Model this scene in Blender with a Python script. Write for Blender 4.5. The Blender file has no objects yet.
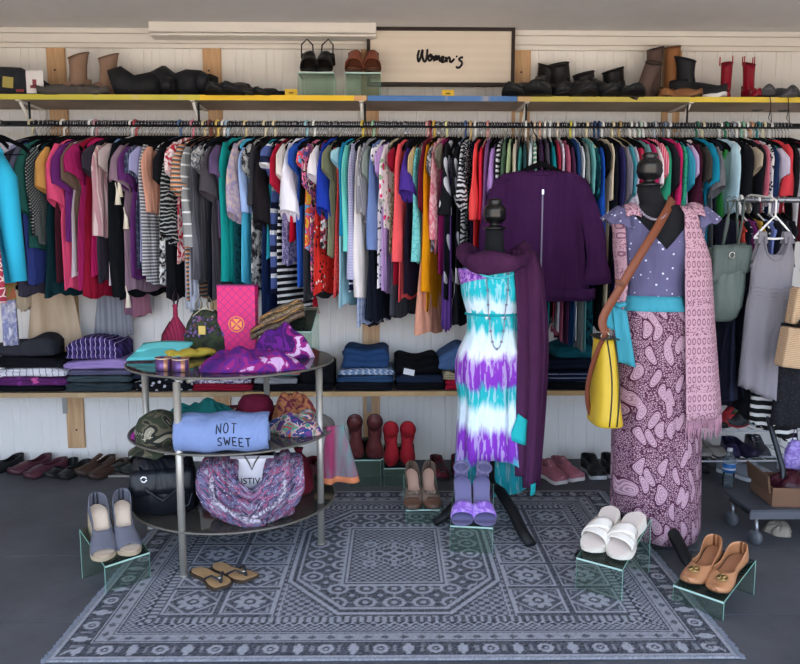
WORLD, SUN, EXPO = 2.4, 13.0, 0.50
import bpy, math, random
from math import sin, cos, pi, sqrt, atan2, radians
from mathutils import Vector, Matrix
RND = random.Random(7)
SC = bpy.context.scene
COL = SC.collection
# ------------------------------------------------------------------ camera
CAM_H, FOC, PITCH, YAW = 1.30, 740.0, math.atan(90/740.0), radians(1.2)
cd = bpy.data.cameras.new('camera'); cam = bpy.data.objects.new('camera', cd); COL.objects.link(cam)
cam.location = (0, 0, CAM_H); cam.rotation_euler = (pi/2-PITCH, 0, -YAW)
cd.sensor_fit = 'HORIZONTAL'; cd.sensor_width = 36.0; cd.lens = FOC/800*36; cd.clip_start = .05
SC.camera = cam
def ray(px, py):
    u = (px-400)/FOC; v = (332-py)/FOC
    d = Vector((u, cos(PITCH)+v*sin(PITCH), -sin(PITCH)+v*cos(PITCH)))
    return Vector((d.x*cos(YAW)+d.y*sin(YAW), -d.x*sin(YAW)+d.y*cos(YAW), d.z))
def PY(px, py, Y):
    d = ray(px, py); return Vector((0, 0, CAM_H))+d*(Y/d.y)
def PZ(px, py, z=0.0):
    d = ray(px, py); return Vector((0, 0, CAM_H))+d*((z-CAM_H)/d.z)
def clamp(x, a=0., b=1.): return max(a, min(b, x))
def sm(x, a, b):
    t = clamp((x-a)/(b-a)); return t*t*(3-2*t)
def hexc(h):
    h = h.lstrip('#'); h = ''.join(c*2 for c in h) if len(h) == 3 else h; r = [int(h[i:i+2], 16)/255 for i in (0, 2, 4)]
    return tuple(c/12.92 if c <= .04045 else ((c+.055)/1.055)**2.4 for c in r)+(1,)
# ------------------------------------------------------------------ materials
MC = {}
def mat(col, rough=.85, pat=None, metal=0., spec=.3, bump=0., var=.12, coat=0.):
    key = (col, rough, pat, metal, spec, bump, var, coat)
    if key in MC: return MC[key]
    m = bpy.data.materials.new('material'); m.use_nodes = True; MC[key] = m
    nt = m.node_tree; N = nt.nodes; Lk = nt.links.new
    b = N['Principled BSDF']; b.inputs['Roughness'].default_value = rough
    b.inputs['Metallic'].default_value = metal; b.inputs['Specular IOR Level'].default_value = spec
    if coat: b.inputs['Coat Weight'].default_value = coat
    tc = N.new('ShaderNodeTexCoord'); co = tc.outputs['Object']
    def math_(op, a, b_=None, c=None):
        n = N.new('ShaderNodeMath'); n.operation = op
        for i, v in enumerate((a, b_, c)):
            if v is None: continue
            if isinstance(v, (int, float)): n.inputs[i].default_value = v
            else: Lk(v, n.inputs[i])
        return n.outputs[0]
    def mix(f, a, c):
        n = N.new('ShaderNodeMix'); n.data_type = 'RGBA'
        for s, v in ((n.inputs[0], f), (n.inputs[6], a), (n.inputs[7], c)):
            if isinstance(v, (int, float, tuple)): s.default_value = v
            else: Lk(v, s)
        return n.outputs[2]
    def mapping(scale, rot=(0, 0, 0)):
        n = N.new('ShaderNodeMapping'); n.inputs['Scale'].default_value = scale; n.inputs['Rotation'].default_value = rot
        Lk(co, n.inputs[0]); return n.outputs[0]
    def noise(scale, v=None, detail=3, dist=0.):
        n = N.new('ShaderNodeTexNoise'); n.inputs['Scale'].default_value = scale; n.inputs['Detail'].default_value = detail
        n.inputs['Distortion'].default_value = dist
        Lk(v or co, n.inputs['Vector']); return n.outputs[0]
    def vor(scale, feat='F1', out='Distance', v=None, dims='3D'):
        n = N.new('ShaderNodeTexVoronoi'); n.voronoi_dimensions = dims; n.feature = feat; n.inputs['Scale'].default_value = scale
        Lk(v or co, n.inputs['Vector']); return n.outputs[out]
    sep = N.new('ShaderNodeSeparateXYZ'); Lk(co, sep.inputs[0]); X, Y, Z = sep.outputs
    c1 = hexc(col); res = c1
    if pat:
        k = pat[0]; a = pat[1:]
        if k == 'hs':      # horizontal stripes: colour2, per metre, duty
            f = math_('LESS_THAN', math_('FRACT', math_('MULTIPLY', math_('ADD', Z, 10), a[1])), a[2]); res = mix(f, c1, hexc(a[0]))
        elif k == 'hs3':   # two stripe colours
            fr = math_('FRACT', math_('MULTIPLY', math_('ADD', Z, 10), a[2]))
            res = mix(math_('LESS_THAN', fr, .3), c1, hexc(a[0]))
            res = mix(math_('GREATER_THAN', fr, .8), res, hexc(a[1]))
        elif k == 'vs':
            f = math_('LESS_THAN', math_('FRACT', math_('MULTIPLY', math_('ADD', math_('ADD', X, Y), 10), a[1])), a[2]); res = mix(f, c1, hexc(a[0]))
        elif k == 'plaid':
            s = a[2]
            f1 = math_('LESS_THAN', math_('FRACT', math_('MULTIPLY', math_('ADD', math_('ADD', X, math_('MULTIPLY', Y, .3)), 10), s)), .38)
            f2 = math_('LESS_THAN', math_('FRACT', math_('MULTIPLY', math_('ADD', math_('ADD', Z, math_('MULTIPLY', Y, .7)), 10), s)), .38)
            f3 = math_('LESS_THAN', math_('FRACT', math_('MULTIPLY', math_('ADD', math_('ADD', X, .03), 10), s*2)), .12)
            res = mix(math_('MULTIPLY', math_('ADD', f1, f2), .5), c1, hexc(a[0])); res = mix(f3, res, hexc(a[1]))
        elif k == 'dots':
            f = math_('LESS_THAN', vor(a[1]), a[2]); res = mix(f, c1, hexc(a[0]))
        elif k == 'fl':    # scattered blossoms in two colours
            d = vor(a[2], v=None); f = math_('LESS_THAN', math_('ADD', d, math_('MULTIPLY', noise(a[2]*3), .5)), a[3] if len(a) > 3 else .62)
            res = mix(f, c1, hexc(a[0])); g = math_('LESS_THAN', vor(a[2]*1.7), .28); res = mix(g, res, hexc(a[1]))
        elif k == 'zb':    # wavy animal bands
            n = N.new('ShaderNodeTexWave'); n.inputs['Scale'].default_value = a[1]; n.inputs['Distortion'].default_value = a[2]
            n.inputs['Detail'].default_value = 2; n.bands_direction = 'Z'; Lk(co, n.inputs[0])
            res = mix(math_('GREATER_THAN', n.outputs['Fac'], a[3] if len(a) > 3 else .5), c1, hexc(a[0]))
        elif k == 'lace':
            f = math_('LESS_THAN', vor(a[1], 'DISTANCE_TO_EDGE'), a[2]); res = mix(f, c1, hexc(a[0]))
        elif k == 'mb':    # marbled
            n = noise(a[1], None, 4, 1.5); r = N.new('ShaderNodeValToRGB'); r.color_ramp.elements[0].position = .42; r.color_ramp.elements[1].position = .56
            Lk(n, r.inputs[0]); res = mix(r.outputs[0], c1, hexc(a[0]))
        elif k == 'petal':
            v = mapping((3.2, 3.2, 2.2), (.3, .5, .7)); w = N.new('ShaderNodeTexVoronoi'); w.inputs['Scale'].default_value = 3.4
            mp = mapping((1, 1, 1), (0, .6, 0)); q = N.new('ShaderNodeVectorMath'); q.operation = 'MULTIPLY'; q.inputs[1].default_value = (3.2, 3.2, 1.0)
            Lk(mp, q.inputs[0]); Lk(q.outputs[0], w.inputs['Vector'])
            res = mix(math_('LESS_THAN', w.outputs['Distance'], a[1]), c1, hexc(a[0]))
        elif k == 'streak':  # warm vertical streaks
            n = noise(a[1], mapping((1, 1, .12)), 4); r = N.new('ShaderNodeValToRGB'); r.color_ramp.elements[0].position = a[2] if len(a) > 2 else .4; r.color_ramp.elements[1].position = a[2]+.15 if len(a) > 2 else .62
            Lk(n, r.inputs[0]); res = mix(r.outputs[0], c1, hexc(a[0]))
        elif k == 'multi':  # paintbox of several colours
            n = noise(a[0]*1.3, None, 5, .5); r = N.new('ShaderNodeValToRGB'); r.color_ramp.interpolation = 'CONSTANT'
            cs = a[1:]; e = r.color_ramp.elements
            e[0].position = 0; e[0].color = c1; e[1].position = .36; e[1].color = hexc(cs[0])
            for i, c in enumerate(cs[1:]):
                x = e.new(.36+.30*(i+1)/len(cs)); x.color = hexc(c)
            Lk(n, r.inputs[0]); res = r.outputs[0]
        elif k == 'knit':   # streaks that follow the strands
            ab = math_('ABSOLUTE', X); cb = N.new('ShaderNodeCombineXYZ'); Lk(math_('MULTIPLY', math_('SUBTRACT', ab, Z), 1.), cb.inputs[0]); Lk(math_('MULTIPLY', math_('ADD', ab, Z), .16), cb.inputs[1]); Lk(math_('MULTIPLY', Y, .3), cb.inputs[2])
            n = noise(a[0], cb.outputs[0], 5, .4); r = N.new('ShaderNodeValToRGB'); r.color_ramp.interpolation = 'CONSTANT'; cs = a[1:]; e = r.color_ramp.elements
            e[0].position = 0; e[0].color = c1; e[1].position = .34; e[1].color = hexc(cs[0])
            for i, c in enumerate(cs[1:]): x = e.new(.34+.34*(i+1)/len(cs)); x.color = hexc(c)
            Lk(n, r.inputs[0]); res = mix(math_('GREATER_THAN', noise(150), .66), r.outputs[0], hexc('#c9c1cc'))
        elif k == 'diamond':
            s = a[1]
            p1 = math_('LESS_THAN', math_('FRACT', math_('MULTIPLY', math_('ADD', math_('ADD', X, Z), 10), s)), a[2])
            p2 = math_('LESS_THAN', math_('FRACT', math_('MULTIPLY', math_('ADD', math_('SUBTRACT', X, Z), 10), s)), a[2])
            res = mix(math_('MAXIMUM', p1, p2), c1, hexc(a[0]))
        elif k == 'camo':
            n = noise(14, None, 1, .6); r = N.new('ShaderNodeValToRGB'); r.color_ramp.interpolation = 'CONSTANT'; e = r.color_ramp.elements
            e[0].color = c1; e[1].position = .47; e[1].color = hexc('#5a5444')
            x = e.new(.54); x.color = hexc('#20241f'); x = e.new(.62); x.color = hexc('#8b8473'); Lk(n, r.inputs[0]); res = r.outputs[0]
        elif k == 'paisley':
            XY = math_('ADD', X, math_('MULTIPLY', Y, .6)); cb = N.new('ShaderNodeCombineXYZ'); Lk(math_('ADD', XY, math_('MULTIPLY', math_('SINE', math_('MULTIPLY', Z, 38)), .012)), cb.inputs[0]); Lk(math_('MULTIPLY', Z, .40), cb.inputs[1]); wv = cb.outputs[0]
            d1 = vor(23, 'F1', 'Distance', wv, '2D'); blob = math_('LESS_THAN', d1, .37)
            fine = math_('LESS_THAN', vor(115, 'DISTANCE_TO_EDGE', 'Distance'), .13)
            res = mix(fine, mix(.25, c1, hexc(a[0])), hexc(a[0])); res = mix(blob, res, c1)
            ring = math_('MULTIPLY', math_('LESS_THAN', math_('ABSOLUTE', math_('SUBTRACT', math_('FRACT', math_('MULTIPLY', d1, 9.)), .5)), .2), blob)
            res = mix(math_('MULTIPLY', ring, .55), res, hexc(a[0])); res = mix(math_('LESS_THAN', math_('ABSOLUTE', math_('SUBTRACT', d1, .37)), .035), res, hexc(a[0]))
        elif k == 'crochet':
            U_ = math_('ADD', X, math_('MULTIPLY', Y, .8)); gx = math_('SUBTRACT', math_('FRACT', math_('MULTIPLY', math_('ADD', U_, 10), 34)), .5); gz = math_('SUBTRACT', math_('FRACT', math_('MULTIPLY', math_('ADD', Z, 10), 26)), .5)
            rd = math_('SQRT', math_('ADD', math_('MULTIPLY', gx, gx), math_('MULTIPLY', gz, gz)))
            hole = math_('LESS_THAN', math_('ABSOLUTE', math_('SUBTRACT', rd, .30)), .075)
            rows = math_('FRACT', math_('MULTIPLY', math_('ADD', Z, 10), 26/3))
            res = mix(math_('MULTIPLY', math_('MULTIPLY', hole, math_('LESS_THAN', rows, .67)), .8), c1, hexc(a[0]))
            sm_ = math_('MULTIPLY', math_('GREATER_THAN', rows, .70), math_('LESS_THAN', vor(120), .42)); res = mix(math_('MULTIPLY', sm_, .85), res, hexc(a[0]))
            res = mix(math_('MULTIPLY', math_('GREATER_THAN', noise(150), .6), .35), res, hexc(a[0]))
        elif k == 'tiedye':
            n = noise(3.2, mapping((9, 9, .7)), 3); z = math_('ADD', Z, math_('MULTIPLY', math_('SUBTRACT', n, .5), .16))
            r = N.new('ShaderNodeValToRGB'); e = r.color_ramp.elements
            z0, z1 = a[0], a[1]; Lk(math_('DIVIDE', math_('SUBTRACT', z, z0), z1-z0), r.inputs[0])
            st = a[2:]; e[0].position = st[0]; e[0].color = hexc(st[1]); e[1].position = st[2]; e[1].color = hexc(st[3])
            for i in range(4, len(st), 2):
                x = e.new(st[i]); x.color = hexc(st[i+1])
            res = mix(math_('MULTIPLY', math_('GREATER_THAN', noise(26, mapping((3, 3, .3))), .55), .28), r.outputs[0], hexc('#eef4fa'))
    if var:
        n = noise(9, None, 4); mr = math_('ADD', math_('MULTIPLY', n, var*2), 1-var)
        vm = N.new('ShaderNodeVectorMath'); vm.operation = 'SCALE'
        if isinstance(res, tuple): vm.inputs[0].default_value = res[:3]
        else: Lk(res, vm.inputs[0])
        Lk(mr, vm.inputs['Scale']); Lk(vm.outputs[0], b.inputs['Base Color'])
    elif isinstance(res, tuple): b.inputs['Base Color'].default_value = res
    else: Lk(res, b.inputs['Base Color'])
    if bump:
        bn = N.new('ShaderNodeBump'); bn.inputs['Strength'].default_value = bump; bn.inputs['Distance'].default_value = .01
        Lk(noise(60, None, 4) if bump < 1 else noise(13, mapping((1, 1, .22)), 3, .6), bn.inputs['Height']); bn.inputs['Distance'].default_value = .01 if bump < 1 else .022; Lk(bn.outputs[0], b.inputs['Normal'])
    return m
def glass_mat(tint='#d3ebe0', fac=.18, name='acrylic', dc='#9cc4b8'):
    m = bpy.data.materials.new(name); m.use_nodes = True; N = m.node_tree.nodes; Lk = m.node_tree.links.new
    N.remove(N['Principled BSDF']); t = N.new('ShaderNodeBsdfTransparent'); t.inputs[0].default_value = hexc(tint)
    g = N.new('ShaderNodeBsdfGlossy'); g.inputs['Roughness'].default_value = .05
    d = N.new('ShaderNodeBsdfDiffuse'); d.inputs[0].default_value = hexc(dc)
    ms = N.new('ShaderNodeMixShader'); ms.inputs[0].default_value = fac; Lk(t.outputs[0], ms.inputs[1]); Lk(d.outputs[0], ms.inputs[2])
    fr = N.new('ShaderNodeFresnel'); fr.inputs[0].default_value = 1.45
    m2 = N.new('ShaderNodeMixShader'); Lk(fr.outputs[0], m2.inputs[0]); Lk(ms.outputs[0], m2.inputs[1]); Lk(g.outputs[0], m2.inputs[2])
    Lk(m2.outputs[0], N['Material Output'].inputs[0]); return m
# ------------------------------------------------------------------ objects
class MB:
    """collects vertices and faces for one mesh"""
    def __init__(s): s.v = []; s.f = []; s.mi = []; s.cur = 0
    def add(s, vs, fs):
        o = len(s.v); s.v += [tuple(p) for p in vs]; s.f += [tuple(i+o for i in f) for f in fs]; s.mi += [s.cur]*len(fs); return s
    def box(s, x0, x1, y0, y1, z0, z1, M=None):
        vs = [Vector((x, y, z)) for x in (x0, x1) for y in (y0, y1) for z in (z0, z1)]
        if M: vs = [M @ p for p in vs]
        return s.add(vs, [(0, 1, 3, 2), (4, 6, 7, 5), (0, 4, 5, 1), (2, 3, 7, 6), (0, 2, 6, 4), (1, 5, 7, 3)])
    def loft(s, rings, cap0=True, cap1=True, closed=True):
        n = len(rings[0]); vs = [p for r in rings for p in r]; fs = []
        for i in range(len(rings)-1):
            for j in range(n if closed else n-1):
                k = (j+1) % n; fs.append((i*n+j, i*n+k, (i+1)*n+k, (i+1)*n+j))
        if closed and cap0: fs.append(tuple(range(n-1, -1, -1)))
        if closed and cap1: fs.append(tuple((len(rings)-1)*n+j for j in range(n)))
        return s.add(vs, fs)
    def tube(s, path, r, n=8, cap=True, flat=1.0, up=None):
        path = [Vector(p) for p in path]; rings = []
        rs = r if isinstance(r, (list, tuple)) else [r]*len(path); prev = None
        for i, p in enumerate(path):
            t = (path[min(i+1, len(path)-1)]-path[max(i-1, 0)]).normalized()
            if prev is None:
                a = Vector(up) if up else (Vector((0, 0, 1)) if abs(t.z) < .9 else Vector((1, 0, 0)))
            else: a = prev
            a = (a-t*a.dot(t)); a = a.normalized() if a.length > 1e-6 else t.orthogonal().normalized(); prev = a; b = t.cross(a)
            rings.append([p+a*(rs[i]*cos(2*pi*k/n))*flat+b*(rs[i]*sin(2*pi*k/n)) for k in range(n)])
        return s.loft(rings, cap, cap)
    def lathe(s, prof, c=(0, 0, 0), n=20, sx=1, sy=1):
        rings = [[(c[0]+r*sx*cos(2*pi*k/n), c[1]+r*sy*sin(2*pi*k/n), c[2]+z) for k in range(n)] for r, z in prof]
        return s.loft(rings)
    def sheet(s, P, nu, nv):
        """open sheet from function P(u,v) in 0..1"""
        vs = [P(i/(nu-1), j/(nv-1)) for i in range(nu) for j in range(nv)]
        return s.add(vs, [(i*nv+j, i*nv+j+1, (i+1)*nv+j+1, (i+1)*nv+j) for i in range(nu-1) for j in range(nv-1)])
    def slab(s, P, nu, nv, th):
        """sheet with real thickness th"""
        top = [[Vector(P(i/(nu-1), j/(nv-1))) for j in range(nv)] for i in range(nu)]
        nr = [[None]*nv for _ in range(nu)]
        for i in range(nu):
            for j in range(nv):
                a = top[min(i+1, nu-1)][j]-top[max(i-1, 0)][j]; b = top[i][min(j+1, nv-1)]-top[i][max(j-1, 0)]
                q = a.cross(b); nr[i][j] = q.normalized() if q.length > 1e-9 else Vector((0, 0, 1))
        A = [top[i][j]+nr[i][j]*th/2 for i in range(nu) for j in range(nv)]; B = [top[i][j]-nr[i][j]*th/2 for i in range(nu) for j in range(nv)]
        o = nu*nv; fs = []
        for i in range(nu-1):
            for j in range(nv-1):
                q = (i*nv+j, (i+1)*nv+j, (i+1)*nv+j+1, i*nv+j+1); fs.append(q); fs.append(tuple(k+o for k in reversed(q)))
        per = [i*nv for i in range(nu)]+[(nu-1)*nv+j for j in range(1, nv)]+[i*nv+nv-1 for i in range(nu-2, -1, -1)]+[j for j in range(nv-2, 0, -1)]
        for k in range(len(per)):
            a, b = per[k], per[(k+1) % len(per)]; fs.append((b, a, a+o, b+o))
        return s.add(A+B, fs)
    def build(s, name, mats, parent=None, smooth=True, bevel=0., solid=0., sub=0, loc=None, rot=None, recalc=True):
        me = bpy.data.meshes.new(name); me.from_pydata([tuple(p) for p in s.v], [], s.f)
        if recalc:
            import bmesh
            bm = bmesh.new(); bm.from_mesh(me); bmesh.ops.recalc_face_normals(bm, faces=bm.faces); bm.to_mesh(me); bm.free()
        ms = mats if isinstance(mats, (list, tuple)) else [mats]
        for m in ms: me.materials.append(m)
        if len(ms) > 1: me.polygons.foreach_set('material_index', s.mi)
        if smooth: me.polygons.foreach_set('use_smooth', [True]*len(me.polygons))
        me.update(); o = bpy.data.objects.new(name, me); COL.objects.link(o)
        if parent: o.parent = parent
        if loc is not None: o.location = loc
        if rot is not None: o.rotation_euler = rot
        if solid:
            q = o.modifiers.new('thickness', 'SOLIDIFY'); q.thickness = solid; q.offset = 0
        if bevel:
            q = o.modifiers.new('bevel', 'BEVEL'); q.width = bevel; q.segments = 2; q.limit_method = 'ANGLE'; q.angle_limit = radians(40)
        if sub:
            q = o.modifiers.new('smooth', 'SUBSURF'); q.levels = sub; q.render_levels = sub
        return o
def tag(o, label, cat, group=None, kind=None):
    label = ' '.join(label.split()); o['label'] = label; o['category'] = cat
    if group: o['group'] = group
    if kind: o['kind'] = kind
    n = len(label.split())
    if n > 16 or n < 4: print('LABEL LEN', n, label)
    return o
def thing(name, label, cat, loc=(0, 0, 0), rot=(0, 0, 0), group=None):
    o = bpy.data.objects.new(name, None); COL.objects.link(o); o.empty_display_size = .05
    o.location = loc; o.rotation_euler = rot; return tag(o, label, cat, group)
def struct(o): o['kind'] = 'structure'; return o
def dup(root, loc, rot=None, label=None):
    r = root.copy(); COL.objects.link(r); r.location = loc
    if rot is not None: r.rotation_euler = rot
    if label: r['label'] = label
    for ch in list(root.children):
        c = ch.copy(); COL.objects.link(c); c.parent = r
        for g in list(ch.children):
            d = g.copy(); COL.objects.link(d); d.parent = c
    return r
def text_mesh(name, s, size, m, parent, loc, rot, depth=.0012, align='CENTER'):
    cu = bpy.data.curves.new(name, 'FONT'); cu.body = s; cu.size = size; cu.align_x = align; cu.align_y = 'CENTER'; cu.extrude = depth
    t = bpy.data.objects.new(name, cu); COL.objects.link(t)
    dg = bpy.context.evaluated_depsgraph_get(); me = bpy.data.meshes.new_from_object(t.evaluated_get(dg))
    bpy.data.objects.remove(t); o = bpy.data.objects.new(name, me); COL.objects.link(o); me.materials.clear(); me.materials.append(m)
    o.parent = parent; o.location = loc; o.rotation_euler = rot; return o
# ------------------------------------------------------------------ setting
WY = 4.32                      # back wall
RX0, RX1, RY0, CZ = -2.95, 2.95, .75, 2.47
def wall_mat():
    m = bpy.data.materials.new('beadboard'); m.use_nodes = True; N = m.node_tree.nodes; Lk = m.node_tree.links.new; b = N['Principled BSDF']
    b.inputs['Roughness'].default_value = .6
    tc = N.new('ShaderNodeTexCoord'); n = N.new('ShaderNodeTexNoise'); n.inputs['Scale'].default_value = 3; n.inputs['Detail'].default_value = 5
    Lk(tc.outputs['Object'], n.inputs['Vector']); r = N.new('ShaderNodeValToRGB'); r.color_ramp.elements[0].color = hexc('#e2dfda'); r.color_ramp.elements[1].color = hexc('#efedea')
    Lk(n.outputs[0], r.inputs[0]); Lk(r.outputs[0], b.inputs['Base Color']); return m
WM = wall_mat()
# beadboard: grooves cut into the wall surface
mb = MB(); prof = []; x = RX0; k = 0
while x < RX1:
    prof += [(x, 0), (x+.074, 0), (x+.077, .005), (x+.081, .005), (x+.084, 0)] if k % 3 == 0 else [(x, 0), (x+.036, 0), (x+.038, .003), (x+.041, .003), (x+.043, 0)]
    x += .084 if k % 3 == 0 else .043; k += 1
prof = [p for p in prof if p[0] < RX1]+[(RX1, 0), (RX1, .12), (RX0, .12)]
mb.loft([[(x, WY+y, z) for x, y in prof] for z in (0, CZ+.1)])
struct(mb.build('wall_back', WM, smooth=False))
struct(MB().box(RX0-.12, RX0, RY0, WY+.12, 0, CZ+.1).build('wall_left', WM, smooth=False))
struct(MB().box(RX1, RX1+.12, RY0, WY+.12, 0, CZ+.1).build('wall_right', WM, smooth=False))
struct(MB().box(RX0-.12, RX1+.12, RY0, WY+.12, CZ, CZ+.12).build('ceiling', mat('#dcdad9', .8, None, var=.06), smooth=False))
struct(MB().box(RX0-.12, RX1+.12, RY0-.14, RY0, 2.22, CZ+.12).build('added_lintel', WM, smooth=False))  # unseen lintel added over the open front to keep sky off the upper wall
def floor_mat(c1, c2, name):
    m = bpy.data.materials.new(name); m.use_nodes = True; N = m.node_tree.nodes; Lk = m.node_tree.links.new; b = N['Principled BSDF']
    b.inputs['Roughness'].default_value = .7
    tc = N.new('ShaderNodeTexCoord'); n = N.new('ShaderNodeTexNoise'); n.inputs['Scale'].default_value = 1.7; n.inputs['Detail'].default_value = 8; n.inputs['Roughness'].default_value = .65
    Lk(tc.outputs['Object'], n.inputs['Vector']); r = N.new('ShaderNodeValToRGB'); r.color_ramp.elements[0].position = .3; r.color_ramp.elements[1].position = .7
    r.color_ramp.elements[0].color = hexc(c1); r.color_ramp.elements[1].color = hexc(c2)
    Lk(n.outputs[0], r.inputs[0]); Lk(r.outputs[0], b.inputs['Base Color'])
    w = N.new('ShaderNodeTexNoise'); w.inputs['Scale'].default_value = 30; w.inputs['Detail'].default_value = 6; Lk(tc.outputs['Object'], w.inputs['Vector'])
    bp = N.new('ShaderNodeBump'); bp.inputs['Strength'].default_value = .25; bp.inputs['Distance'].default_value = .004; Lk(w.outputs[0], bp.inputs['Height']); Lk(bp.outputs[0], b.inputs['Normal'])
    return m
FM = floor_mat('#3c3e44', '#5a5c62', 'concrete')
# floor slabs with control joints
mb = MB()
ys = [.75, 2.435, 2.98, WY+.12]
for a, b in zip(ys[:-1], ys[1:]): mb.box(RX0-.12, RX1+.12, a+.004, b-.004, -.1, 0)
mb.box(RX0-.12, RX1+.12, RY0, WY+.12, -.12, -.006)
struct(mb.build('floor', FM, smooth=False))
struct(MB().box(-9, 9, -9, RY0-.004, -.12, -.01).build('driveway', floor_mat('#b5a99a', '#c8bcac', 'drive'), smooth=False))
# moulding along the top of the wall
WT = mat('#e2ddd5', .55, var=.04)
mb = MB(); mb.box(RX0, RX1, WY-.035, WY, CZ-.075, CZ-.028); mb.box(RX0, RX1, WY-.022, WY, CZ-.10, CZ-.075); mb.box(RX0, RX1, WY-.05, WY, CZ-.028, CZ)
struct(mb.build('trim_1', WT, smooth=False, bevel=.004))
a = PY(145, 20, 4.1); b = PY(376, 20, 4.1)
mb = MB(); mb.box(a.x, b.x, 4.15, WY-.052, CZ-.052, CZ); mb.box(a.x, b.x, 4.17, WY-.052, CZ-.066, CZ-.053)
struct(mb.build('trim_2', WT, smooth=False, bevel=.004))
# wood boards fixed flat to the wall
def wood(c1, c2, rough=.6):
    m = bpy.data.materials.new('pine'); m.use_nodes = True; N = m.node_tree.nodes; Lk = m.node_tree.links.new; b = N['Principled BSDF']; b.inputs['Roughness'].default_value = rough
    tc = N.new('ShaderNodeTexCoord'); mp = N.new('ShaderNodeMapping'); mp.inputs['Scale'].default_value = (14, 14, 1.2); Lk(tc.outputs['Object'], mp.inputs[0])
    n = N.new('ShaderNodeTexNoise'); n.inputs['Scale'].default_value = 3; n.inputs['Detail'].default_value = 6; n.inputs['Distortion'].default_value = .8; Lk(mp.outputs[0], n.inputs['Vector'])
    r = N.new('ShaderNodeValToRGB'); r.color_ramp.elements[0].position = .3; r.color_ramp.elements[1].position = .7; r.color_ramp.elements[0].color = hexc(c1); r.color_ramp.elements[1].color = hexc(c2)
    v = N.new('ShaderNodeTexVoronoi'); v.inputs['Scale'].default_value = 2.3; Lk(tc.outputs['Object'], v.inputs['Vector'])
    lt = N.new('ShaderNodeMath'); lt.operation = 'LESS_THAN'; lt.inputs[1].default_value = .05; Lk(v.outputs['Distance'], lt.inputs[0])
    mx = N.new('ShaderNodeMix'); mx.data_type = 'RGBA'; Lk(lt.outputs[0], mx.inputs[0]); Lk(n.outputs[0], r.inputs[0]); Lk(r.outputs[0], mx.inputs[6]); mx.inputs[7].default_value = hexc('#5b3c22')
    Lk(mx.outputs[2], b.inputs['Base Color']); return m
PINE = wood('#b98f63', '#d6b189')
NAIL = mat('#3b3834', .4, metal=.8)
for i, (px, ztop, zb, where) in enumerate([(63, CZ-.1, .09, 'above the beige ankle boots'), (213, CZ-.1, .09, 'above the black shoes'), (370, CZ-.1, .09, 'behind the framed sign\'s lower corner and jeans'),
                                    (521, CZ-.1, .09, 'beside the framed sign'), (671, CZ-.1, .09, 'behind the tall tan boot')]):
    c = PY(px, 80 if i else 60, WY)
    if i == 0: c = PY(57, 60, WY)
    t = thing('wall_board', 'raw pine board fixed upright on the wall '+where, 'board', (c.x, WY, 0), group='pine wall boards')
    MB().box(-.05, .05, -.02, 0, zb, ztop).build('plank', PINE, t, smooth=False, bevel=.002)
    for z in (2.25, .62, .2): MB().lathe([(0, -.001), (.006, -.001), (.005, .002), (0, .003)], n=8).build('screw', NAIL, t, loc=(RND.uniform(-.02, .02), -.0205, z), rot=(pi/2, 0, 0))
# shelves
def paint_edge(c): return mat(c, .6, ('streak', '#cdb98c', 6, .57), var=.1)
SHW = mat('#a08f82', .7, ('streak', '#8d7d72', 3), var=.06)
USZ0, USZ1, USF = 2.035, 2.058, 3.99
def plank(px0, px1, z0, z1, yf, yb, name, label, edgemats, board):
    X0, X1 = PY(px0, 100, yf).x if px0 > -50 else RX0, PY(px1, 100, yf).x if px1 < 850 else RX1
    t = thing(name, label, 'shelf', ((X0+X1)/2, (yf+yb)/2, z0)); h = (X1-X0)/2; d = (yb-yf)/2
    MB().box(-h, h, -d+.003, d, 0, z1-z0).build('board', board, t, smooth=False)
    for a, b, m in edgemats:
        xa = PY(a, 100, yf).x if a > -50 else RX0; xb = PY(b, 100, yf).x if b < 850 else RX1
        MB().box(xa-(X0+X1)/2, xb-(X0+X1)/2, -d, -d+.0025, -.002, z1-z0+.002).build('edge_strip', m, t, smooth=False)
    return t
plank(-100, 367, USZ0, USZ1, USF, WY-.022, 'wall_shelf', 'upper shelf board with worn yellow front edge holding boots and shoe stands', [(-100, 200, paint_edge('#c9bf4a')), (200, 354, paint_edge('#ecc233')), (354, 366, paint_edge('#c99a6a'))], SHW)
plank(367.6, 517, USZ0, USZ1, USF, WY-.022, 'wall_shelf', 'upper shelf board with faded blue front edge beneath the framed sign', [(368, 517, paint_edge('#4f7ab4'))], SHW)
plank(517.6, 900, USZ0, USZ1, USF, WY-.022, 'wall_shelf', 'upper shelf board with worn yellow green edge under the boot row', [(517.6, 531, paint_edge('#c7a878')), (531, 690, paint_edge('#c5b557')), (690, 900, paint_edge('#e2c54a'))], SHW)
LSZ0, LSZ1, LSF = .470, .492, 3.95
LW = mat('#9a8a78', .7, ('streak', '#85745f', 3), var=.08)
plank(-100, 236, LSZ0, LSZ1, LSF, WY-.022, 'wall_shelf', 'lower wooden shelf board holding the purple plaid clothes pile', [(-100, 236, paint_edge('#a48d6c'))], LW)
plank(236.6, 900, LSZ0, LSZ1, LSF, WY-.022, 'wall_shelf', 'lower wooden shelf board holding folded jeans and black knits', [(236.6, 690, paint_edge('#b39468'))], LW)
BRM = mat('#dedad2', .5, var=.03)
brk = []
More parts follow.
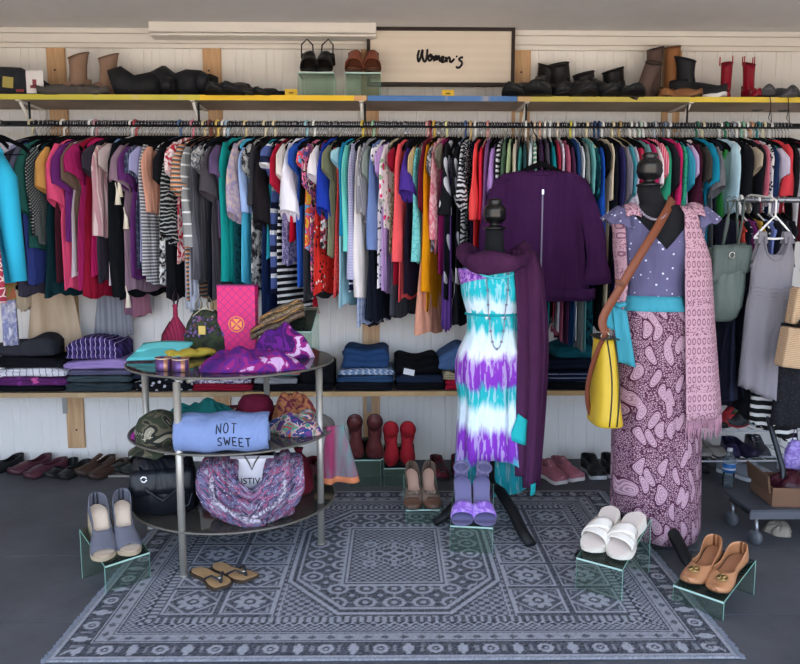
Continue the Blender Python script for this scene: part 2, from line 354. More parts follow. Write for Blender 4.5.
for px, w in ((27, 'near the picture card bag'), (197, 'near the black bundle'), (362, 'below the rust sandals'), (524, 'at the blue board end'), (684, 'below the black snow boot')):
    x = PY(px, 105, 4.1).x
    t = thing('shelf_bracket', 'white metal bracket under the upper shelf '+w, 'bracket', (x, WY-.022, USZ0))
    MB().box(-.012, .012, -.30, 0, -.006, -.001).build('arm', BRM, t, smooth=False)
    MB().box(-.012, .012, -.004, 0, -.26, -.007).build('wall_plate', BRM, t, smooth=False)
    MB().tube([(0, -.27, -.008), (0, -.006, -.245)], .009, 6).build('brace', BRM, t)
for px, w in ((66, 'below the purple plaid pile'), (369, 'above the maroon ankle boots')):
    x = PY(px, 420, 4.3).x
    t = thing('shelf_bracket', 'small galvanised bracket under the lower shelf '+w, 'bracket', (x, WY-.022, LSZ0))
    MB().box(-.014, .014, -.25, 0, -.006, -.001).build('arm', mat('#9c9a98', .4, metal=.7), t, smooth=False)
    MB().box(-.014, .014, -.004, 0, -.17, -.007).build('wall_plate', mat('#9c9a98', .4, metal=.7), t, smooth=False)
# clothes rail
RODY, RODZ = 4.02, 1.915
t = thing('clothes_rail', 'long dark steel clothes rail hung under the upper shelf', 'rail', (0, RODY, RODZ))
STEEL = mat('#2b2c30', .35, metal=.6)
MB().tube([(RX0+.01, 0, 0), (RX1-.01, 0, 0)], .0150, 12).build('rod', STEEL, t)
for px in (30, 199, 365, 526, 687):
    x = PY(px, 120, RODY).x; MB().tube([(x, 0, .013), (x, .0, USZ0-RODZ-.010)], .006, 6).build('hanging_strap', STEEL, t)
# ---- rug with its woven pattern
import numpy as np
fl = PZ(44, 664); fr = PZ(742, 660); bk = PZ(500, 492)
ang = atan2(fr.y-fl.y, fr.x-fl.x); RW = (fr-fl).length; uv = Vector((cos(ang), sin(ang), 0)); vv = Vector((-sin(ang), cos(ang), 0)); RD = (bk-fl).dot(vv)
nx = int(RW/.0052); ny = int(RD/.0052)
U, V = np.meshgrid(np.linspace(0, RW, nx), np.linspace(0, RD, ny), indexing='ij')
dx = np.minimum(U, RW-U); dy = np.minimum(V, RD-V); d = np.minimum(dx, dy)
s = np.where(dy < dx, U, V)                       # coordinate along the nearest edge
s2 = np.where(dy < dx, U-RW/2, V-RD/2)
L = np.zeros_like(U)
def band(a, b): return (d >= a) & (d < b)
L[band(0, .012)] = .55
L[band(.014, .022)] = .85
per = .088; q = np.abs(((s2/per) % 1)-.5)*per; r = np.abs(d-.062); alt = (np.floor(s2/per) % 2) > 0
dia = (q+r) < .026; hole = (q+r) < .010; ring = (np.hypot(q, r) < .026) & (np.hypot(q, r) > .013); spade = (np.hypot(q, r-.006) < .017) | ((q < .007) & (r < .032))
L[band(.028, .098)] = .12
L[band(.028, .098) & np.where(alt, ring | (np.hypot(q, r) < .006), spade)] = .9
q2 = np.abs((((s2+per/2)/per) % 1)-.5)*per; L[band(.028, .098) & (q2 < .006) & (r < .02)] = .5
L[band(.100, .106)] = .85; L[band(.110, .152)] = .75
q3 = np.abs(((s2/.06) % 1)-.5)*.06; L[band(.116, .146) & ((q3+np.abs(d-.131)*1.3) < .017)] = .2
L[band(.152, .158)] = .15; L[band(.160, .166)] = .9
L[band(.17, .205)] = np.where((np.floor(s/.011)+np.floor(d/.011)) % 2 > 0, .75, .2)[band(.17, .205)]
wv = np.abs(d-.216-.007*np.sin(s*2*np.pi/.036)) < .0042; L[band(.205, .23) & wv] = .95
L[band(.23, .262)] = np.where(np.abs(((s/.026) % 1)-.5) < .25, .8, .15)[band(.23, .262)]
inn = d >= .262
cx = U-RW/2; cy = V-RD/2; ax = np.abs(cx); ay = np.abs(cy); HX = RW/2-.262; HY = RD/2-.262
# field of small chequers
chk = np.where((np.floor(cx/.019)+np.floor(cy/.019)) % 2 > 0, .72, .16); L[inn] = chk[inn]
# side columns of square tiles with eight-petal flowers
col = inn & (ax > .42)
ts = .205; ty = ((cy+10*ts+ts/2) % ts)-ts/2; tx = ((ax-.42) % ts)-ts/2; rr = np.hypot(tx, ty); th = np.arctan2(ty, tx); m_ = np.maximum(np.abs(tx), np.abs(ty))
pet = rr < .058*(.62+.38*np.abs(np.cos(4*th/1.0/1.0))); tile = np.full_like(U, .16)
tile[pet & (rr > .022)] = .85; tile[(rr < .022)] = .12; tile[rr < .011] = .9
tile[(np.abs(np.abs(tx)+np.abs(ty)-.095) < .007)] = .8; tile[(m_ > .083) & (m_ < .093)] = .9
tile[(m_ > .07) & (m_ < .077) & (np.abs(np.abs(tx)-np.abs(ty)) < .03)] = .7
key = (m_ > .093); tile[key] = .15
L[col] = tile[col]
kk = inn & (ax > .42+ts*2) ; zz = np.where(((np.floor(cy/.022)+np.floor(ax/.011)) % 3) > 0, .8, .15); L[kk] = zz[kk]
for a_ in (.405, .425, .42+ts*2+.006): L[inn & (np.abs(ax-a_) < .0045)] = .92
# octagon medallion
oc = np.maximum(np.maximum(ax/.39, ay/(HY*.93)), (ax/.39+ay/(HY*.93))/1.5)
L[inn & (oc < 1.06)] = .12
L[inn & (np.abs(oc-1.02) < .018)] = .92; L[inn & (np.abs(oc-.95) < .018)] = .85
ob = inn & (oc < .92); tt = .105; ux = ((cx+tt*10.5) % tt)-tt/2; uy = ((cy+tt*10+tt/2) % tt)-tt/2; r2 = np.hypot(ux, uy)
L[ob] = np.where((np.abs(r2-.034) < .007) | (r2 < .012) | ((np.abs(ux)+np.abs(uy)) > .092), .85, .16)[ob]
L[ob & (np.hypot(ux, uy) > .04) & ((np.abs(ux) < .004) | (np.abs(uy) < .004))] = .6
rc = np.maximum(ax/.205, ay/(HY*.56)); L[inn & (rc < 1)] = .13
L[inn & (np.abs(rc-.97) < .022)] = .92; L[inn & (np.abs(rc-.89) < .018)] = .9
ri = inn & (rc < .85); dm = ax*.9+ay*1.1; L[ri & ((np.abs(dm-.13) < .006) | (np.abs(dm-.085) < .006) | (np.abs(dm-.03) < .012))] = .88
L[ri & (dm > .14) & (((np.floor(cx/.016)+np.floor(cy/.016)) % 2) > 0)] = .7
L[ri & (dm < .125) & (dm > .09) & (((ax/.02) % 1) < .4)] = .7; L[ri & (np.abs(np.hypot(ax-.062, cy)-.022) < .005)] = .85
L[ri & (np.abs(np.hypot(ax-.1, ay-.095)-.022) < .006)] = .85; L[ri & (np.abs(np.hypot(ax, ay-.055)-.014) < .005)] = .85
rg = np.random.default_rng(3); L = np.clip(L+rg.normal(0, .11, L.shape), 0, 1)
Zt = np.full_like(U, .008)+rg.uniform(0, .0008, L.shape)
edge = (d < .0052); Zt[edge] = .004
verts = np.stack([U-RW/2, V-RD/2, Zt], -1).reshape(-1, 3)
idx = np.arange(nx*ny).reshape(nx, ny); F = np.stack([idx[:-1, :-1], idx[1:, :-1], idx[1:, 1:], idx[:-1, 1:]], -1).reshape(-1, 4)
me = bpy.data.meshes.new('pile'); me.vertices.add(nx*ny); me.vertices.foreach_set('co', verts.ravel())
me.loops.add(F.size); me.loops.foreach_set('vertex_index', F.ravel().astype(np.int32)); me.polygons.add(len(F)); me.polygons.foreach_set('loop_start', np.arange(0, F.size, 4, dtype=np.int32))
me.update(calc_edges=True); me.validate()
at = me.attributes.new('weave', 'FLOAT', 'POINT'); at.data.foreach_set('value', L.ravel().astype(np.float32))
m = bpy.data.materials.new('rug_weave'); m.use_nodes = True; N = m.node_tree.nodes; Lk = m.node_tree.links.new; b = N['Principled BSDF']; b.inputs['Roughness'].default_value = .95; b.inputs['Specular IOR Level'].default_value = .1
an = N.new('ShaderNodeAttribute'); an.attribute_name = 'weave'; r = N.new('ShaderNodeValToRGB'); r.color_ramp.elements[0].color = hexc('#363942'); r.color_ramp.elements[1].color = hexc('#a4a7b0')
Lk(an.outputs['Fac'], r.inputs[0]); Lk(r.outputs[0], b.inputs['Base Color']); me.materials.append(m)
cR = fl+uv*RW/2+vv*RD/2
rug = thing('area_rug', 'flat woven grey and blue rug with octagon medallion and tile border', 'rug', (cR.x, cR.y, .001), (0, 0, ang))
o = bpy.data.objects.new('pile', me); COL.objects.link(o); o.parent = rug
MB().box(-RW/2+.003, RW/2-.003, -RD/2+.003, RD/2-.003, 0, .006).build('backing', mat('#4b4e57', .9), rug, smooth=False)
mb = MB()
for sx in (-1, 1):
    for i in range(int(RD/.008)):
        y = -RD/2+.004+i*.008; x = sx*RW/2; e = RND.uniform(.010, .018)*sx; mb.box(min(x, x+e), max(x, x+e), y-.0015, y+.0015, 0, .004)
f = mb.build('fringe', mat('#7d828e', .9), rug, smooth=False); f['kind'] = 'stuff'
# ------------------------------------------------------------------ garments on the rail
CHROME = mat('#b9bcc2', .25, metal=.9, var=0)
VELVET = mat('#0d0e11', .95, spec=.1, var=.05)
def hook_path(rr, drop, top=.0):
    """open hook round the rod, then down to the neck"""
    p = []
    for k in range(9):
        a = pi*1.05-k*pi*1.25/8+.2
        p.append((rr*cos(a), 0, rr*sin(a)))
    p = [(-x, y, z) for x, y, z in p][::-1] if False else p
    p += [(rr*.55, 0, -rr*.95), (0, 0, -rr*1.35), (0, 0, -drop)]
    return p
def hanger_mesh(thin, m_frame, m_hook, root, w=.19):
    """frame lies in local x-z plane, hook round a rod that runs along local y"""
    MB().tube(hook_path(.0185 if thin else .0200, .062), .0019 if thin else .0062, 6).build('hook', m_hook, root)
    if thin:
        mb = MB(); up = [(-w, -.138), (-w*.8, -.108), (-w*.45, -.084), (-.03, -.066), (0, -.058), (.03, -.066), (w*.45, -.084), (w*.8, -.108), (w, -.138)]
        lo = [(x*.97, z-(.020 if abs(x) > .05 else .034)) for x, z in up]
        n = len(up); vs = [(x, y, z) for y in (-.0028, .0028) for x, z in up+lo[::-1]]; m_ = 2*n
        fs = [tuple(range(m_)), tuple(range(2*m_-1, m_-1, -1))]+[(i, i+m_, (i+1) % m_+m_, (i+1) % m_) for i in range(m_)]
        mb.add(vs, fs); mb.build('hanger_frame', m_frame, root, smooth=False)
        MB().tube([(-w*.8, 0, -.158), (w*.8, 0, -.158)], .0028, 6).build('trouser_bar', m_frame, root)
    else:
        MB().tube([(-w, 0, -.158), (-w*.93, 0, -.135), (-w*.5, 0, -.095), (-.02, 0, -.070), (0, 0, -.062), (.02, 0, -.070), (w*.5, 0, -.095), (w*.93, 0, -.135), (w, 0, -.158), (w*.9, 0, -.168), (0, 0, -.172), (-w*.9, 0, -.168), (-w, 0, -.158)], .0040, 7).build('hanger_frame', m_frame, root)
    return root
def garment(name, label, cat, loc, phi, L, gap, m, sleeve='S', sl=.2, sw=0., hw=.195, flare=0., flz=0., seed=0, group=None, neck=.055, msl=None, detail=None, top=-.098, open_front=False):
    """a garment hanging in the local x-z plane; -x is the shoulder nearest the visitor"""
    r = random.Random(seed); t = thing(name, label, cat, loc, (0, 0, phi), group)
    ht = min(.017, gap*.44); n = 28; rings = []; K = r.randint(3, 5); ph = r.uniform(0, 6); lean = r.uniform(-.012, .012)
    S = [0, .012, .03, .05, .065, .09, .14, .2, .28, .36, .45, .55, .65, .76, .87, .96, 1.0]
    st = (.008, .014, .032, .048, .060)
    for i, s in enumerate(S):
        z = top-(st[i-1] if 1 <= i <= 5 else 0 if i == 0 else .06+(L-.06)*(s-.09)/.91)
        if i == 0: w = neck
        elif i == 1: w = neck+.02
        elif i == 2: w = neck+.07
        elif i == 3: w = hw-.03
        elif i == 4: w = hw-.008
        elif i == 5: w = hw
        else:
            q = (s-.09)/.91; w = hw*(1-.12*sin(min(q*2.2, 1)*pi))+.018*q+flare*.5*sm(q, flz, 1)
            if sleeve == 'N': w -= .02*(1-q)
        hh = ht*(.55+.45*sm(s, .0, .12)); fl = flare*sm(s, flz, 1)
        am = (ht*.5)*sm(s, .08, .5)+fl*.22; ring = []
        for k in range(n):
            a = 2*pi*k/n; c, sn = cos(a), sin(a)
            x = w*c+lean*sm(s, .1, 1)+.004*sin(7*s+ph)
            y = (hh+fl)*(abs(sn)**.7)*(1 if sn > 0 else -1)
            y = y*(1-.35*sm(s, .1, .5))+am*sin(K*3.1*c+ph+2*s)
            zz = z-.012*sin(K*c*2+ph)*sm(s, .8, 1)
            if i <= 1 and sn < 0: zz -= .02*(1-abs(c))
            ring.append((x, y, zz))
        rings.append(ring)
    z = rings[-1]; rings.insert(-1, [(x, y, zz+.003) for x, y, zz in z]); rings.append([(x*.95, y*.85, zz+.001) for x, y, zz in z]); rings.append([(x*.9, y*.7, zz+.03) for x, y, zz in z])
    mb = MB(); mb.loft(rings, True, True); mb.build('garment_body', m, t)
    if sleeve != 'N':
        for sd in (-1, 1):
            mb = MB(); rg = []; nn = 12
            q0 = hw-.02; kN = 9 if sleeve == 'L' else 6
            tw = r.uniform(-.25, .25) if sd < 0 else 0
            for i in range(kN):
                q = i/(kN-1)
                cx = q0+.012+(.030*sin(min(q*2, 1)*pi/2) if sleeve == 'S' else .026*sin(min(q*3, 1)*pi/2)+.01*sin(q*5+ph)*q)
                z = top-.044-sl*q-.01*q; rx = (.030+.030*sm(q, 0, .5)) if sleeve == 'S' else (.034+.012*sm(q, 0, .2)-.014*q)
                ry = max(ht*.95, sw*sm(q, .15, .85) if sd < 0 else 0)
                if i == 0: rx, ry = .02, ht*.7
                ring = []
                for k in range(nn):
                    a = 2*pi*k/nn; x = rx*cos(a); y = ry*sin(a)
                    y += .25*ry*sin(3*q+2*cos(a)+ph)
                    dz = -.010*cos(a)*(-1)*q if sleeve == 'S' else 0
                    ring.append((sd*(cx+x)+tw*y*0, y, z+.35*x*q*(1 if sleeve == 'S' else .2)+dz))
                rg.append(ring)
            e = rg[-1]; ccx = sum(p[0] for p in e)/nn; ccy = sum(p[1] for p in e)/nn
            rg.insert(-1, [(x, y, z+.003) for x, y, z in e]); rg.append([(ccx+(x-ccx)*.92, ccy+(y-ccy)*.88, z+.001) for x, y, z in e]); rg.append([(ccx+(x-ccx)*.8, ccy+(y-ccy)*.7, z+.03) for x, y, z in e])
            mb.loft(rg); mb.build('sleeve', msl or m, t)
    return t
# near x in the photo, hem y, sleeve code (S/L + cuff y), colour, pattern, description, kind, options
B, W_ = '#0f1115', '#e9e9ee'
G = [
(4, 292, 'L230', '#26272c', None, 'dark charcoal long sleeved cardigan', 'cardigan', {}),
(14, 296, 'L225', '#4d4a5c', None, 'smoky lilac long sleeved blouse', 'blouse', {}),
(23, 284, 'S205', '#3f4f9a', None, 'indigo tunic with grey sleeve', 'tunic', {'sc': '#6b6f86'}),
(29, 250, 'S213', '#2f6a62', None, 'iridescent teal green blouse', 'blouse', {'sw': .02}),
(37, 243, 'L236', '#c9d2cc', ('diamond', '#17252a', 60, .55), 'black and white herringbone knit top', 'top', {'sw': .024}),
(44, 296, 'N', '#12333a', None, 'long dark teal fringed dress', 'dress', {'f': .03}),
(50, 190, 'S192', '#d9a45c', None, 'golden tan short sleeved top', 'top', {'sw': .025}),
(54, 281, 'N', '#4a1f2c', None, 'dark maroon sleeveless dress', 'dress', {'sw': .02}),
(60, 290, 'S205', '#ee5784', None, 'bright pink ruffled sleeve blouse', 'blouse', {'sw': .034}),
(66, 240, 'S190', '#6b2a72', None, 'purple short sleeved t-shirt', 't_shirt', {'sw': .026}),
(71, 277, 'N', '#d7c7d0', None, 'pale pink long camisole', 'camisole', {}),
(75, 270, 'S186', '#6d5a4e', None, 'brown taupe blouse', 'blouse', {}),
(79, 292, 'S178', '#a3225f', None, 'magenta t-shirt with tan hem', 't_shirt', {'sw': .034}),
(83, 298, 'N', '#8e1330', None, 'dark red satin dress', 'dress', {'f': .02}),
(90, 277, 'N', '#b51f5e', None, 'crimson pink long tunic', 'tunic', {}),
(96, 282, 'S175', '#35303b', None, 'charcoal plum t-shirt', 't_shirt', {'sw': .02}),
(101, 236, 'L236', '#bd8f97', ('vs', '#d8c3bf', 50, .4), 'dusty pink striped long sleeved shirt', 'shirt', {'sw': .018}),
(108, 288, 'N', '#d5c2cb', None, 'light pink slip dress', 'dress', {}),
(112, 294, 'S172', '#7f9cc6', None, 'light blue long shirt', 'shirt', {'sc': '#b9aaa9'}),
(117, 298, 'L298', '#0c1014', None, 'black long sleeved sweater', 'sweater', {'sw': .03}),
(124, 292, 'S186', '#88707f', None, 'mauve lace tunic with cream tassels', 'tunic', {'sw': .032, 'tas': 1}),
(131, 278, 'S186', '#5b2b66', None, 'purple satin t-shirt', 't_shirt', {'sw': .03}),
(137, 270, 'S178', '#2c2f44', ('plaid', '#59617f', '#8d93a8', 26), 'navy plaid shirt', 'shirt', {'sw': .016}),
(142, 264, 'S176', '#9d9dc6', None, 'pale lilac long top', 'top', {}),
(147, 284, 'L276', '#6a6b71', ('hs', '#c9c9cc', 60, .4), 'grey hooded knit cardigan', 'cardigan', {}),
(151, 212, 'L212', '#d59c86', None, 'soft peach long sleeved blouse', 'blouse', {}),
(158, 284, 'N', '#0e0f12', ('mb', '#dcdcdc', 26), 'black and white paisley dress', 'dress', {'sw': .02}),
(165, 300, 'S185', '#14151a', None, 'black long beaded top', 'top', {}),
(171, 242, 'S240', '#15161a', ('zb', '#9ea29f', 16, 7, .74), 'black and silver ruffled sleeve blouse', 'blouse', {'sw': .036}),
(177, 262, 'S178', '#b81f33', ('mb', '#e6dcdc', 30), 'red and white lace top', 'top', {}),
(183, 300, 'S195', '#5f5d5f', ('hs3', '#e08a4c', '#c7c3bc', 45), 'grey orange and white striped t-shirt', 't_shirt', {'sw': .032}),
(189, 247, 'L247', '#8f9091', ('hs', '#e8e8e6', 17, .16), 'light grey cardigan with white stripes', 'cardigan', {'sw': .038}),
(197, 282, 'L280', '#45454c', ('vs', '#5d5d64', 60, .3), 'dark grey ribbed cardigan', 'cardigan', {'sw': .02}),
(203, 172, 'S172', '#c9cacb', ('mb', '#5c6068', 24), 'white and grey marbled blouse', 'blouse', {}),
(207, 300, 'N', '#11131d', None, 'black long gown', 'gown', {'f': .02}),
(212, 300, 'S197', '#4a464d', None, 'charcoal short sleeved t-shirt', 't_shirt', {'sw': .034}),
(220, 240, 'S180', '#5e4d71', None, 'muted purple t-shirt', 't_shirt', {'sw': .034}),
(226, 282, 'L282', '#0f8f8b', None, 'deep teal long sleeved sweater', 'sweater', {'sw': .016}),
(233, 286, 'N', '#0f4b55', ('dots', '#091b22', 70, .4), 'dark teal dotted dress', 'dress', {}),
(237, 222, 'S218', '#a295b8', ('mb', '#c9b6ae', 28), 'lilac patterned blouse', 'blouse', {'sw': .028}),
(241, 284, 'N', '#4cb4d6', None, 'sky blue long dress', 'dress', {}),
(246, 212, 'L212', '#9db8e6', None, 'pale periwinkle blue cardigan', 'cardigan', {'sw': .022}),
(252, 292, 'S176', '#1a1c22', ('mb', '#b9bcbc', 22), 'black and white printed top', 'top', {}),
(256, 226, 'L205', '#35353b', None, 'dark grey jacket', 'jacket', {'sw': .02}),
(261, 330, 'N', '#17284f', None, 'long navy trousers on a hanger', 'trousers', {}),
(264, 226, 'S226', '#1b181c', None, 'black draped short sleeved top', 'top', {'sw': .05}),
(267, 258, 'N', '#2695a6', None, 'turquoise sleeveless top', 'top', {}),
(270, 296, 'S170', '#5a6cab', ('hs3', '#1d2340', '#e9ecf2', 9), 'navy white and blue wide striped dress', 'dress', {'sw': .03}),
(276, 316, 'N', '#111318', ('hs', '#e8e8e8', 30, .4), 'black dress with white dashes', 'dress', {}),
(279, 192, 'S190', '#ad1c38', None, 'crimson short sleeved top', 'top', {}),
(283, 264, 'N', '#a79fc6', ('mb', '#5f5b87', 36), 'lilac printed tunic', 'tunic', {}),
(285, 180, 'S180', '#e3dcd7', None, 'white crocheted short sleeved top', 'top', {'sw': .014}),
(289, 240, 'N', '#cf1130', None, 'scarlet draped top', 'top', {'sw': .03}),
(291, 217, 'S216', '#f0effa', None, 'crisp white batwing t-shirt', 't_shirt', {'sw': .055}),
(297, 286, 'S170', '#2a57b8', None, 'royal blue long shirt', 'shirt', {}),
(300, 204, 'N', '#0c0d10', None, 'short black camisole', 'camisole', {}),
(303, 300, 'N', '#3a3c42', None, 'charcoal long vest', 'vest', {}),
(306, 250, 'S168', '#e8663d', ('multi', 9, '#f3c84a', '#ef5d78', '#6fb7e0', '#e8663d'), 'coral and yellow floral blouse', 'blouse', {'sw': .016}),
(310, 292, 'S190', '#c33a58', ('multi', 16, '#4b4a86', '#e87aa0', '#2a2a30', '#f0d0c8'), 'pink and navy floral tunic', 'tunic', {}),
(314, 294, 'N', '#e0362f', ('fl', '#f2e8e4', '#1b1a1f', 20, .4), 'red dress with white and black flowers', 'dress', {'sw': .02}),
(318, 180, 'S180', '#ece6ea', None, 'white lace short sleeved top', 'top', {'sw': .028}),
(321, 250, 'N', '#22222a', ('multi', 14, '#e6e2e2', '#b7354c', '#2b2b33'), 'black and red abstract print top', 'top', {}),
(325, 213, 'S213', '#1e3aa6', None, 'cobalt blue blouse', 'blouse', {'sw': .036}),
(330, 256, 'S175', '#7d8268', None, 'olive green top', 'top', {'sw': .01}),
(334, 296, 'N', '#e84a4a', ('dots', '#f27a68', 90, .35), 'coral red lace dress', 'dress', {}),
(339, 306, 'S165', '#9fd0de', None, 'pale aqua long top', 'top', {}),
(344, 250, 'L236', '#1583ac', None, 'ocean blue long sleeved top', 'top', {}),
(347, 252, 'L252', '#6fd0c4', None, 'mint green long sleeved cardigan', 'cardigan', {'sw': .018}),
(350, 292, 'N', '#1a2140', ('hs', '#dfe2ea', 24, .25), 'navy striped long top', 'top', {}),
(353, 285, 'L280', '#a5a5c6', ('hs', '#b7b7d2', 70, .5), 'lavender grey ribbed sweater', 'sweater', {'sw': .02}),
(358, 326, 'N', '#b6c4e2', ('plaid', '#8c9fd0', '#f0f0fa', 26), 'pale blue plaid long shirt', 'shirt', {}),
(360, 298, 'L298', '#e9e3e2', None, 'ivory long sleeved blouse', 'blouse', {'sw': .022}),
(365, 218, 'S218', '#7f7f88', ('vs', '#a5a5ab', 80, .4), 'grey pinstriped t-shirt', 't_shirt', {'sw': .026}),
(369, 322, 'S180', '#151a28', None, 'black long skirted dress', 'dress', {'f': .03, 'sc': '#8d9a93'}),
(374, 252, 'L250', '#6d84b8', None, 'slate blue long sleeved top', 'top', {'sw': .024}),
(378, 290, 'S165', '#f0eef2', ('dots', '#30323a', 44, .32), 'white top with black dashes', 'top', {}),
(382, 293, 'S178', '#c09cd6', None, 'lilac long tunic', 'tunic', {}),
(386, 230, 'S205', '#efe6ea', ('fl', '#e0316f', '#8fb58a', 16, .5), 'white and hot pink floral blouse', 'blouse', {'sw': .014}),
(390, 256, 'N', '#d6c9a8', ('mb', '#5d543f', 40), 'cream and gold lace top', 'top', {}),
(392, 318, 'N', '#3b3d45', None, 'charcoal long skirt on a hanger', 'skirt', {'f': .02}),
(394, 287, 'S170', '#9a1733', None, 'burgundy tunic', 'tunic', {}),
(399, 300, 'L262', '#ee5a5f', None, 'coral long sleeved cardigan', 'cardigan', {'sw': .022}),
(405, 296, 'N', '#2a2236', None, 'black plum camisole dress', 'dress', {}),
(408, 196, 'S196', '#4a318f', None, 'indigo purple t-shirt', 't_shirt', {'sw': .046}),
(414, 200, 'S178', '#cdb183', None, 'sand beige top', 'top', {}),
(417, 262, 'L262', '#7fd4d3', ('lace', '#4fb0b6', 40, .05), 'aqua lace long sleeved blouse', 'blouse', {'sw': .022}),
(421, 335, 'N', '#dd9d84', None, 'peach pleated long skirt', 'skirt', {'f': .05, 'flz': .5}),
(424, 212, 'S212', '#6c1730', None, 'wine red short sleeved top', 'top', {}),
(427, 310, 'L292', '#e2930f', None, 'mustard yellow long sweater', 'sweater', {'sw': .022}),
(432, 252, 'S176', '#d6d6d8', ('mb', '#3d3d45', 30), 'white and black feather print top', 'top', {}),
(435, 252, 'L240', '#d67384', ('mb', '#eebac0', 22), 'pink marbled long blouse', 'blouse', {'sw': .02}),
(440, 276, 'S165', '#8c1d5c', None, 'magenta sleeveless top', 'top', {'sc': '#7a7468'}),
(446, 300, 'L215', '#15171c', ('petal', '#c9cbd6', .34), 'black jacket with white petal print', 'jacket', {'sw': .03}),
(456, 326, 'S200', '#121419', ('petal', '#b9bac4', .34), 'long black dress with grey petal print', 'dress', {'f': .03}),
(462, 250, 'S205', '#d9dade', ('zb', '#15161a', 14, 8, .5), 'black and white zebra print top', 'top', {'sw': .026}),
(467, 250, 'S180', '#10131c', ('dots', '#eceef2', 90, .3), 'navy top with white polka dots', 'top', {}),
(471, 256, 'N', '#1b1e3c', None, 'midnight blue dress', 'dress', {}),
(475, 250, 'L220', '#ef4e4e', None, 'coral red blazer', 'blazer', {'sw': .022}),
(481, 255, 'L220', '#d5243e', None, 'bright red cardigan', 'cardigan', {}),
(486, 250, 'L250', '#75507d', None, 'mauve long sleeved top', 'top', {'sw': .018}),
(492, 250, 'S195', '#b48cd0', None, 'orchid lilac blouse', 'blouse', {'sw': .02}),
(498, 250, 'S190', '#dedee0', ('zb', '#18191d', 12, 6, .5), 'animal print white and black top', 'top', {}),
(503, 250, 'S190', '#4f6a55', None, 'forest green top', 'top', {}),
(508, 260, 'S190', '#a9c093', None, 'light sage green blouse', 'blouse', {}),
(514, 260, 'S190', '#cfc4b3', None, 'oatmeal knit top', 'top', {}),
(519, 260, 'S190', '#3f8a86', None, 'dusty teal top', 'top', {}),
(524, 260, 'S190', '#2c4c4f', None, 'dark pine green blouse', 'blouse', {}),
(529, 260, 'S190', '#e1ecee', None, 'snow white blouse', 'blouse', {}),
(534, 260, 'S190', '#6f9c8d', ('hs', '#ece7da', 40, .4), 'green and cream striped top', 'top', {}),
(540, 300, 'S190', '#46284f', None, 'aubergine purple dress', 'dress', {}),
(546, 330, 'S190', '#4a4450', None, 'slate purple dress', 'dress', {}),
(552, 330, 'S185', '#14848f', None, 'bright teal blouse', 'blouse', {'sw': .02}),
(557, 320, 'S190', '#a92f4b', None, 'raspberry red top', 'top', {}),
(561, 330, 'S190', '#ece9f2', ('vs', '#b9b3d0', 40, .3), 'white striped shirt', 'shirt', {}),
(566, 340, 'S190', '#b25c76', None, 'dusty rose top', 'top', {}),
(571, 345, 'S190', '#4c2a4a', None, 'deep plum blouse', 'blouse', {}),
(576, 345, 'S190', '#234a80', None, 'denim blue shirt', 'shirt', {}),
(580, 340, 'S190', '#dfe4e6', None, 'bright white camisole', 'camisole', {}),
(585, 350, 'S190', '#7d8684', None, 'stone grey top', 'top', {}),
(590, 352, 'S200', '#6fb4b4', None, 'soft aqua top', 'top', {}),
(595, 345, 'S200', '#1c6c78', ('mb', '#0d2330', 20), 'teal and black print blouse', 'blouse', {}),
(600, 280, 'L236', '#1d53b4', None, 'strong blue long sleeved sweater', 'sweater', {'sw': .022}),
(604, 330, 'S175', '#101216', None, 'black embroidered top', 'top', {}),
(609, 310, 'L200', '#dfd0b4', None, 'cream beige long sleeved top', 'top', {}),
(613, 320, 'L262', '#12161e', None, 'black satin jacket', 'jacket', {'sw': .02}),
(620, 300, 'L262', '#2b2a5a', None, 'violet navy long dress', 'dress', {}),
(625, 300, 'S200', '#8b8692', None, 'pewter grey t-shirt', 't_shirt', {}),
(629, 300, 'S200', '#4a9fae', None, 'sea blue strappy camisole', 'camisole', {}),
(633, 300, 'L215', '#c5c1d0', None, 'silvery white long sleeved blouse', 'blouse', {'sw': .02}),
(639, 300, 'S190', '#c42f50', None, 'cherry pink top', 'top', {}),
(645, 300, 'S190', '#79a9ad', None, 'misty aqua blouse', 'blouse', {}),
(650, 300, 'S190', '#bb2864', None, 'fuchsia top', 'top', {}),
(655, 300, 'S190', '#efecee', None, 'plain white top', 'top', {}),
(659, 300, 'S180', '#e95f7e', ('vs', '#f4c3cc', 50, .3), 'bubblegum pink shirt', 'shirt', {}),
(664, 300, 'L205', '#2f9a78', None, 'emerald green long sleeved top', 'top', {'sw': .016}),
(670, 300, 'S190', '#22242a', None, 'black cap sleeved top', 'top', {}),
(675, 300, 'L206', '#cc2668', None, 'hot pink long sleeved top', 'top', {}),
(680, 300, 'L212', '#36a583', ('lace', '#22806a', 30, .06), 'jade green crocheted top', 'top', {'sw': .012}),
(685, 300, 'S190', '#38a0bd', None, 'turquoise blue t-shirt', 't_shirt', {}),
(689, 300, 'S180', '#cfb2dc', None, 'pale violet blouse', 'blouse', {}),
(694, 236, 'L232', '#43162c', ('petal', '#e9dde0', .26), 'maroon kimono with white blossoms', 'kimono', {'sw': .04}),
(702, 284, 'S185', '#423f3b', None, 'olive brown long dress', 'dress', {'sw': .016}),
(708, 300, 'S188', '#1788a8', None, 'peacock blue short sleeved top', 'top', {'sw': .02}),
(714, 300, 'S192', '#6c6e73', None, 'heather grey t-shirt', 't_shirt', {'sw': .03}),
(720, 330, 'N', '#1d2430', None, 'dark slate dress', 'dress', {}),
(725, 300, 'N', '#2f8a3f', None, 'grass green long dress', 'dress', {'sw': .02}),
(732, 300, 'L250', '#b8dbe8', None, 'icy blue long cardigan', 'cardigan', {'sw': .016}),
(738, 300, 'N', '#e6ebf0', None, 'white sheath dress', 'dress', {}),
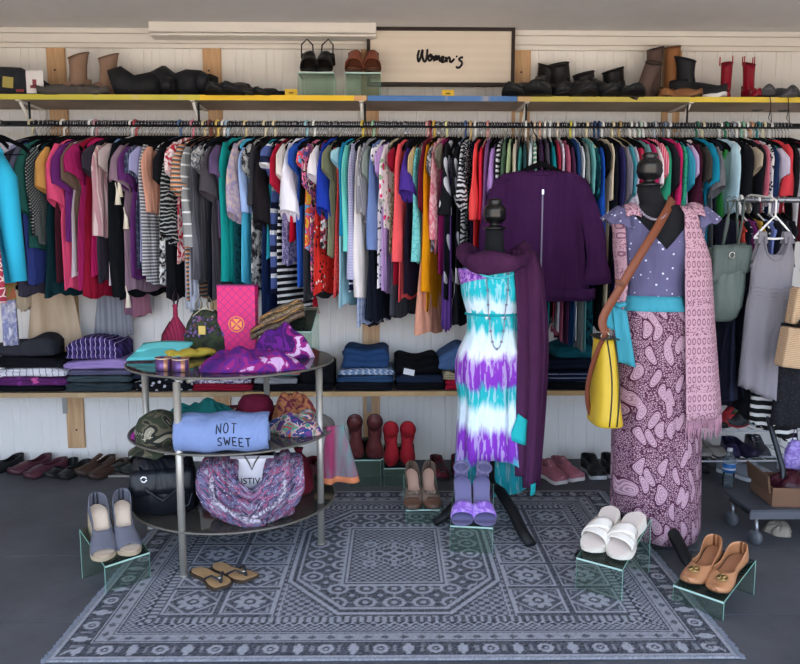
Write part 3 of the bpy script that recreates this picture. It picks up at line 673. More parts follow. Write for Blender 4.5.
(744, 300, 'L202', '#14151a', None, 'black blazer', 'blazer', {'sw': .024}),
(751, 240, 'S172', '#b9ab96', None, 'beige taupe blouse', 'blouse', {}),
(756, 260, 'L200', '#17181e', None, 'black long sleeved t-shirt', 't_shirt', {}),
(761, 230, 'L200', '#c96a7e', None, 'rose pink cardigan', 'cardigan', {}),
(765, 240, 'L206', '#d9d9de', ('dots', '#15161a', 60, .42), 'black and white speckled top', 'top', {}),
(770, 240, 'L200', '#1d2f55', None, 'deep navy blazer', 'blazer', {'sw': .02}),
(777, 220, 'S180', '#cfc6dc', None, 'pearly lilac white shirt', 'shirt', {}),
(783, 220, 'L196', '#d8414b', None, 'coral crimson jacket', 'jacket', {'sw': .04}),
(790, 230, 'L200', '#17171b', None, 'black evening top', 'top', {}),
(796, 230, 'L196', '#c9c9cf', None, 'pale silver sweater', 'sweater', {'sw': .016}),
(803, 240, 'L205', '#5b1a28', None, 'claret red jacket', 'jacket', {}),
(810, 240, 'L205', '#202127', None, 'coal black coat', 'coat', {}),
]
def defl(px):   # how far the near shoulder swings to one side, radians
    if px < 420: return radians(24)
    if px < 520: return radians(24-12*(px-420)/100)
    if px < 640: return radians(12-20*(px-520)/120)
    return radians(-8)
HW = .195
def slot(px):
    a = defl(px); Yn = RODY-HW*cos(a); p = PY(px, 200, Yn); return p.x+HW*sin(a), a
cols = [slot(g[0]) for g in G]
SHORT = [' '.join(g[5].split()[-2:]) if len(g[5].split()[-1]) > 3 else ' '.join(g[5].split()[-2:]) for g in G]
def first_two(s):
    w_ = s.split(); return w_[0]+' '+w_[-1]
names_seen = {}
HCOL = {62: ('white', '#e8e6df'), 35: ('cream', '#d9cfae'), 90: ('white', '#e8e8e8'), 97: ('dusky pink', '#b98790'), 133: ('white', '#e6e2e0'), 131: ('red', '#b2474c'), 178: ('blue', '#4c6a92'), 196: ('pink', '#cf7f8e'), 204: ('cream', '#d7c79a'), 208: ('brown', '#7a4038'),
 213: ('yellow', '#d9bf62'), 220: ('white', '#eceae4'), 229: ('pale blue', '#a9c3d6'), 247: ('cream', '#dccb9f'), 267: ('cream', '#e3dabb'), 274: ('ivory', '#e2d6b0'), 306: ('aqua', '#8fc4d2'), 313: ('white', '#efeee8'), 364: ('yellow', '#ddc24e'), 372: ('mint green', '#9fc8a4'),
 426: ('pink', '#d9a29a'), 431: ('maroon', '#7c2631'), 434: ('yellow', '#dcae47'), 447: ('pale yellow', '#dedb9f'), 465: ('blue', '#3c5680'), 468: ('tan', '#cfae77'), 477: ('white', '#e6e6e2'), 489: ('pink', '#cf8d86'), 528: ('white', '#e8eae6'), 534: ('cream', '#e0d2b8'), 539: ('peach', '#dba98d'),
 544: ('white', '#e9e7df'), 550: ('white', '#eef0f0'), 558: ('cream', '#e9dfc9'), 569: ('yellow', '#d8cf52'), 575: ('white', '#dfe0dc'), 588: ('cream', '#e6d8b4'), 594: ('navy blue', '#22406d'), 598: ('navy blue', '#1c3a66'), 603: ('white', '#e5e6e6'), 612: ('cream', '#e1d3ae'), 619: ('tan', '#b9a069'),
 631: ('white', '#ecebe6'), 636: ('white', '#dcdcd8'), 641: ('pale green', '#c9dccc'), 646: ('white', '#e8e8e4'), 652: ('grey', '#b5bcc6'), 664: ('blue grey', '#6f8296'), 670: ('white', '#dcdcdc'), 699: ('green', '#2a6f58'), 704: ('cream', '#d9d3b2'), 722: ('white', '#e9eae4'), 725: ('green', '#2f7a5a'), 729: ('grey', '#8e94a0'),
 733: ('white', '#eeeeea'), 738: ('mint green', '#86bfa2'), 742: ('white', '#e6e6e0'), 749: ('peach', '#cf9c78'), 753: ('teal', '#2e7f86'), 756: ('cream', '#e4dcb8'), 766: ('white', '#e4e4e4')}
HX = {}
for k, v in HCOL.items():
    x = PY(k, 128, RODY).x
    i = min((j for j in range(len(G)) if j not in HX), key=lambda j: abs(cols[j][0]-x)); HX[i] = v
velvet0 = None
VL, VG = 'slim black velvet hanger with chrome hook on the crowded clothes rail', 'black velvet hangers on the rail'
def velvet(x, a):
    global velvet0
    if velvet0 is None:
        velvet0 = thing('clothes_hanger', VL, 'hanger', (x, RODY, RODZ), (0, 0, pi/2-a), VG)
        hanger_mesh(True, VELVET, CHROME, velvet0); return velvet0
    return dup(velvet0, (x, RODY, RODZ), (0, 0, pi/2-a))
for i, g in enumerate(G):
    px, yb, sc, c, pat, desc, kind, o = g
    x, a = cols[i]; xn = [cols[j][0] for j in (i-1, i+1) if 0 <= j < len(G)]
    gap = min(abs(x-q) for q in xn)*cos(a)
    Yn = RODY-HW*cos(a); zb = PY(px, yb, Yn-.02).z; top = -.070-RND.uniform(0, .028)
    L = RODZ+top-zb; s = sc[0]; sl = .2
    if s != 'N': sl = RODZ+top-.054-PY(px, float(sc[1:]), Yn-.05).z
    a0, a1 = (first_two(G[i-1][5]) if i else 'rail end'), (first_two(G[i+1][5]) if i < len(G)-1 else 'rail end')
    lab = desc+' hanging between '+a0+' and '+a1
    m = mat(c, .9, pat, spec=.15, var=.10, bump=1.); ms = mat(o['sc'], .9, None, spec=.15, var=.1) if 'sc' in o else None
    t = garment(kind, lab, kind.replace('_', ' '), (x, RODY, RODZ), pi/2-a, L, gap, m, s, sl, o.get('sw', 0), HW, o.get('f', 0), o.get('flz', .6), seed=i+11, msl=ms, top=top, neck=RND.uniform(.045, .07))
    if o.get('tas'):
        CR = mat('#e6dcc8', .9)
        for q, (xx, zz) in enumerate(((-.235, -.36), (-.25, -.40), (-.2, -.52), (-.21, -.92))):
            MB().tube([(xx, 0, zz+.08), (xx-.004, -.01, zz+.05), (xx, -.012, zz+.03), (xx, -.012, zz-.03)], [.003, .003, .008, .016], 8).build('tassel', CR, t)
    if i in HX:
        nm, hc = HX[i]
        h = thing('clothes_hanger', nm+' plastic hanger holding the '+desc, 'hanger', (x, RODY, RODZ), (0, 0, pi/2-a))
        hm = mat(hc, .35, var=0, spec=.5); hanger_mesh(False, hm, hm, h, .185)
    else: velvet(x, a)
# further slim hangers squeezed in between
ex = 0
for i in range(len(cols)-1):
    (x0, a0), (x1, a1) = cols[i], cols[i+1]
    if x1-x0 > .024 or i % 3 == 0:
        velvet((x0+x1)/2, (a0+a1)/2); ex += 1
print('garments', len(G), 'extra hangers', ex)
# skirts hung low behind the shirts, seen below their hems
for (px0, px1, y0, y1, c, pat, nm, lab) in [
    (24, 84, 285, 346, '#c9b49b', ('streak', '#b29a80', 12), 'skirt', 'beige flared skirt hanging low above the dark folded sweaters'),
    (14, 33, 280, 306, '#c2b29a', None, 'skirt', 'short sand coloured skirt beside the beige flared skirt'),
    (92, 134, 287, 334, '#8b8d96', ('vs', '#7b7d88', 34, .4), 'skirt', 'grey pleated skirt hanging low above the plaid pile'),
    (122, 152, 278, 312, '#a16a7a', ('streak', '#7d5b74', 14), 'skirt', 'sheer dusty rose skirt with ruffled hem beside the grey pleated skirt'),
    (296, 320, 296, 312, '#c2182c', None, 'skirt', 'short scarlet skirt peeking below the red flowered dress'),
    (184, 200, 262, 306, '#c3c8d4', ('streak', '#8d93a8', 20), 'scarf', 'pale blue tiered scarf hanging above the maroon teardrop bag'),
    (184, 196, 250, 292, '#747078', None, 'scarf', 'smoky grey scarf hanging over the pale blue tiered scarf'),
    (358, 384, 296, 321, '#141a26', None, 'skirt', 'black pencil skirt hanging above the folded jeans'),
    (441, 452, 290, 326, '#5c3a86', None, 'scarf', 'violet ruffled scarf hanging below the black petal jacket')]:
    Y = 4.19 if nm == 'skirt' else 3.88
    a = PY(px0, y0, Y); b = PY(px1, y1, Y); wd = (b.x-a.x)/2; cxx = (a.x+b.x)/2; zt, zb = RODZ-.12, b.z
    t = thing(nm, lab, nm, (cxx, Y, RODZ)); mb = MB(); rings = []; n = 40
    Lq = RODZ-zb
    for i in range(14):
        q = i/13; z = -.17-(Lq-.17)*q; zz = z+RODZ; f = sm(zz, a.z+.12, a.z-.02); w_ = .035*(1-f)+(wd*f*(.72+.28*sm(zz, a.z, zb)) if zb > a.z else wd*f*(1-.34*clamp((zz-zb)/(a.z-zb+.02)))) if nm == 'skirt' else wd*(.5+.5*q); th = .008+.012*f
        ring = []
        for k in range(n):
            u = 2*pi*k/n; c_, s_ = cos(u), sin(u)
            ring.append((w_*c_, th*s_+.008*f*sin(9*c_+k*.0), z-.03*f*(q > .9)*(1-abs(c_))+.008*f*q*sin(11*c_)))
        rings.append(ring)
    mb.loft(rings); mb.build('skirt_body' if nm == 'skirt' else 'cloth', mat(c, .9, pat), t)
# ------------------------------------------------------------------ side rail at the entrance end: garments that face the visitor
def rail_x(name, lab, p0, p1, r, m, extra=None):
    t = thing(name, lab, 'rail', p0); MB().tube([(0, 0, 0), Vector(p1)-Vector(p0)], r, 12).build('rod', m, t); return t
SX = PY(-52, 140, 3.3).x
rail_x('clothes_rail', 'short side clothes rail with the turquoise cardigan', (SX, 2.9, 1.88), (SX, 4.0-.2, 1.88), .013, STEEL)
for (Y, yb, c, pat, s, sly, kind, lab, dxp) in [
    (3.72, 345, '#d9d6df', ('mb', '#8b8fb4', 18), 'N', 0, 'skirt', 'white and blue printed skirt low below the red patterned dress', 4),
    (3.52, 300, '#8d8c4c', ('mb', '#b46a4c', 26), 'L', 285, 'tunic', 'olive and rust speckled tunic behind the red patterned dress', 4),
    (3.42, 283, '#2fb7dd', None, 'L', 281, 'cardigan', 'bright turquoise long sleeved cardigan on the side rail', 0),
    (3.30, 303, '#a8384c', ('lace', '#e7d6cf', 26, .06), 'N', 0, 'dress', 'red paisley dress with cream edge in front of the turquoise cardigan', -8)]:
    top = -.10; zb = PY(5, yb, Y).z; L = 1.88+top-zb; sl = 1.88+top-.074-PY(10, sly, Y).z if s != 'N' else .2
    xx = SX
    t = thing(kind, lab, kind, (xx, Y, 1.88)); r = random.Random(int(Y*100))
    hw = (PY(4+dxp*0, 160, Y).x-xx)*1.0 if s == 'L' else (PY(9+dxp, 260, Y).x-xx)
    mb = MB(); rings = []; n = 36
    for q, w_ in ((0, .06), (.02, .09), (.05, .6*hw), (.08, .9*hw), (.12, hw), (.3, .93*hw), (.6, hw*.98), (.85, 1.04*hw), (1., 1.08*hw)):
        z = top-q*L
        rings.append([(w_*cos(2*pi*k/n), .022*sin(2*pi*k/n)+.014*q*sin(8*cos(2*pi*k/n)+Y*9), z) for k in range(n)])
    mb.loft(rings); mm = mat(c, .9, pat); mb.build('garment_body', mm, t)
    if s == 'L':
        for sd in (-1, 1):
            e = PY(22, sly, Y).x-xx if c == '#2fb7dd' else PY(12, sly, Y).x-xx; e = abs(e)
            mb = MB(); mb.tube([(sd*(hw-.04), -.02, top-.10), (sd*(hw+(e-hw)*.15), -.024, top-.2), (sd*(hw+(e-hw)*.6), -.028, top-.07-sl*.62), (sd*e, -.03, top-.074-sl)], [.045, .055, .045, .036], 12, flat=1, up=(1, 0, 0)); mb.build('sleeve', mm, t)
    h = thing('clothes_hanger', 'black hanger on the side rail carrying the '+' '.join(lab.split()[:4]), 'hanger', (xx, Y, 1.88), (0, 0, 0)); hanger_mesh(True, VELVET, CHROME, h, .15)
# ------------------------------------------------------------------ shoes
def outline(u, W, toe):
    w = W/2*(.74+.26*sm(u, .35, .68))*(1-.10*sin(pi*clamp((u-.25)/.4)))
    if u < .16: w *= sqrt(max(0, 1-(1-u/.16)**2))
    k = {'round': .74, 'point': .60, 'square': .86}[toe]
    if u > k: q = (u-k)/(1-k); w *= (1-q**2)**.5 if toe != 'point' else (1-q**1.35)**.8
    return w
def shoe(name, label, loc, rotz, pitch, L=.245, W=.088, heel=0., toe='round', style='flat', c='#222', sole='#3a3028', lining='#b79f88', pat=None, rough=.5, st=.010, group=None, shaft=0., mirror=1, roll=0., scale=1, wedge=False, bow=None, lace=None, cap=None, strap=None, block=True, cut=None):
    cat = {'boot': 'boot', 'sandal': 'sandal', 'slide': 'sandal', 'thong': 'sandal'}.get(style, 'shoe')
    if name.endswith('boot') or name.endswith('bootie'): cat = 'boot'
    t = thing(name, label, cat, loc, (roll, pitch, rotz), group); t.scale = (scale,)*3
    um, sm_, lm = mat(c, rough, pat, var=.15, spec=.4), mat(sole, .7, var=.1), mat(lining, .8, var=.08)
    X = lambda u: -L/2+u*L
    zs = lambda u: st+heel*(1-sm(u, .12, .66))+.012*sm(u, .85, 1)*(style not in ('slide',))
    bend = lambda u: mirror*.010*sin(pi*clamp(u))      # inward curve of the last
    US = [.5-.5*cos(pi*i/26) for i in range(27)]; US[0] = .004; US[-1] = .996
    # sole
    mb = MB(); rings = []
    for u in US:
        w = outline(u, W, toe)+.003; b = bend(u); zt = zs(u); zb = zt-st if not wedge else (0 if u < .8 else .0+.012*sm(u, .85, 1))
        rings.append([(X(u), b-w, zb), (X(u), b+w, zb), (X(u), b+w*1.01, (zb+zt)/2), (X(u), b+w, zt), (X(u), b-w, zt), (X(u), b-w*1.01, (zb+zt)/2)])
    mb.loft(rings); mb.build('sole', sm_, t, smooth=False)
    # footbed
    mb = MB(); rings = []
    for u in US:
        w = outline(u, W, toe)-.004; w = max(w, .001); b = bend(u); z = zs(u)
        rings.append([(X(u), b-w, z+.0005), (X(u), b+w, z+.0005), (X(u), b+w, z+.003), (X(u), b-w, z+.003)])
    mb.loft(rings); mb.build('insole', lm, t, smooth=False)
    if heel > .02 and not wedge and block:
        mb = MB(); hw_ = .030 if heel < .05 else .024
        mb.loft([[(X(.125)+a*.030*(1-.25*k/4)-(.004*k/4), bend(.1)+b*hw_*(1-.2*k/4), (heel+.002)*(1-k/4)) for a, b in ((-1, -.8), (-.6, -1), (.9, -1), (1, -.8), (1, .8), (.9, 1), (-.6, 1), (-1, .8))] for k in range(5)])
        mb.build('heel', sm_, t)
    if style in ('flat', 'sneaker', 'boot', 'loafer', 'peep'):
        uo = cut or {'flat': .63, 'peep': .60, 'sneaker': .52, 'boot': .42, 'loafer': .55}[style]
        hh = {'flat': (.052, .027, .036), 'peep': (.060, .030, .042), 'sneaker': (.068, .052, .055), 'boot': (.085, .085, .075), 'loafer': (.060, .042, .052)}[style]
        uend = .90 if style == 'peep' else .999
        def H(u): return hh[0]*(1-sm(u, .06, .35))+hh[1]*sm(u, .06, .35)*(1-sm(u, .4, uo+.05))+hh[2]*sm(u, .4, uo+.05)*(1-.48*sm(u, uo, 1)) if u < uo+.4 else hh[2]*(1-.48*sm(u, uo, 1))
        m_ = 6; rows = []
        for u in US:
            if u > uend: break
            w = outline(u, W, toe)+.002; b = bend(u); h = H(u); z0 = zs(u)-.002; cl = sm(u, uo-.05, uo+.05)
            row = []
            for sd in (-1, 1):
                for k in range(m_):
                    q = k/(m_-1); th = q*pi/2
                    yo, zo = w*(1+.03*sin(q*pi)-.10*q*(1-sm(u, .0, .14))-.08*q), h*q
                    yc, zc = w*cos(th)**.75, h*sin(th)**.9
                    row.append((X(u)+(-.006*q if u < .1 else 0), b+sd*(yo+(yc-yo)*cl), z0+zo+(zc-zo)*cl))
            rows.append((u, row))
        mb = MB(); vs = [p for _, r_ in rows for p in r_]; fs = []; nr = 2*m_
        for i in range(len(rows)-1):
            for k in range(m_-1):
                fs.append((i*nr+k, i*nr+k+1, (i+1)*nr+k+1, (i+1)*nr+k)); fs.append((i*nr+m_+k, (i+1)*nr+m_+k, (i+1)*nr+m_+k+1, i*nr+m_+k+1))
            if rows[i][0] >= uo: fs.append((i*nr+m_-1, i*nr+2*m_-1, (i+1)*nr+2*m_-1, (i+1)*nr+m_-1))
        for k in range(m_-1): fs.append((k, m_+k, m_+k+1, k+1))
        if style != 'peep':
            o_ = (len(rows)-1)*nr
            for k in range(m_-1): fs.append((o_+k, o_+k+1, o_+m_+k+1, o_+m_+k))
        mb.add(vs, fs); mb.build('upper', um, t, solid=.0025)
        if cap:
            mb = MB(); mb.slab(lambda a, b2: ((X(.78+.21*a)), bend(.9)+(outline(.78+.21*a, W, toe)+.004)*sin((b2-.5)*pi), zs(.8+.2*a)+(H(.78+.21*a)+.001)*cos((b2-.5)*pi)**.9 if abs(b2-.5) < .499 else zs(.9)), 6, 11, .002)
            mb.build('toe_cap', mat(cap, rough), t)
        if style == 'sneaker' or lace:
            tg_ = MB().slab(lambda a, b2: (X(uo-.20+.24*a), bend(.5)+(b2-.5)*.042, zs(.45)+.082-.030*a+.004*cos((b2-.5)*pi)), 5, 5, .004).build('tongue', um, t)
            lcm = mat(lace or '#e8e8e8', .8)
            for i in range(4):
                x = X(uo-.14+.05*i); z = zs(.45)+.078-.009*i
                MB().tube([(x, bend(.5)-.026, z-.010), (x+.005, bend(.5), z+.001), (x, bend(.5)+.026, z-.010)], .0026, 6).build('lace', lcm, tg_)
    if shaft:
        mb = MB(); rg = []; xc = X(.24)
        for i in range(9):
            q = i/8; z = .05+(shaft-.05)*q; rx = .048-.007*sin(q*pi)+.002*q; ry = .037+.005*q
            rg.append([(xc+.01*(1-q)+rx*cos(2*pi*k/20), bend(.2)+ry*sin(2*pi*k/20), z+heel*.6+st-.016*q*cos(2*pi*k/20)) for k in range(20)])
        ins = [[(xc+(x-xc)*.93, bend(.2)+(y-bend(.2))*.93, z) for x, y, z in rg[-1-i]] for i in range(4)]
        mb.loft(rg+ins, False, True); mb.build('shaft', um, t)
        MB().tube([(xc+.050*cos(2*pi*k/20), bend(.2)+.042*sin(2*pi*k/20), shaft+heel*.6+st-.016*cos(2*pi*k/20)) for k in range(21)], .003, 6).build('collar', lm if style != 'x' else um, t)
    def band(u0a, u1a, u0b, u1b, h, m, nm='strap', th=.003, hb=None):
        """strap over the foot from the -y edge (u0a..u1a) to the +y edge (u0b..u1b)"""
        def P(a, b2):
            u = (u0a+(u1a-u0a)*a)*(1-b2)+(u0b+(u1b-u0b)*a)*b2; th_ = (b2-.5)*pi
            return (X(u), bend(u)+(outline(u, W, toe)+.004)*sin(th_), zs(u)+max(0, cos(th_))**.7*(h-(.006 if hb is None else hb)*a)-.002)
        MB().slab(P, 5, 15, th).build(nm, m, t)
    if style == 'slide':
        band(.42, .60, .58, .78, .052, um); band(.58, .78, .42, .60, .056, um); band(.66, .76, .70, .84, .048, um)
    if style == 'cross':
        band(.36, .66, .52, .80, .058, um); band(.52, .82, .36, .66, .062, um)
    if style == 'band': band(.58, .82, .58, .82, .046, um)
    if style == 'thong':
        for sd, nm in ((-1, 'strap'), (1, 'strap')):
            p = [(X(.80), bend(.8), zs(.8)+.002), (X(.76), bend(.76)+sd*.006, zs(.7)+.014), (X(.66), bend(.66)+sd*.024, zs(.6)+.026), (X(.52), bend(.5)+sd*(outline(.52, W, toe)-.001), zs(.5)+.008), (X(.50), bend(.5)+sd*outline(.5, W, toe), zs(.5)-.002)]
            MB().tube(p, .0045, 8, flat=1).build(nm, um, t)
        MB().lathe([(0, 0), (.009, 0), (.008, .004), (0, .005)], n=10).build('ornament', mat('#c9c5bb', .2, metal=.8), t, loc=(X(.74), bend(.74), zs(.7)+.017))
    if strap == 'slingback':
        MB().tube([(X(.42), -W*.36, zs(.42)+.02), (X(.2), -W*.34, zs(.2)+.055), (X(.05), 0, zs(.05)+.075), (X(.2), W*.34, zs(.2)+.055), (X(.42), W*.36, zs(.42)+.02)], .0042, 6).build('heel_strap', um, t)
    if strap == 'ankle':
        P_ = [(X(.18)+.034*cos(a), .030*sin(a), zs(.15)+.085) for a in [2*pi*k/16 for k in range(17)]]
        MB().tube(P_, .0055, 8).build('ankle_strap', sm_, t)
        MB().slab(lambda a, b2: (X(.01)+.020*(1-cos((b2-.5)*2.4)), .030*sin((b2-.5)*2.4), zs(.05)+.088*a), 6, 9, .003).build('heel_counter', sm_, t)
    if bow:
        bm_ = mat(bow, .5)
        mb = MB()
        for sd in (-1, 1): mb.tube([(X(.70), bend(.7)+sd*.003, zs(.7)+.040), (X(.72), bend(.7)+sd*.014, zs(.7)+.045), (X(.70), bend(.7)+sd*.024, zs(.7)+.036)], [.004, .009, .006], 8)
        mb.tube([(X(.70), -.005+bend(.7), zs(.7)+.041), (X(.70), .005+bend(.7), zs(.7)+.041)], .006, 8); mb.build('bow', bm_, t)
    return t
def pair(name, lab, where, p, rz, pitch=0., sep=.10, fan=0., dz=(0, 0), stag=0., **kw):
    """two shoes side by side: two things"""
    out = []; kw = dict(kw)
    for i, sd in enumerate((-1, 1)):
        side = Vector((-sin(rz), cos(rz), 0))*sd*sep/2; fw = Vector((cos(rz)*cos(pitch), sin(rz)*cos(pitch), -sin(pitch)))*stag*sd
        pos = Vector(p)+side+fw+Vector((0, 0, dz[i]))
        out.append(shoe(name, lab[i]+' '+where, pos, rz+sd*fan, pitch, mirror=-sd, **kw))
    return out
# clear acrylic risers: front panel, sloping top, back panel
ACR = glass_mat('#eff6f1', .035, 'acrylic', '#a5c4b0'); EDG = mat('#b5d6cb', .2, var=0, spec=.6)
def riser(label, p, rz, w, h0, h1, d, group=None, lip=True):
    """p: floor point under the middle of the front panel, rz: heading of the front (local -y faces the visitor)"""
    t = thing('acrylic_riser', label, 'display stand', p, (0, 0, rz), group); th = .005
    MB().box(-w/2, w/2, 0, th, 0, h0).build('front_panel', ACR, t, smooth=False)
    MB().box(-w/2, w/2, d-th, d, 0, h1).build('back_panel', ACR, t, smooth=False)
    a = atan2(h1-h0, d); Lt = sqrt(d*d+(h1-h0)**2); M = Matrix.Translation((0, 0, h0)) @ Matrix.Rotation(a, 4, 'X')
    MB().box(-w/2, w/2, 0, Lt, 0, th, M).build('top_panel', ACR, t, smooth=False)
    MB().box(-w/2, w/2, -.002, 0, -.001, th+.001, M).build('polished_edge', EDG, t, smooth=False)
    GE = mat('#7fab9e', .2, var=0)
    for sx in (-1, 1):
        x = sx*w/2; u_, v_ = min(x, x+sx*.001), max(x, x+sx*.001)
        MB().box(u_, v_, .0, th, .001, h0).build('side_edge', GE, t, smooth=False)
        MB().box(u_, v_, d-th, d, .001, h1).build('side_edge', GE, t, smooth=False)
        MB().box(u_, v_, 0, Lt, 0, th, M).build('side_edge', GE, t, smooth=False)
    t['slope'] = a; return t
def on_riser(t, w_, d_, u=.5, x=0., lift=.006):
    """point on the sloping top"""
    rz = t.rotation_euler.z; h0, h1, d = w_
    lp = Vector((x, d*u, h0+(h1-h0)*u+lift)); return Vector(t.location)+Matrix.Rotation(rz, 3, 'Z') @ lp
def riser_pair(rlab, front_px, front_py, rz, w, h0, h1, d, name, lab, where, sep, fan=0., u=.5, z0=0., yw=0, stag=0, **kw):
    p = PZ(front_px, front_py, z0); rr = riser(rlab, p, rz, w, h0, h1, d); a = atan2(h1-h0, d)
    q = on_riser(rr, (h0, h1, d), None, u); pair(name, lab, where, q, rz-pi/2+yw, a, sep=sep, fan=fan, stag=stag, **kw); return rr
LR = lambda s, a='left one of the ', b='right one of the ': (a+s, b+s)
# --- floor displays
riser_pair('clear riser under the grey wedge espadrilles on bare concrete', 129, 588, radians(45), .175, .11, .195, .21,
  'wedge_espadrille', ('grey peep toe wedge espadrille nearer the table leg', 'grey peep toe wedge espadrille farther from the table'), 'on the riser', .098, fan=0.02, u=.55, L=.25, W=.09, heel=.055, wedge=True, style='peep', c='#5f606b', sole='#b09e84', lining='#cdb9a5', rough=.9, st=.02, cut=.56, yw=-radians(17))
riser_pair('clear riser under the white cross strap slides on the rug', 598, 597, radians(-38), .175, .125, .225, .30,
  'slide_sandal', ('white cross strap slide sandal farther from the pink skirt', 'white cross strap slide sandal nearer the pink skirt'), 'on clear riser', .108, fan=-.0, u=.5, L=.26, W=.10, heel=.012, style='slide', wedge=True, c='#ddd6cc', sole='#dbd3c6', lining='#d9ccc2', rough=.5, st=.026, toe='round')
riser_pair('clear riser under the tan ballet flats at the rug corner', 697, 612, radians(-47), .18, .065, .13, .28,
  'ballet_flat', ('tan ballet flat with round gold emblem nearer the rug', 'tan ballet flat with round gold emblem farther off the rug'), '', .100, fan=0, u=.50, L=.255, W=.088, heel=.012, style='flat', c='#b27d57', sole='#3c2c22', lining='#9a6a4c', rough=.35, st=.006)
riser_pair('clear riser under the beige bow flats beside the form\'s foot', 423, 526, radians(2), .155, .075, .185, .19,
  'bow_flat', ('taupe cap toe flat with bow nearer the red ankle boots', 'taupe cap toe flat with bow nearer the tie dye dress'), '', .092, fan=.03, u=.5, L=.25, W=.084, heel=.01, style='flat', c='#6b5a4e', sole='#2e2622', lining='#b49483', rough=.6, st=.006, cap='#5c4133', bow='#7a685c')
riser_pair('clear riser under the purple wedge sandals at the dress hem', 471, 555, radians(-9), .175, .12, .225, .25,
  'wedge_sandal', ('purple satin banded wedge sandal nearer the beige bow flats', 'purple satin banded wedge sandal nearer the teal dress hem'), '', .098, fan=.05, u=.40, yw=radians(6), L=.245, W=.090, heel=.06, wedge=True, style='band', strap='ankle', c='#8a5fc4', sole='#6b6688', lining='#67648a', rough=.3, pat=('mb', '#b79ae0', 30), st=.012)
riser_pair('clear riser under the maroon ankle boots by the wall', 365, 487, radians(1), .17, .145, .22, .19, 
  'ankle_boot', ('maroon leather ankle boot with open throat nearer the round table', 'maroon leather ankle boot with open throat nearer the red pair'), '', .120, u=.5, z0=0, L=.24, W=.090, heel=.02, style='boot', c='#5a2a2c', sole='#221a1a', lining='#1d1517', shaft=.105, rough=.4)
riser_pair('clear riser under the bright red ankle boots by the wall', 400, 486, radians(1), .17, .095, .18, .19,
  'ankle_boot', ('bright red suede ankle boot nearer the maroon pair', 'bright red suede ankle boot nearer the beige bow flats'), '', .105, u=.5, z0=0, L=.235, W=.084, heel=.04, toe='point', style='boot', c='#a01626', sole='#3a1216', lining='#701018', shaft=.095, rough=.8)
# gold emblems on the tan ballet flats
for o in [o for o in list(COL.objects) if o.name.startswith('ballet_flat')]:
    g_ = mat('#a98f5e', .3, metal=.8); x = -.1275+.78*.255
    mb = MB(); mb.tube([(x+.019*cos(2*pi*k/20), .005+.019*sin(2*pi*k/20), .040-.0*k) for k in range(21)], .0024, 6)
    for k in range(4):
        a = k*pi/2+pi/4; mb.tube([(x, .005, .041), (x+.017*cos(a), .005+.017*sin(a), .040)], [.0035, .0045], 6)
    mb.lathe([(0, 0), (.017, 0), (.017, .001), (0, .002)], (x, .005, .0375), 16); mb.build('emblem', g_, o)
# thong sandals lying on the rug
pz = PZ(210, 581, .010); shoe('flip_flop', 'tan and navy thong sandal lying flat nearer the table leg on rug', pz, radians(-46), 0, L=.235, W=.088, style='thong', c='#23242c', sole='#3a2d22', lining='#b08e66', st=.012)
pz = PZ(235, 574, .010); shoe('flip_flop', 'tan and navy thong sandal lying skewed behind the other on rug', pz, radians(-36), 0, L=.235, W=.088, style='thong', c='#23242c', sole='#3a2d22', lining='#b08e66', st=.012, mirror=-1)
# --- row along the wall, on the concrete
def fp(px, py): return PZ(px, py, 0)
F_ = -pi/2
shoe('clog', 'black clog shoe beginning the row by the wall', fp(2, 470), F_-.5, 0, L=.26, style='loafer', c='#15161a', sole='#0e0e10', lining='#101012')
pair('loafer', ('maroon loafer beside the black clog', 'maroon loafer beside the black flats'), 'in the wall row', fp(38, 472), F_-.55, sep=.15, style='loafer', c='#4c2530', sole='#23161a', lining='#1b1316', L=.26)
pair('ballet_flat_shoe', ('black and cream flat with pale insole nearer the maroon loafers', 'black and cream flat with pale insole nearer the brown loafers'), '', fp(68, 474), F_-.35, sep=.10, style='flat', c='#17181b', sole='#111', lining='#8e8a86', L=.235)
pair('moccasin', ('brown moccasin nearer the black and cream flats', 'brown moccasin nearer the low metal riser'), 'by the wall', fp(102, 473), F_-.6, sep=.13, style='loafer', c='#3d2a22', sole='#1c1512', lining='#191310', lace='#5a4030', L=.255)
t = thing('shoe_riser', 'low grey metal riser on the floor behind the table leg', 'display stand', fp(130, 472)); MB().box(-.10, .14, -.10, .08, 0, .012).build('plate', mat('#8d8b84', .4, metal=.5), t, smooth=False, bevel=.003)
pair('low_heel_shoe', ('dark green low shoe on the metal riser nearer the moccasins', 'dark green low shoe on the metal riser nearer the black bag'), '', fp(132, 471)+Vector((0, 0, .0122)), F_-.6, sep=.10, style='flat', c='#1d2422', sole='#101010', lining='#202624', L=.22)
pair('canvas_sneaker', ('dusty pink canvas sneaker with white sole nearer the purple shawl', 'dusty pink canvas sneaker with white sole nearer the black trainers'), '', fp(559, 478), F_+.45, sep=.12, style='sneaker', c='#a3616f', sole='#c9bfc0', lining='#6b4650', st=.022, L=.25, lace='#b99aa2')
pair('running_shoe', ('black knit trainer with white sole nearer the pink sneakers', 'black knit trainer with white sole nearer the paisley skirt'), '', fp(603, 474), F_+.08, sep=.125, style='sneaker', c='#0d0e11', sole='#b9bbc0', lining='#0a0a0c', st=.022, L=.26, W=.095, lace='#15161a', shaft=.0)
pair('running_shoe', ('black and red trainer behind the beige bow flats near maroon boots', 'black and red trainer behind the beige bow flats near the dress'), '', fp(449, 475), F_+.1, sep=.13, style='sneaker', c='#1a1418', sole='#2a1c20', lining='#5d1726', pat=('mb', '#6e1c30', 14), st=.02, L=.25, lace='#8a2436')
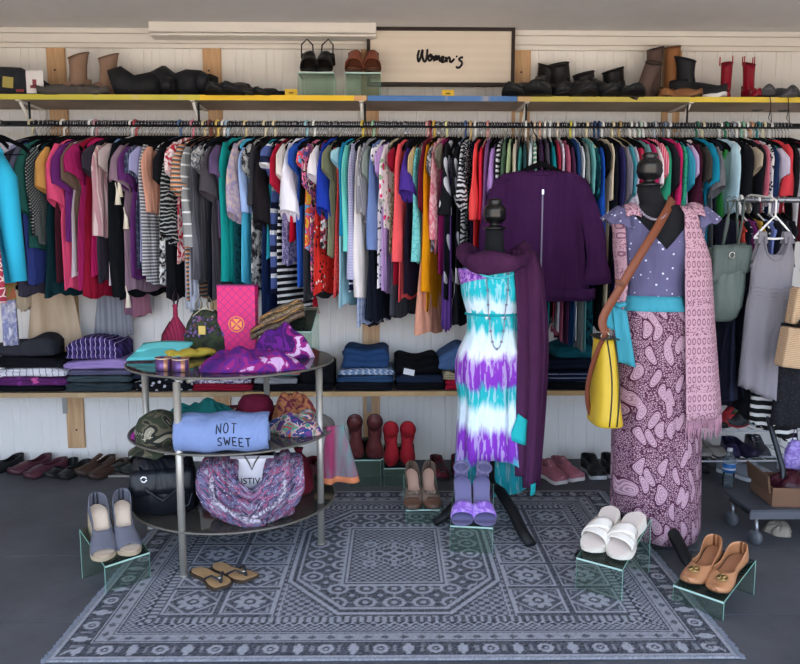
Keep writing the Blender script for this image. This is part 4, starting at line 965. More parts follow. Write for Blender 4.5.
pair('slip_on', ('dark red slip on shoe on floor behind the round table', 'dark maroon slip on shoe beside the hanging scarf'), '', fp(300, 474), F_, sep=.13, style='loafer', c='#571421', sole='#230b10', lining='#2a0d14', L=.25)
# --- upper shelf
UZ = USZ1
def up(px, Y=4.13): q = PY(px, 95, Y); return Vector((q.x, Y, UZ))
for px, lab in ((69, 'beige suede ankle boot nearer the picture card bag'), (99, 'beige suede ankle boot with pull tab nearer the black bundle')):
    shoe('ankle_boot', lab+' on upper shelf', up(px, 4.14), F_-1.2+(.2 if px > 80 else 0), 0, L=.21, W=.070, scale=1.16, style='boot', c='#8e7361', sole='#5c4a3c', lining='#6e5848', shaft=.185, rough=.95, cut=.36).scale = (1.05, 1.05, 1.2)
shoe('slipper', 'grey fuzzy slipper lying before the beige ankle boots', up(62, 4.05), F_-1.1, 0, L=.24, style='loafer', c='#4f4b49', sole='#3a3735', lining='#35302e', rough=1)
shoe('slipper', 'grey fuzzy slipper lying nearer the black bundle', up(90, 4.05), F_+1.2, 0, L=.22, style='loafer', c='#55504c', sole='#3a3735', lining='#35302e', rough=1)
for px, rz, lab, hh in ((126, -1.3, 'black ankle boot lying at the start of the dark row', .0), (150, -1.5, 'tall black boot slumped over in the dark row', .0), (224, -.5, 'black round toed shoe under the wall board', .0), (240, -.6, 'black loafer past the wall board', .0), (257, -1.3, 'small black flat shoe beside the black loafer', 0), (271, -1.1, 'small black flat shoe nearest the yellow price tag', 0)):
    if px > 200: shoe('leather_shoe', lab, up(px, 4.08), F_+rz*.5, 0, L=.24, scale=1.3 if px < 250 else 1.05, style='loafer' if px < 250 else 'flat', c='#141519', sole='#0c0c0e', lining='#0e0e10', shaft=0)
# black bundle: two slumped tall boots lying on their side
def lying_boot(lab, a, b, c='#17191d', foot=1, r0=.062):
    """shaft lies along a->b, foot at b"""
    a, b = Vector(a), Vector(b); t = thing('tall_boot', lab, 'boot', a); d = b-a; L = d.length
    mb = MB(); mb.tube([Vector((0, 0, r0)), d*.15+Vector((0, 0, r0+.012)), d*.4+Vector((0, 0, r0-.012)), d*.7+Vector((0, 0, r0+.004)), d*.95+Vector((0, 0, r0))], [r0*.9, r0*1.05, r0*.8, r0*.86, r0*.8], 16)
    mb.build('shaft', mat(c, .7, var=.2, bump=1.), t)
    mb = MB(); f = d*.92+Vector((0, 0, r0)); mb.tube([f, f+d.normalized()*.04+Vector((0, -.02, -.01)), f+d.normalized()*.05+Vector((0, -.10*foot, -.012)), f+d.normalized()*.05+Vector((0, -.16*foot, -.014))], [r0*.8, .048, .045, .028], 14); mb.build('foot', mat(c, .6, var=.2), t)
    MB().slab(lambda p, q: f+d.normalized()*(.092+.004*sin(p*3))+Vector((0, (.04-.2*p)*foot, -.045+.085*q*(1-.3*p))), 8, 4, .010).build('sole', mat('#0e0f11', .8), t)
    return t
lying_boot('long black boot lying slumped with its shaft toward beige boots', up(112, 4.10), up(168, 4.17), r0=.078)
lying_boot('long dark boot lying behind, its foot below the wall board', up(158, 4.2), up(204, 4.14), '#1d1f25', r0=.088)
# risers and sandals on the shelf
def shelf_riser(px, lab):
    p = up(px, 4.02); t = riser(lab, p, 0, .185, .12, .125, .2); return t, on_riser(t, (.12, .125, .2), None, .45)
t, q = shelf_riser(316, 'clear riser under the black slingback sandals on upper shelf')
pair('slingback_sandal', ('black slingback sandal nearer the yellow price tag', 'black slingback sandal nearer the rust sandals'), 'on shelf riser', q+Vector((0, .015, .040)), F_, 0.42, sep=.105, fan=-.12, style='cross', c='#111215', sole='#0e0e10', lining='#26211f', strap='slingback', heel=.045, wedge=True, L=.23)
t, q = shelf_riser(363, 'clear riser under the rust cross strap sandals on upper shelf')
pair('cross_strap_sandal', ('rust brown cross strap sandal nearer the black slingbacks', 'rust brown cross strap sandal overlapping the sign frame'), '', q+Vector((0, .015, .040)), F_, 0.42, sep=.107, fan=.03, style='cross', c='#8a4a33', sole='#4a2e20', lining='#7d4a36', heel=.05, wedge=True, L=.23, st=.014)
for i, (px, rz, Y, sty, c_, lab, kw) in enumerate([
    (522, -.6, 4.08, 'loafer', '#101115', 'black suede shoe starting the row beside the framed sign', {}),
    (537, -.3, 4.06, 'sneaker', '#15161a', 'black trainer in front of the black hiking boots', {'lace': '#222'}),
    (548, .3, 4.17, 'boot', '#0f1013', 'black hiking boot tipped behind the trainers', {'shaft': .15}),
    (563, -.2, 4.14, 'boot', '#121317', 'black ankle boot with pale label inside', {'shaft': .15}),
    (571, .5, 4.06, 'loafer', '#16171b', 'black clog in front of the ankle boots', {}),
    (584, -.4, 4.12, 'boot', '#131418', 'black lace ankle boot in the middle of the dark row', {'shaft': .11}),
    (598, .4, 4.10, 'sneaker', '#17181d', 'charcoal trainer beside the black lace boot', {'lace': '#333'}),
    (611, -.6, 4.16, 'boot', '#111217', 'black bootie beside the brown boots', {'shaft': .13}),
    (621, .2, 4.06, 'flat', '#1a1b1f', 'black low shoe before the brown boots', {})]):
    shoe('dark_shoe' if sty != 'boot' else 'ankle_boot', lab, up(px, Y), F_+rz, 0, L=.25, W=.10, scale=1.38, style=sty, c=c_, sole='#0b0b0d', lining='#0c0c0e', cut=.36 if sty == 'boot' else None, roll=(.16 if i % 2 else -.2) if sty == 'boot' else 0, **kw)
shoe('tall_boot', 'tall taupe brown boot standing behind the folded down one', up(646, 4.17), F_-.9, 0, L=.25, style='boot', c='#57443f', sole='#2c2320', lining='#2a211e', shaft=.29, cut=.36, rough=.8)
shoe('tall_boot', 'taupe brown boot leaning over toward the dark shoes', up(634, 4.08), F_-.7, 0, L=.25, style='boot', c='#5c4a45', sole='#2c2320', lining='#2a211e', shaft=.20, cut=.36, rough=.8, roll=-.35)
shoe('tall_boot', 'tall tan wide boot standing in front of the wall board', up(668, 4.16), F_-.5, 0, L=.26, W=.10, style='boot', c='#94633e', sole='#5b4128', lining='#6e4a2e', shaft=.30, cut=.36, rough=.8)
shoe('ankle_boot', 'tan low boot foot showing beside the tall tan boot', up(681, 4.06), F_+.9, 0, L=.22, style='loafer', c='#8a5d3c', sole='#4a3422', lining='#5c4029')
t = shoe('snow_boot', 'bulky black quilted snow boot with white sole stripe', up(698, 4.10), F_+1.0, 0, L=.26, W=.13, scale=1.12, style='boot', c='#15171d', sole='#d8d8d8', lining='#191a20', shaft=.185, cut=.36, st=.02, rough=.7, lace='#2a2c34')
for px, lab in ((724, 'small red rubber rain boot with loop handles nearer snow boot'), (751, 'small red rubber rain boot with loop handles nearer grey shoes')):
    t = shoe('rain_boot', lab, up(px, 4.10), F_-(.5 if px < 740 else -.2), 0, L=.18, W=.078, style='boot', c='#8a1228', sole='#2a0c12', lining='#5c0c1a', shaft=.20, cut=.36, rough=.2, scale=.92)
    t.scale = (.78, .72, .98)
    for sd in (-1, 1): MB().tube([(-.055, sd*.044, .20), (-.055, sd*.044, .245), (-.035, sd*.044, .245), (-.035, sd*.044, .20)], .004, 6).build('loop_handle', mat('#a3122c', .3), t)
for px, rz, Y, sty, c_, lab, kw in ((763, -.2, 4.12, 'sneaker', '#4a4b50', 'grey trainer beside the red rain boots', {}), (776, .3, 4.06, 'loafer', '#3e4046', 'dark grey slip on in front of grey trainers', {}), (788, -.3, 4.14, 'sneaker', '#44464b', 'grey trainer nearest the end of the shelf', {}), (801, .2, 4.08, 'flat', '#53555a', 'pale grey flat at the very end of the shelf', {})):
    shoe('casual_shoe', lab, up(px, Y), F_+rz, -.25 if sty == 'sneaker' else 0, L=.24, style=sty, c=c_, sole='#55575c', lining='#2e2f33', lace='#8d8f95' if sty == 'sneaker' else None, **kw)
# ------------------------------------------------------------------ folded clothes on the lower shelf
def folded(name, lab, cat, x0, x1, y0, y1, m, Y=3.99, depth=.27, lobes=2, lump=.12, seed=0, base=None, group=None):
    """folded garment whose front covers photo box x0..x1, y0..y1"""
    a = PY(x0, y1, Y); b = PY(x1, y0, Y); w = (b.x-a.x)/2; zb = a.z if base is None else base; h = max(b.z-zb, .008)
    zb = max(zb, LSZ1+.001) if Y > 3.9 else zb
    r = random.Random(seed*7+int(x0*3+y0)); p1, p2, p3 = r.uniform(0, 6), r.uniform(0, 6), r.uniform(0, 6)
    t = thing(name, lab, cat, ((a.x+b.x)/2, Y+depth/2+r.uniform(-.008, .012), zb), (0, 0, r.uniform(-.035, .035)), group=group); nf = 6*lobes+2; NX = 18
    mb = MB(); rings = []
    for i in range(NX+1):
        q = i/NX; x = -w+2*w*q; e = (1-abs(2*q-1)**5)**.5 if 0 < q < 1 else .35
        H = h*(1-lump*.5+lump*sin(q*5+p1)*.6)*(.55+.45*e); D = depth*(.90+.10*e)
        ring = []
        # front edge with lobes, bottom to top
        for k in range(nf):
            s_ = k/(nf-1); z = H*s_; bulge = abs(sin(s_*pi*lobes))**.6*.016+.004*sin(q*9+s_*5+p2)
            ring.append((x+.004*sin(7*s_+p3), -D/2-bulge+.010*(1-e), z))
        for k in range(1, 6):
            s_ = k/5; ring.append((x, -D/2+D*s_, H*(1+lump*.35*sin(s_*4+q*6+p3)*sin(s_*pi))))
        ring.append((x, D/2, 0))
        rings.append(ring)
    mb.loft(rings); mb.build('folded_cloth', m, t)
    # the turned-over edge of the top layer
    MB().tube([(-w*.86+2*w*.86*i/10, -depth*.45-.013-.003*sin(i*1.3+p1), h*(1-lump*.5+lump*sin((.07+.86*i/10)*5+p1)*.6)*(1-.5/lobes)) for i in range(11)], .0035, 6).build('hem', m, t)
    return t
cm = lambda c, pat=None: mat(c, .92, pat, spec=.1, var=.14, bump=1.)
Ff = [
 # stack by the side rail
 ('shorts', 'black folded shorts at bottom of the pile by the side rail', -12, 62, 386, 392, '#121318', None, 1, .05),
 ('t_shirt', 'purple t-shirt with pink print under the striped top', -6, 66, 377, 386, '#57285e', ('fl', '#c95a9a', '#7d3a86', 12, .5), 2, .1),
 ('t_shirt', 'white and navy pinstriped top folded under black sweaters', -6, 64, 368, 377, '#d4d2da', ('vs', '#4a4a60', 28, .12), 2, .15),
 ('sweater', 'black sweater folded under the charcoal one', -8, 61, 356, 368, '#15161b', None, 2, .2),
 ('sweater', 'bulky charcoal sweater on top of the pile by the side rail', -8, 50, 337, 356, '#33343b', None, 1, .35),
 ('trousers', 'dark green grey trousers at bottom of the plaid pile', 66, 131, 382, 392, '#2f3a40', None, 2, .1),
 ('trousers', 'slate green trousers second from bottom of the plaid pile', 67, 130, 375, 382, '#3f4c52', None, 2, .1),
 ('sweater', 'dusty grey violet sweater in the middle of the plaid pile', 68, 130, 369, 375, '#5d5b76', None, 2, .15),
 ('shirt', 'lavender shirt folded beneath the purple plaid shirt', 64, 128, 359, 369, '#9a84bd', None, 2, .2),
 ('shirt', 'purple and navy plaid shirt on top of its pile', 66, 117, 337, 359, '#2a2350', ('plaid', '#54427f', '#c8badb', 20), 3, .2),
 # behind the round table
 ('skirt', 'black skirt with small white flowers folded behind table leg', 134, 192, 379, 392, '#15161c', ('dots', '#b9b9c4', 34, .3), 2, .1),
 ('jeans', 'dark navy jeans folded behind the teal pouch', 134, 190, 366, 379, '#20273a', None, 2, .2),
 ('t_shirt', 'dark red t-shirt folded beneath white floral scarf cloth', 193, 252, 384, 392, '#8d1c34', None, 2, .1),
 ('blouse', 'white and purple floral blouse folded upon red cloth', 194, 250, 375, 384, '#d8d2dc', ('mb', '#5b4a74', 30), 2, .2),
 ('t_shirt', 'brick red patterned top folded over the floral blouse', 197, 248, 367, 375, '#8e3a44', None, 2, .2),
 ('trousers', 'black trousers folded under the grey and white top', 254, 333, 384, 392, '#14151b', None, 2, .1),
 ('t_shirt', 'white and grey top folded behind round table', 254, 296, 376, 384, '#9d9da4', None, 2, .3),
 ('shirt', 'teal and coral shirt folded on the white and grey top', 256, 300, 367, 376, '#b24a48', ('hs', '#3d8a90', 60, .5), 2, .2),
 ('sweater', 'thick black sweater folded beside the jeans pile', 299, 333, 354, 384, '#101116', None, 2, .25),
 # jeans pile
 ('trousers', 'black trousers at bottom of the blue jeans pile', 336, 393, 383, 392, '#15161d', None, 2, .06),
 ('jeans', 'mid blue jeans folded second in the jeans pile', 337, 393, 375, 383, '#2f4a6c', None, 2, .1),
 ('jeans', 'faded jeans with white stitched waistband in the jeans pile', 339, 394, 368, 375, '#6d86a8', ('vs', '#c3cbd8', 30, .3), 2, .15),
 ('jeans', 'dark indigo jeans piled on top of the jeans pile', 343, 389, 345, 368, '#27436b', None, 3, .22),
 # black knits
 ('trousers', 'black trousers at bottom of the black knit pile', 396, 445, 383, 392, '#111217', None, 2, .06),
 ('t_shirt', 'crimson top folded at the end of the black knit pile', 445, 470, 380, 392, '#9c1b33', None, 2, .1),
 ('jeans', 'navy jeans with pale paper tag in black knit pile', 396, 443, 374, 383, '#1f2a40', None, 2, .1),
 ('t_shirt', 'cream braided top folded beside the navy jeans', 443, 468, 370, 380, '#b5aa8c', ('hs', '#8a7f63', 90, .5), 2, .3),
 ('cardigan', 'nubby black cardigan on top of the black knit pile', 395, 440, 354, 374, '#0e0f13', None, 2, .3),
 ('jeans', 'crumpled pale denim piece behind the tie dye dress', 439, 472, 346, 370, '#4a6590', None, 2, .3),
 # behind the forms
 ('trousers', 'black trousers at bottom of the dark pile behind yellow bag', 540, 612, 382, 392, '#0f1117', None, 2, .05),
 ('t_shirt', 'navy t-shirt with thin white stripes behind the yellow bag', 541, 612, 370, 382, '#141b30', ('hs', '#8f9ab5', 45, .14), 2, .1),
 ('sweater', 'dark navy sweater folded behind the purple shawl', 541, 606, 358, 370, '#131a2a', None, 2, .15),
 ('sweater', 'deep teal sweater on top of the dark pile', 556, 600, 340, 358, '#14525f', None, 2, .3),
 ('jeans', 'navy jeans folded on the shelf past the paisley skirt', 700, 760, 376, 392, '#151a2b', None, 3, .1),
]
for i, (nm, lab, x0, x1, y0, y1, c, pat, lob, lump) in enumerate(Ff):
    folded(nm, lab, nm.replace('_', ' '), x0, x1, y0, y1, cm(c, pat), lobes=lob, lump=lump, seed=i, depth=.26-.012*(i % 3))
# paper tags
for (x, y, lab) in ((409, 372, 'white paper size tag lying on the black knit pile'),):
    p = PY(x, y, 3.965); t = thing('paper_tag', lab, 'tag', p); MB().box(-.03, .03, -.001, .001, -.016, .016).build('card', mat('#d9dbe4', .8), t, smooth=False, rot=(radians(-20), radians(12), 0))
# yellow stick-on price flags under the upper shelf lip
for x, y, lab in ((291, 92, 'yellow price card on upper shelf beside slingback riser'), (448, 93, 'yellow price card on upper shelf below the framed sign')):
    p = PY(x, y, 4.0); t = thing('price_card', lab, 'card', (p.x, 4.0, USZ1)); mb = MB().box(-.032, .032, -.001, .001, 0, .036); mb.build('card', mat('#d8b23c', .7), t, smooth=False, rot=(radians(-12), 0, 0))
    MB().box(-.012, .012, -.0022, -.0012, .012, .020).build('printing', mat('#6d5a22', .8), t, smooth=False, rot=(radians(-12), 0, 0))
# ------------------------------------------------------------------ round three tier glass table
l1, l2 = PZ(181, 580), PZ(324, 546); dv = l2-l1; pv = Vector((-dv.y, dv.x, 0))
TC = l1+dv/2+pv/2+Vector((.026, 0, 0)); TR = dv.length*.7071-.002; LEGS = (l1, l2, l1+pv, l2+pv)
t = thing('round_table', 'round three tier table with smoked glass tops and silver legs', 'table', TC)
SIL = mat('#a9a59c', .38, metal=.55, spec=.5, var=.04); SG = glass_mat('#9a9690', .30, 'smoked_glass', '#77736c'); RIM = mat('#6f6b63', .3, metal=.3)
TZ = (.185, .495, .79)
for z, nm in zip(TZ, ('bottom_glass_shelf', 'middle_glass_shelf', 'glass_top')):
    MB().lathe([(0, 0), (TR, 0), (TR+.002, .003), (TR, .008), (0, .008)], n=64).build(nm, SG, t, loc=(0, 0, z), smooth=False)
    MB().tube([((TR+.002)*cos(2*pi*k/64), (TR+.002)*sin(2*pi*k/64), z+.004) for k in range(65)], .0045, 6).build('glass_rim', RIM, t)
for lg_ in LEGS:
    d = (lg_-TC)*.97; d = d.normalized()*min(d.length, TR-.010)
    lg = MB(); lg.tube([(d.x, d.y, .0), (d.x, d.y, .775)], .0145, 14); lg.tube([(d.x, d.y, .0), (d.x, d.y, .012)], .0165, 14)
    l = lg.build('leg', SIL, t)
    for z in TZ: MB().tube([(d.x, d.y, z-.012), (d.x*.80, d.y*.80, z-.010)], .008, 8).build('shelf_support', SIL, l)
for i in (0, 1):
    a = i*pi/2+atan2(.32, .52)
    MB().tube([(.39*cos(a+pi/4), .39*sin(a+pi/4), .775), (-.39*cos(a+pi/4), -.39*sin(a+pi/4), .775)], .010, 8).build('cross_bar', SIL, t)
T0, T1, T2 = TZ[2]+.0085, TZ[1]+.0085, TZ[0]+.0085
def on(px, py, z): return PZ(px, py, z)
def crumple(name, lab, cat, px0, px1, py0, py1, z, m, h=.05, seed=0, top=None, ripple=1., rings_=16):
    """a heap of soft cloth on plane z covering the photo box (py1 = near edge, py0 = top of the heap)"""
    r = random.Random(seed); a = on(px0, py1, z); b = on(px1, py1, z); cx, w = (a.x+b.x)/2, (b.x-a.x)/2; dp = w*.6 if top is None else top
    t = thing(name, lab, cat, (cx, a.y+dp, z)); ph = [r.uniform(0, 6) for _ in range(6)]
    def P(u, v):
        an = 2*pi*u; q = v
        rr = (1+.10*sin(3*an+ph[0])+.06*sin(5*an+ph[1]))*ripple**0
        x = w*rr*q**.8*cos(an); y = dp*rr*q**.8*sin(an)
        zz = h*(1-q**2.6)*(1+.28*sin(x*38+ph[2])*cos(y*30+ph[3])+.16*sin(9*an+ph[4]+6*q)*q)
        return (x*.93, y*.93, max(zz, 0)+.001)
    mb = MB(); nu, nv = 48, rings_
    vs = [P(i/nu, .04+.96*j/(nv-1)) for j in range(nv) for i in range(nu)]
    fs = [(j*nu+i, j*nu+(i+1) % nu, (j+1)*nu+(i+1) % nu, (j+1)*nu+i) for j in range(nv-1) for i in range(nu)]
    fs.append(tuple(range(nu))); fs.append(tuple((nv-1)*nu+i for i in range(nu))[::-1]); mb.add(vs, fs); mb.build('cloth', m, t)
    return t
# teal pouch, lying with its near side propped
p = on(152, 362, T0); t = thing('envelope_pouch', 'flat turquoise envelope pouch at the table edge', 'pouch', p+Vector((-.01, .07, 0)), (0, 0, radians(8)))
TEAL = mat('#57b9bd', .6, var=.06)
def pouch(u, v): return (-.105+.21*u+.05*v, -.06+.13*v, .008+.050*v+.006*sin(u*pi)*sin(v*pi))
MB().slab(pouch, 10, 8, .007).build('pouch_body', TEAL, t)
MB().slab(lambda u, v: (-.104+.208*u+.05*(.5+.5*v), -.06+.13*(.45+.55*v), .013+.050*(.45+.55*v)+.007*sin(u*pi)*sin(v*pi*.5)), 10, 5, .003).build('flap', mat('#66c4c6', .6, var=.05), t)
for px, py, lab in ((164, 370, 'copper and teal striped small tin nearer the turquoise pouch'), (181, 371, 'copper and teal striped small tin nearer the yellow cloth')):
    p = on(px, py, T0); t = thing('candle_tin', lab, 'tin', p)
    MB().lathe([(0, 0), (.031, 0), (.032, .002), (.032, .052), (.029, .052), (.029, .046), (0, .046)], n=28).build('tin_body', mat('#a5755c', .3, ('vs', '#5f4478', 22, .5), metal=.5), t)
    MB().tube([(.0322*cos(2*pi*k/28), .0322*sin(2*pi*k/28), .048) for k in range(29)], .0025, 6).build('rim', mat('#d8c3a8', .3, metal=.6), t)
def cloth_roll(name, lab, cat, a, b, r, m, flat=.5, z=0., seed=0):
    a, b = Vector(a), Vector(b); t = thing(name, lab, cat, a); d = b-a; rr = random.Random(seed)
    pts = [d*(i/8)+Vector((0, .006*sin(i*1.7+seed), r*flat+.004*sin(i*2.1+seed))) for i in range(9)]
    mb = MB(); mb.tube(pts, [r*(.7+.3*sin(pi*clamp(.1+i/8*.8)))*(1+.1*sin(i*2.3+seed)) for i in range(9)], 14, flat=flat, up=(0, 0, 1)); mb.build('cloth', m, t); return t
cloth_roll('headscarf', 'mustard yellow folded headscarf behind the two tins', 'scarf', on(166, 360, T0), on(212, 356, T0), .045, mat('#b5a13c', .8, bump=1.), .45)
# teardrop bag
p = on(175, 352, T0); t = thing('wristlet_bag', 'maroon teardrop fabric bag with gathered neck standing on table', 'bag', p+Vector((0, .03, 0)))
MAR = mat('#8a1f42', .8, ('vs', '#6d1534', 60, .4), var=.15, bump=1.)
MB().lathe([(0, 0), (.06, 0), (.074, .012), (.072, .05), (.055, .09), (.030, .13), (.012, .16), (.010, .20), (.014, .215), (0, .22)], n=28, sy=.55).build('bag_body', MAR, t)
MB().tube([(0, 0, .20), (-.01, 0, .25), (.006, 0, .29), (.018, 0, .25), (.004, 0, .20)], .004, 8).build('wrist_loop', mat('#2a1420', .7), t)
MB().tube([(-.066, -.02, .01), (-.055, -.033, .08), (-.02, -.022, .14)], .003, 6).build('piping', mat('#4b0f26', .6), t)
# beaded bag
p = on(205, 352, T0); t = thing('beaded_handbag', 'dark green handbag with purple bead fringe and tied cord handles', 'bag', p+Vector((0, .03, 0)))
MB().lathe([(0, 0), (.095, 0), (.108, .015), (.106, .06), (.085, .13), (.062, .17), (.050, .19), (0, .185)], n=30, sy=.55).build('bag_body', mat('#38412a', .8, ('mb', '#262c22', 20), bump=1.), t)
pb = [mat(c, .25, var=0, spec=.6) for c in ('#6c4f86', '#43305a', '#8a3550', '#b7b39c')]
for k in range(90):
    an = pi+RND.uniform(.25, pi-.25) ; z = RND.uniform(.075, .165); rr = .112 if z < .07 else .108-(z-.06)*.52
    MB().lathe([(0, -.008), (.0055, -.004), (.0055, .004), (0, .008)], n=8).build('bead', pb[k % 4 if k % 7 == 0 else k % 3 if k % 5 == 0 else k % 2], t, loc=(rr*cos(an), rr*.55*sin(an)-.004, z), rot=(RND.uniform(-.6, .6), RND.uniform(-.8, .8), 0))
for sx in (-1, 1):
    MB().tube([(sx*.035, -.01, .18), (sx*.040, -.012, .22), (sx*.020, -.01, .255), (sx*.012, -.01, .22), (sx*.02, -.01, .18)], .004, 8).build('cord_handle', mat('#6b6752', .7), t)
MB().tube([(-.05, -.03, .165), (0, -.04, .205), (.045, -.03, .19)], .0028, 6).build('tie_cord', mat('#b9b39c', .8), t)
MB().box(-.018, .014, -.066, -.064, .085, .125).build('brass_label', mat('#b8a25c', .4, metal=.5), t, smooth=False, bevel=.003)
# pink box with its round emblem
a, b = on(218, 352, T0), on(256, 352, T0); wpk = (b-a).length; p = (a+b)/2
t = thing('gift_box', 'upright hot pink box with diamond print and round orange emblem', 'box', p+Vector((.003, .035, 0)), (0, 0, radians(-3))); hz = PY(236, 285, p.y+.035).z-T0
PK = mat('#d8226f', .45, ('diamond', '#a81f78', 26, .14), var=.04)
MB().box(-wpk/2, wpk/2, -.035, .035, 0, hz).build('box_body', PK, t, smooth=False, bevel=.002)
MB().box(-wpk/2-.001, wpk/2+.001, -.036, .036, hz-.004, hz+.002).build('lid_edge', mat('#8c1660', .5), t, smooth=False)
ORG = mat('#f0a24a', .4, var=0); R_ = wpk*.20; ez = hz*.42
mb = MB(); mb.tube([(R_*cos(2*pi*k/32), -.0365, ez+R_*sin(2*pi*k/32)) for k in range(33)], .0022, 6)
for k in range(4):
    an = pi/2*k; c_, s_ = cos(an), sin(an)
    q = [(.12*R_, .07*R_), (.30*R_, .16*R_), (.62*R_, .46*R_), (.74*R_, .16*R_), (.66*R_, .0), (.74*R_, -.16*R_), (.62*R_, -.46*R_), (.30*R_, -.16*R_), (.12*R_, -.07*R_)]
    n_ = len(q); vs = [(x*c_-y*s_, yy, ez+x*s_+y*c_) for yy in (-.0352, -.0372) for x, y in q]
    mb.add(vs, [tuple(range(n_)), tuple(range(2*n_-1, n_-1, -1))]+[(i, (i+1) % n_, (i+1) % n_+n_, i+n_) for i in range(n_)])
mb.build('emblem', ORG, t, smooth=False)
# purple scarf heap, snakeskin clutch on its riser
PUR = mat('#3a1260', .8, ('multi', 9, '#4a1268', '#6d1565', '#531876', '#84196a', '#b795bf'), bump=1.)
crumple('silk_scarf', 'purple and magenta floral scarf heaped across the table top', 'scarf', 183, 300, 340, 374, T0, PUR, h=.075, seed=4, top=.10)
t = crumple('silk_scarf', 'purple scarf end with white flowers rising toward the clutch riser', 'scarf', 246, 312, 330, 360, T0, mat('#4d1276', .8, ('multi', 8, '#43115f', '#6a1a84', '#3b1158', '#8e1a74', '#d9b8dc'), bump=1.), h=.12, seed=9, top=.085)
p = on(292, 357, T0)+Vector((.0, .08, 0)); ri = riser('clear riser holding the snakeskin clutches on the round table', p, radians(-8), .16, .10, .20, .15)
SN = mat('#7a6552', .45, ('mb', '#4a3d33', 60), bump=.4)
for i, (dx, dz, sc_, c, lab) in enumerate(((-.02, .0, 1., SN, 'brown snakeskin clutch lying folded on the table riser'), (.0, .045, .8, mat('#8f7a5c', .45, ('mb', '#57493a', 80), bump=.4), 'tan snakeskin clutch resting on the darker one'))):
    t = thing('clutch_bag', lab, 'bag', p+Vector((-.055+dx, .03, .135+dz)), (radians(10), radians(-24), radians(6)))
    MB().slab(lambda u, v: ((-.13+.26*u)*sc_, (-.05+.11*v)*sc_, .018*sin(u*9)*.3+.022*sin(v*pi)*sin(u*pi)), 16, 8, .02).build('bag_body', c, t)
    MB().slab(lambda u, v: ((-.12+.24*u)*sc_, (-.056+.06*v)*sc_, .026+.010*sin(u*pi)), 12, 5, .006).build('flap', c, t)
    MB().tube([((-.12+.24*k/8)*sc_, -.05*sc_, .032+.006*sin(k)) for k in range(9)], .0035, 6).build('trim', mat('#a5793f', .5), t)
# middle tier: camouflage cap
p = on(152, 446, T1); t = thing('baseball_cap', 'camouflage baseball cap with white script on front', 'cap', p+Vector((.0, .10, 0)), (radians(8), 0, radians(-20)))
CA = mat('#343a2c', .9, ('camo',), var=.05)
MB().lathe([(.088, 0), (.092, .02), (.088, .06), (.070, .095), (.038, .115), (0, .12)], n=28, sy=1.08).build('crown', CA, t)
MB().slab(lambda u, v: ((u-.5)*.165*(1-.25*v**2), -.085-.075*v*(1-(2*u-1)**2*.55)-.0, .010-.012*v-.03*(2*u-1)**2), 12, 6, .004).build('brim', CA, t)
MB().lathe([(0, 0), (.008, 0), (.006, .005), (0, .006)], n=10).build('button', CA, t, loc=(0, 0, .118))
def stroke(pts, r, m, parent, name='lettering', M=None):
    mb = MB()
    for s_ in pts: mb.tube([(M @ Vector((x, 0, z))) if M else (x, 0, z) for x, z in s_], r, 6, flat=.5)
    return mb.build(name, m, parent)
sc_ = [[(-.05, .0), (-.045, .018), (-.036, .02), (-.04, .006), (-.046, -.004), (-.035, .0), (-.028, .012), (-.02, .0), (-.014, .012), (-.006, .0), (.002, .010), (.010, .0), (.018, .012), (.022, -.002), (.034, .014), (.04, .02)], [(-.05, -.012), (.0, -.016), (.045, -.006)]]
o = stroke([[(x*.9, .055+z) for x, z in s_] for s_ in sc_], .0022, mat('#b9bdb0', .8), t)
for v in o.data.vertices: v.co.y = -sqrt(max(.098**2-v.co.x**2, 0))*1.0+.0*v.co.z-.000
# teal cloth, blue printed towel, hat, scarf pile
crumple('folded_top', 'crumpled teal top behind the pale blue printed shirt', 'top', 158, 236, 404, 428, T1, mat('#166a66', .9, bump=1.), h=.09, seed=2, top=.09)
crumple('pink_cloth', 'small magenta cloth poking out behind the cap', 'cloth', 126, 150, 430, 440, T1, mat('#8a2a7c', .9, bump=1.), h=.04, seed=3, top=.04)
a = on(174, 453, T1); b = on(268, 449, T1)
t = thing('printed_t_shirt', 'pale blue rolled shirt printed NOT SWEET draped over the edge', 't-shirt', (a+b)/2+Vector((0, .05, 0)), (0, 0, radians(4)))
BLU = mat('#7588b3', .95, var=.08, bump=1.); ww = (b-a).length/2
def roll(u, v):
    x = -ww+2*ww*u; th = -1.1+v*3.0; taper = 1-.10*abs(2*u-1)**3
    return (x, -.005-.085*cos(th)*taper, max(.008, .060+.075*sin(th)*taper)+.004*sin(u*14))
MB().slab(roll, 26, 16, .014).build('cloth', BLU, t)
MB().slab(lambda u, v: (-ww*.98+2*ww*.98*u, .02+.05*v, .085-.075*v*v), 12, 6, .02).build('back_fold', BLU, t)
INK = mat('#15161d', .9, var=0)
L_ = {'N': [[(0, 0), (0, 1), (.6, 0), (.6, 1)]], 'O': [[(.3+.32*cos(k*pi/8+pi/2), .5+.5*sin(k*pi/8+pi/2)) for k in range(17)]], 'T': [[(0, 1), (.7, 1)], [(.35, 1), (.35, 0)]],
      'S': [[(.55, .85), (.35, 1), (.08, .85), (.1, .6), (.5, .42), (.56, .15), (.3, 0), (.0, .15)]], 'W': [[(0, 1), (.2, 0), (.42, .7), (.64, 0), (.85, 1)]], 'E': [[(.55, 1), (0, 1), (0, 0), (.58, 0)], [(0, .5), (.45, .5)]]}
def word(w_, x, z, h, sp=1.0):
    out = []
    for ch in w_:
        for s_ in L_[ch]: out.append([(x+q[0]*h*.8, z+q[1]*h) for q in s_])
        x += h*.8*({'W': 1.05, 'T': .85, 'N': .82, 'O': .85, 'S': .8, 'E': .78}[ch])*sp
    return out
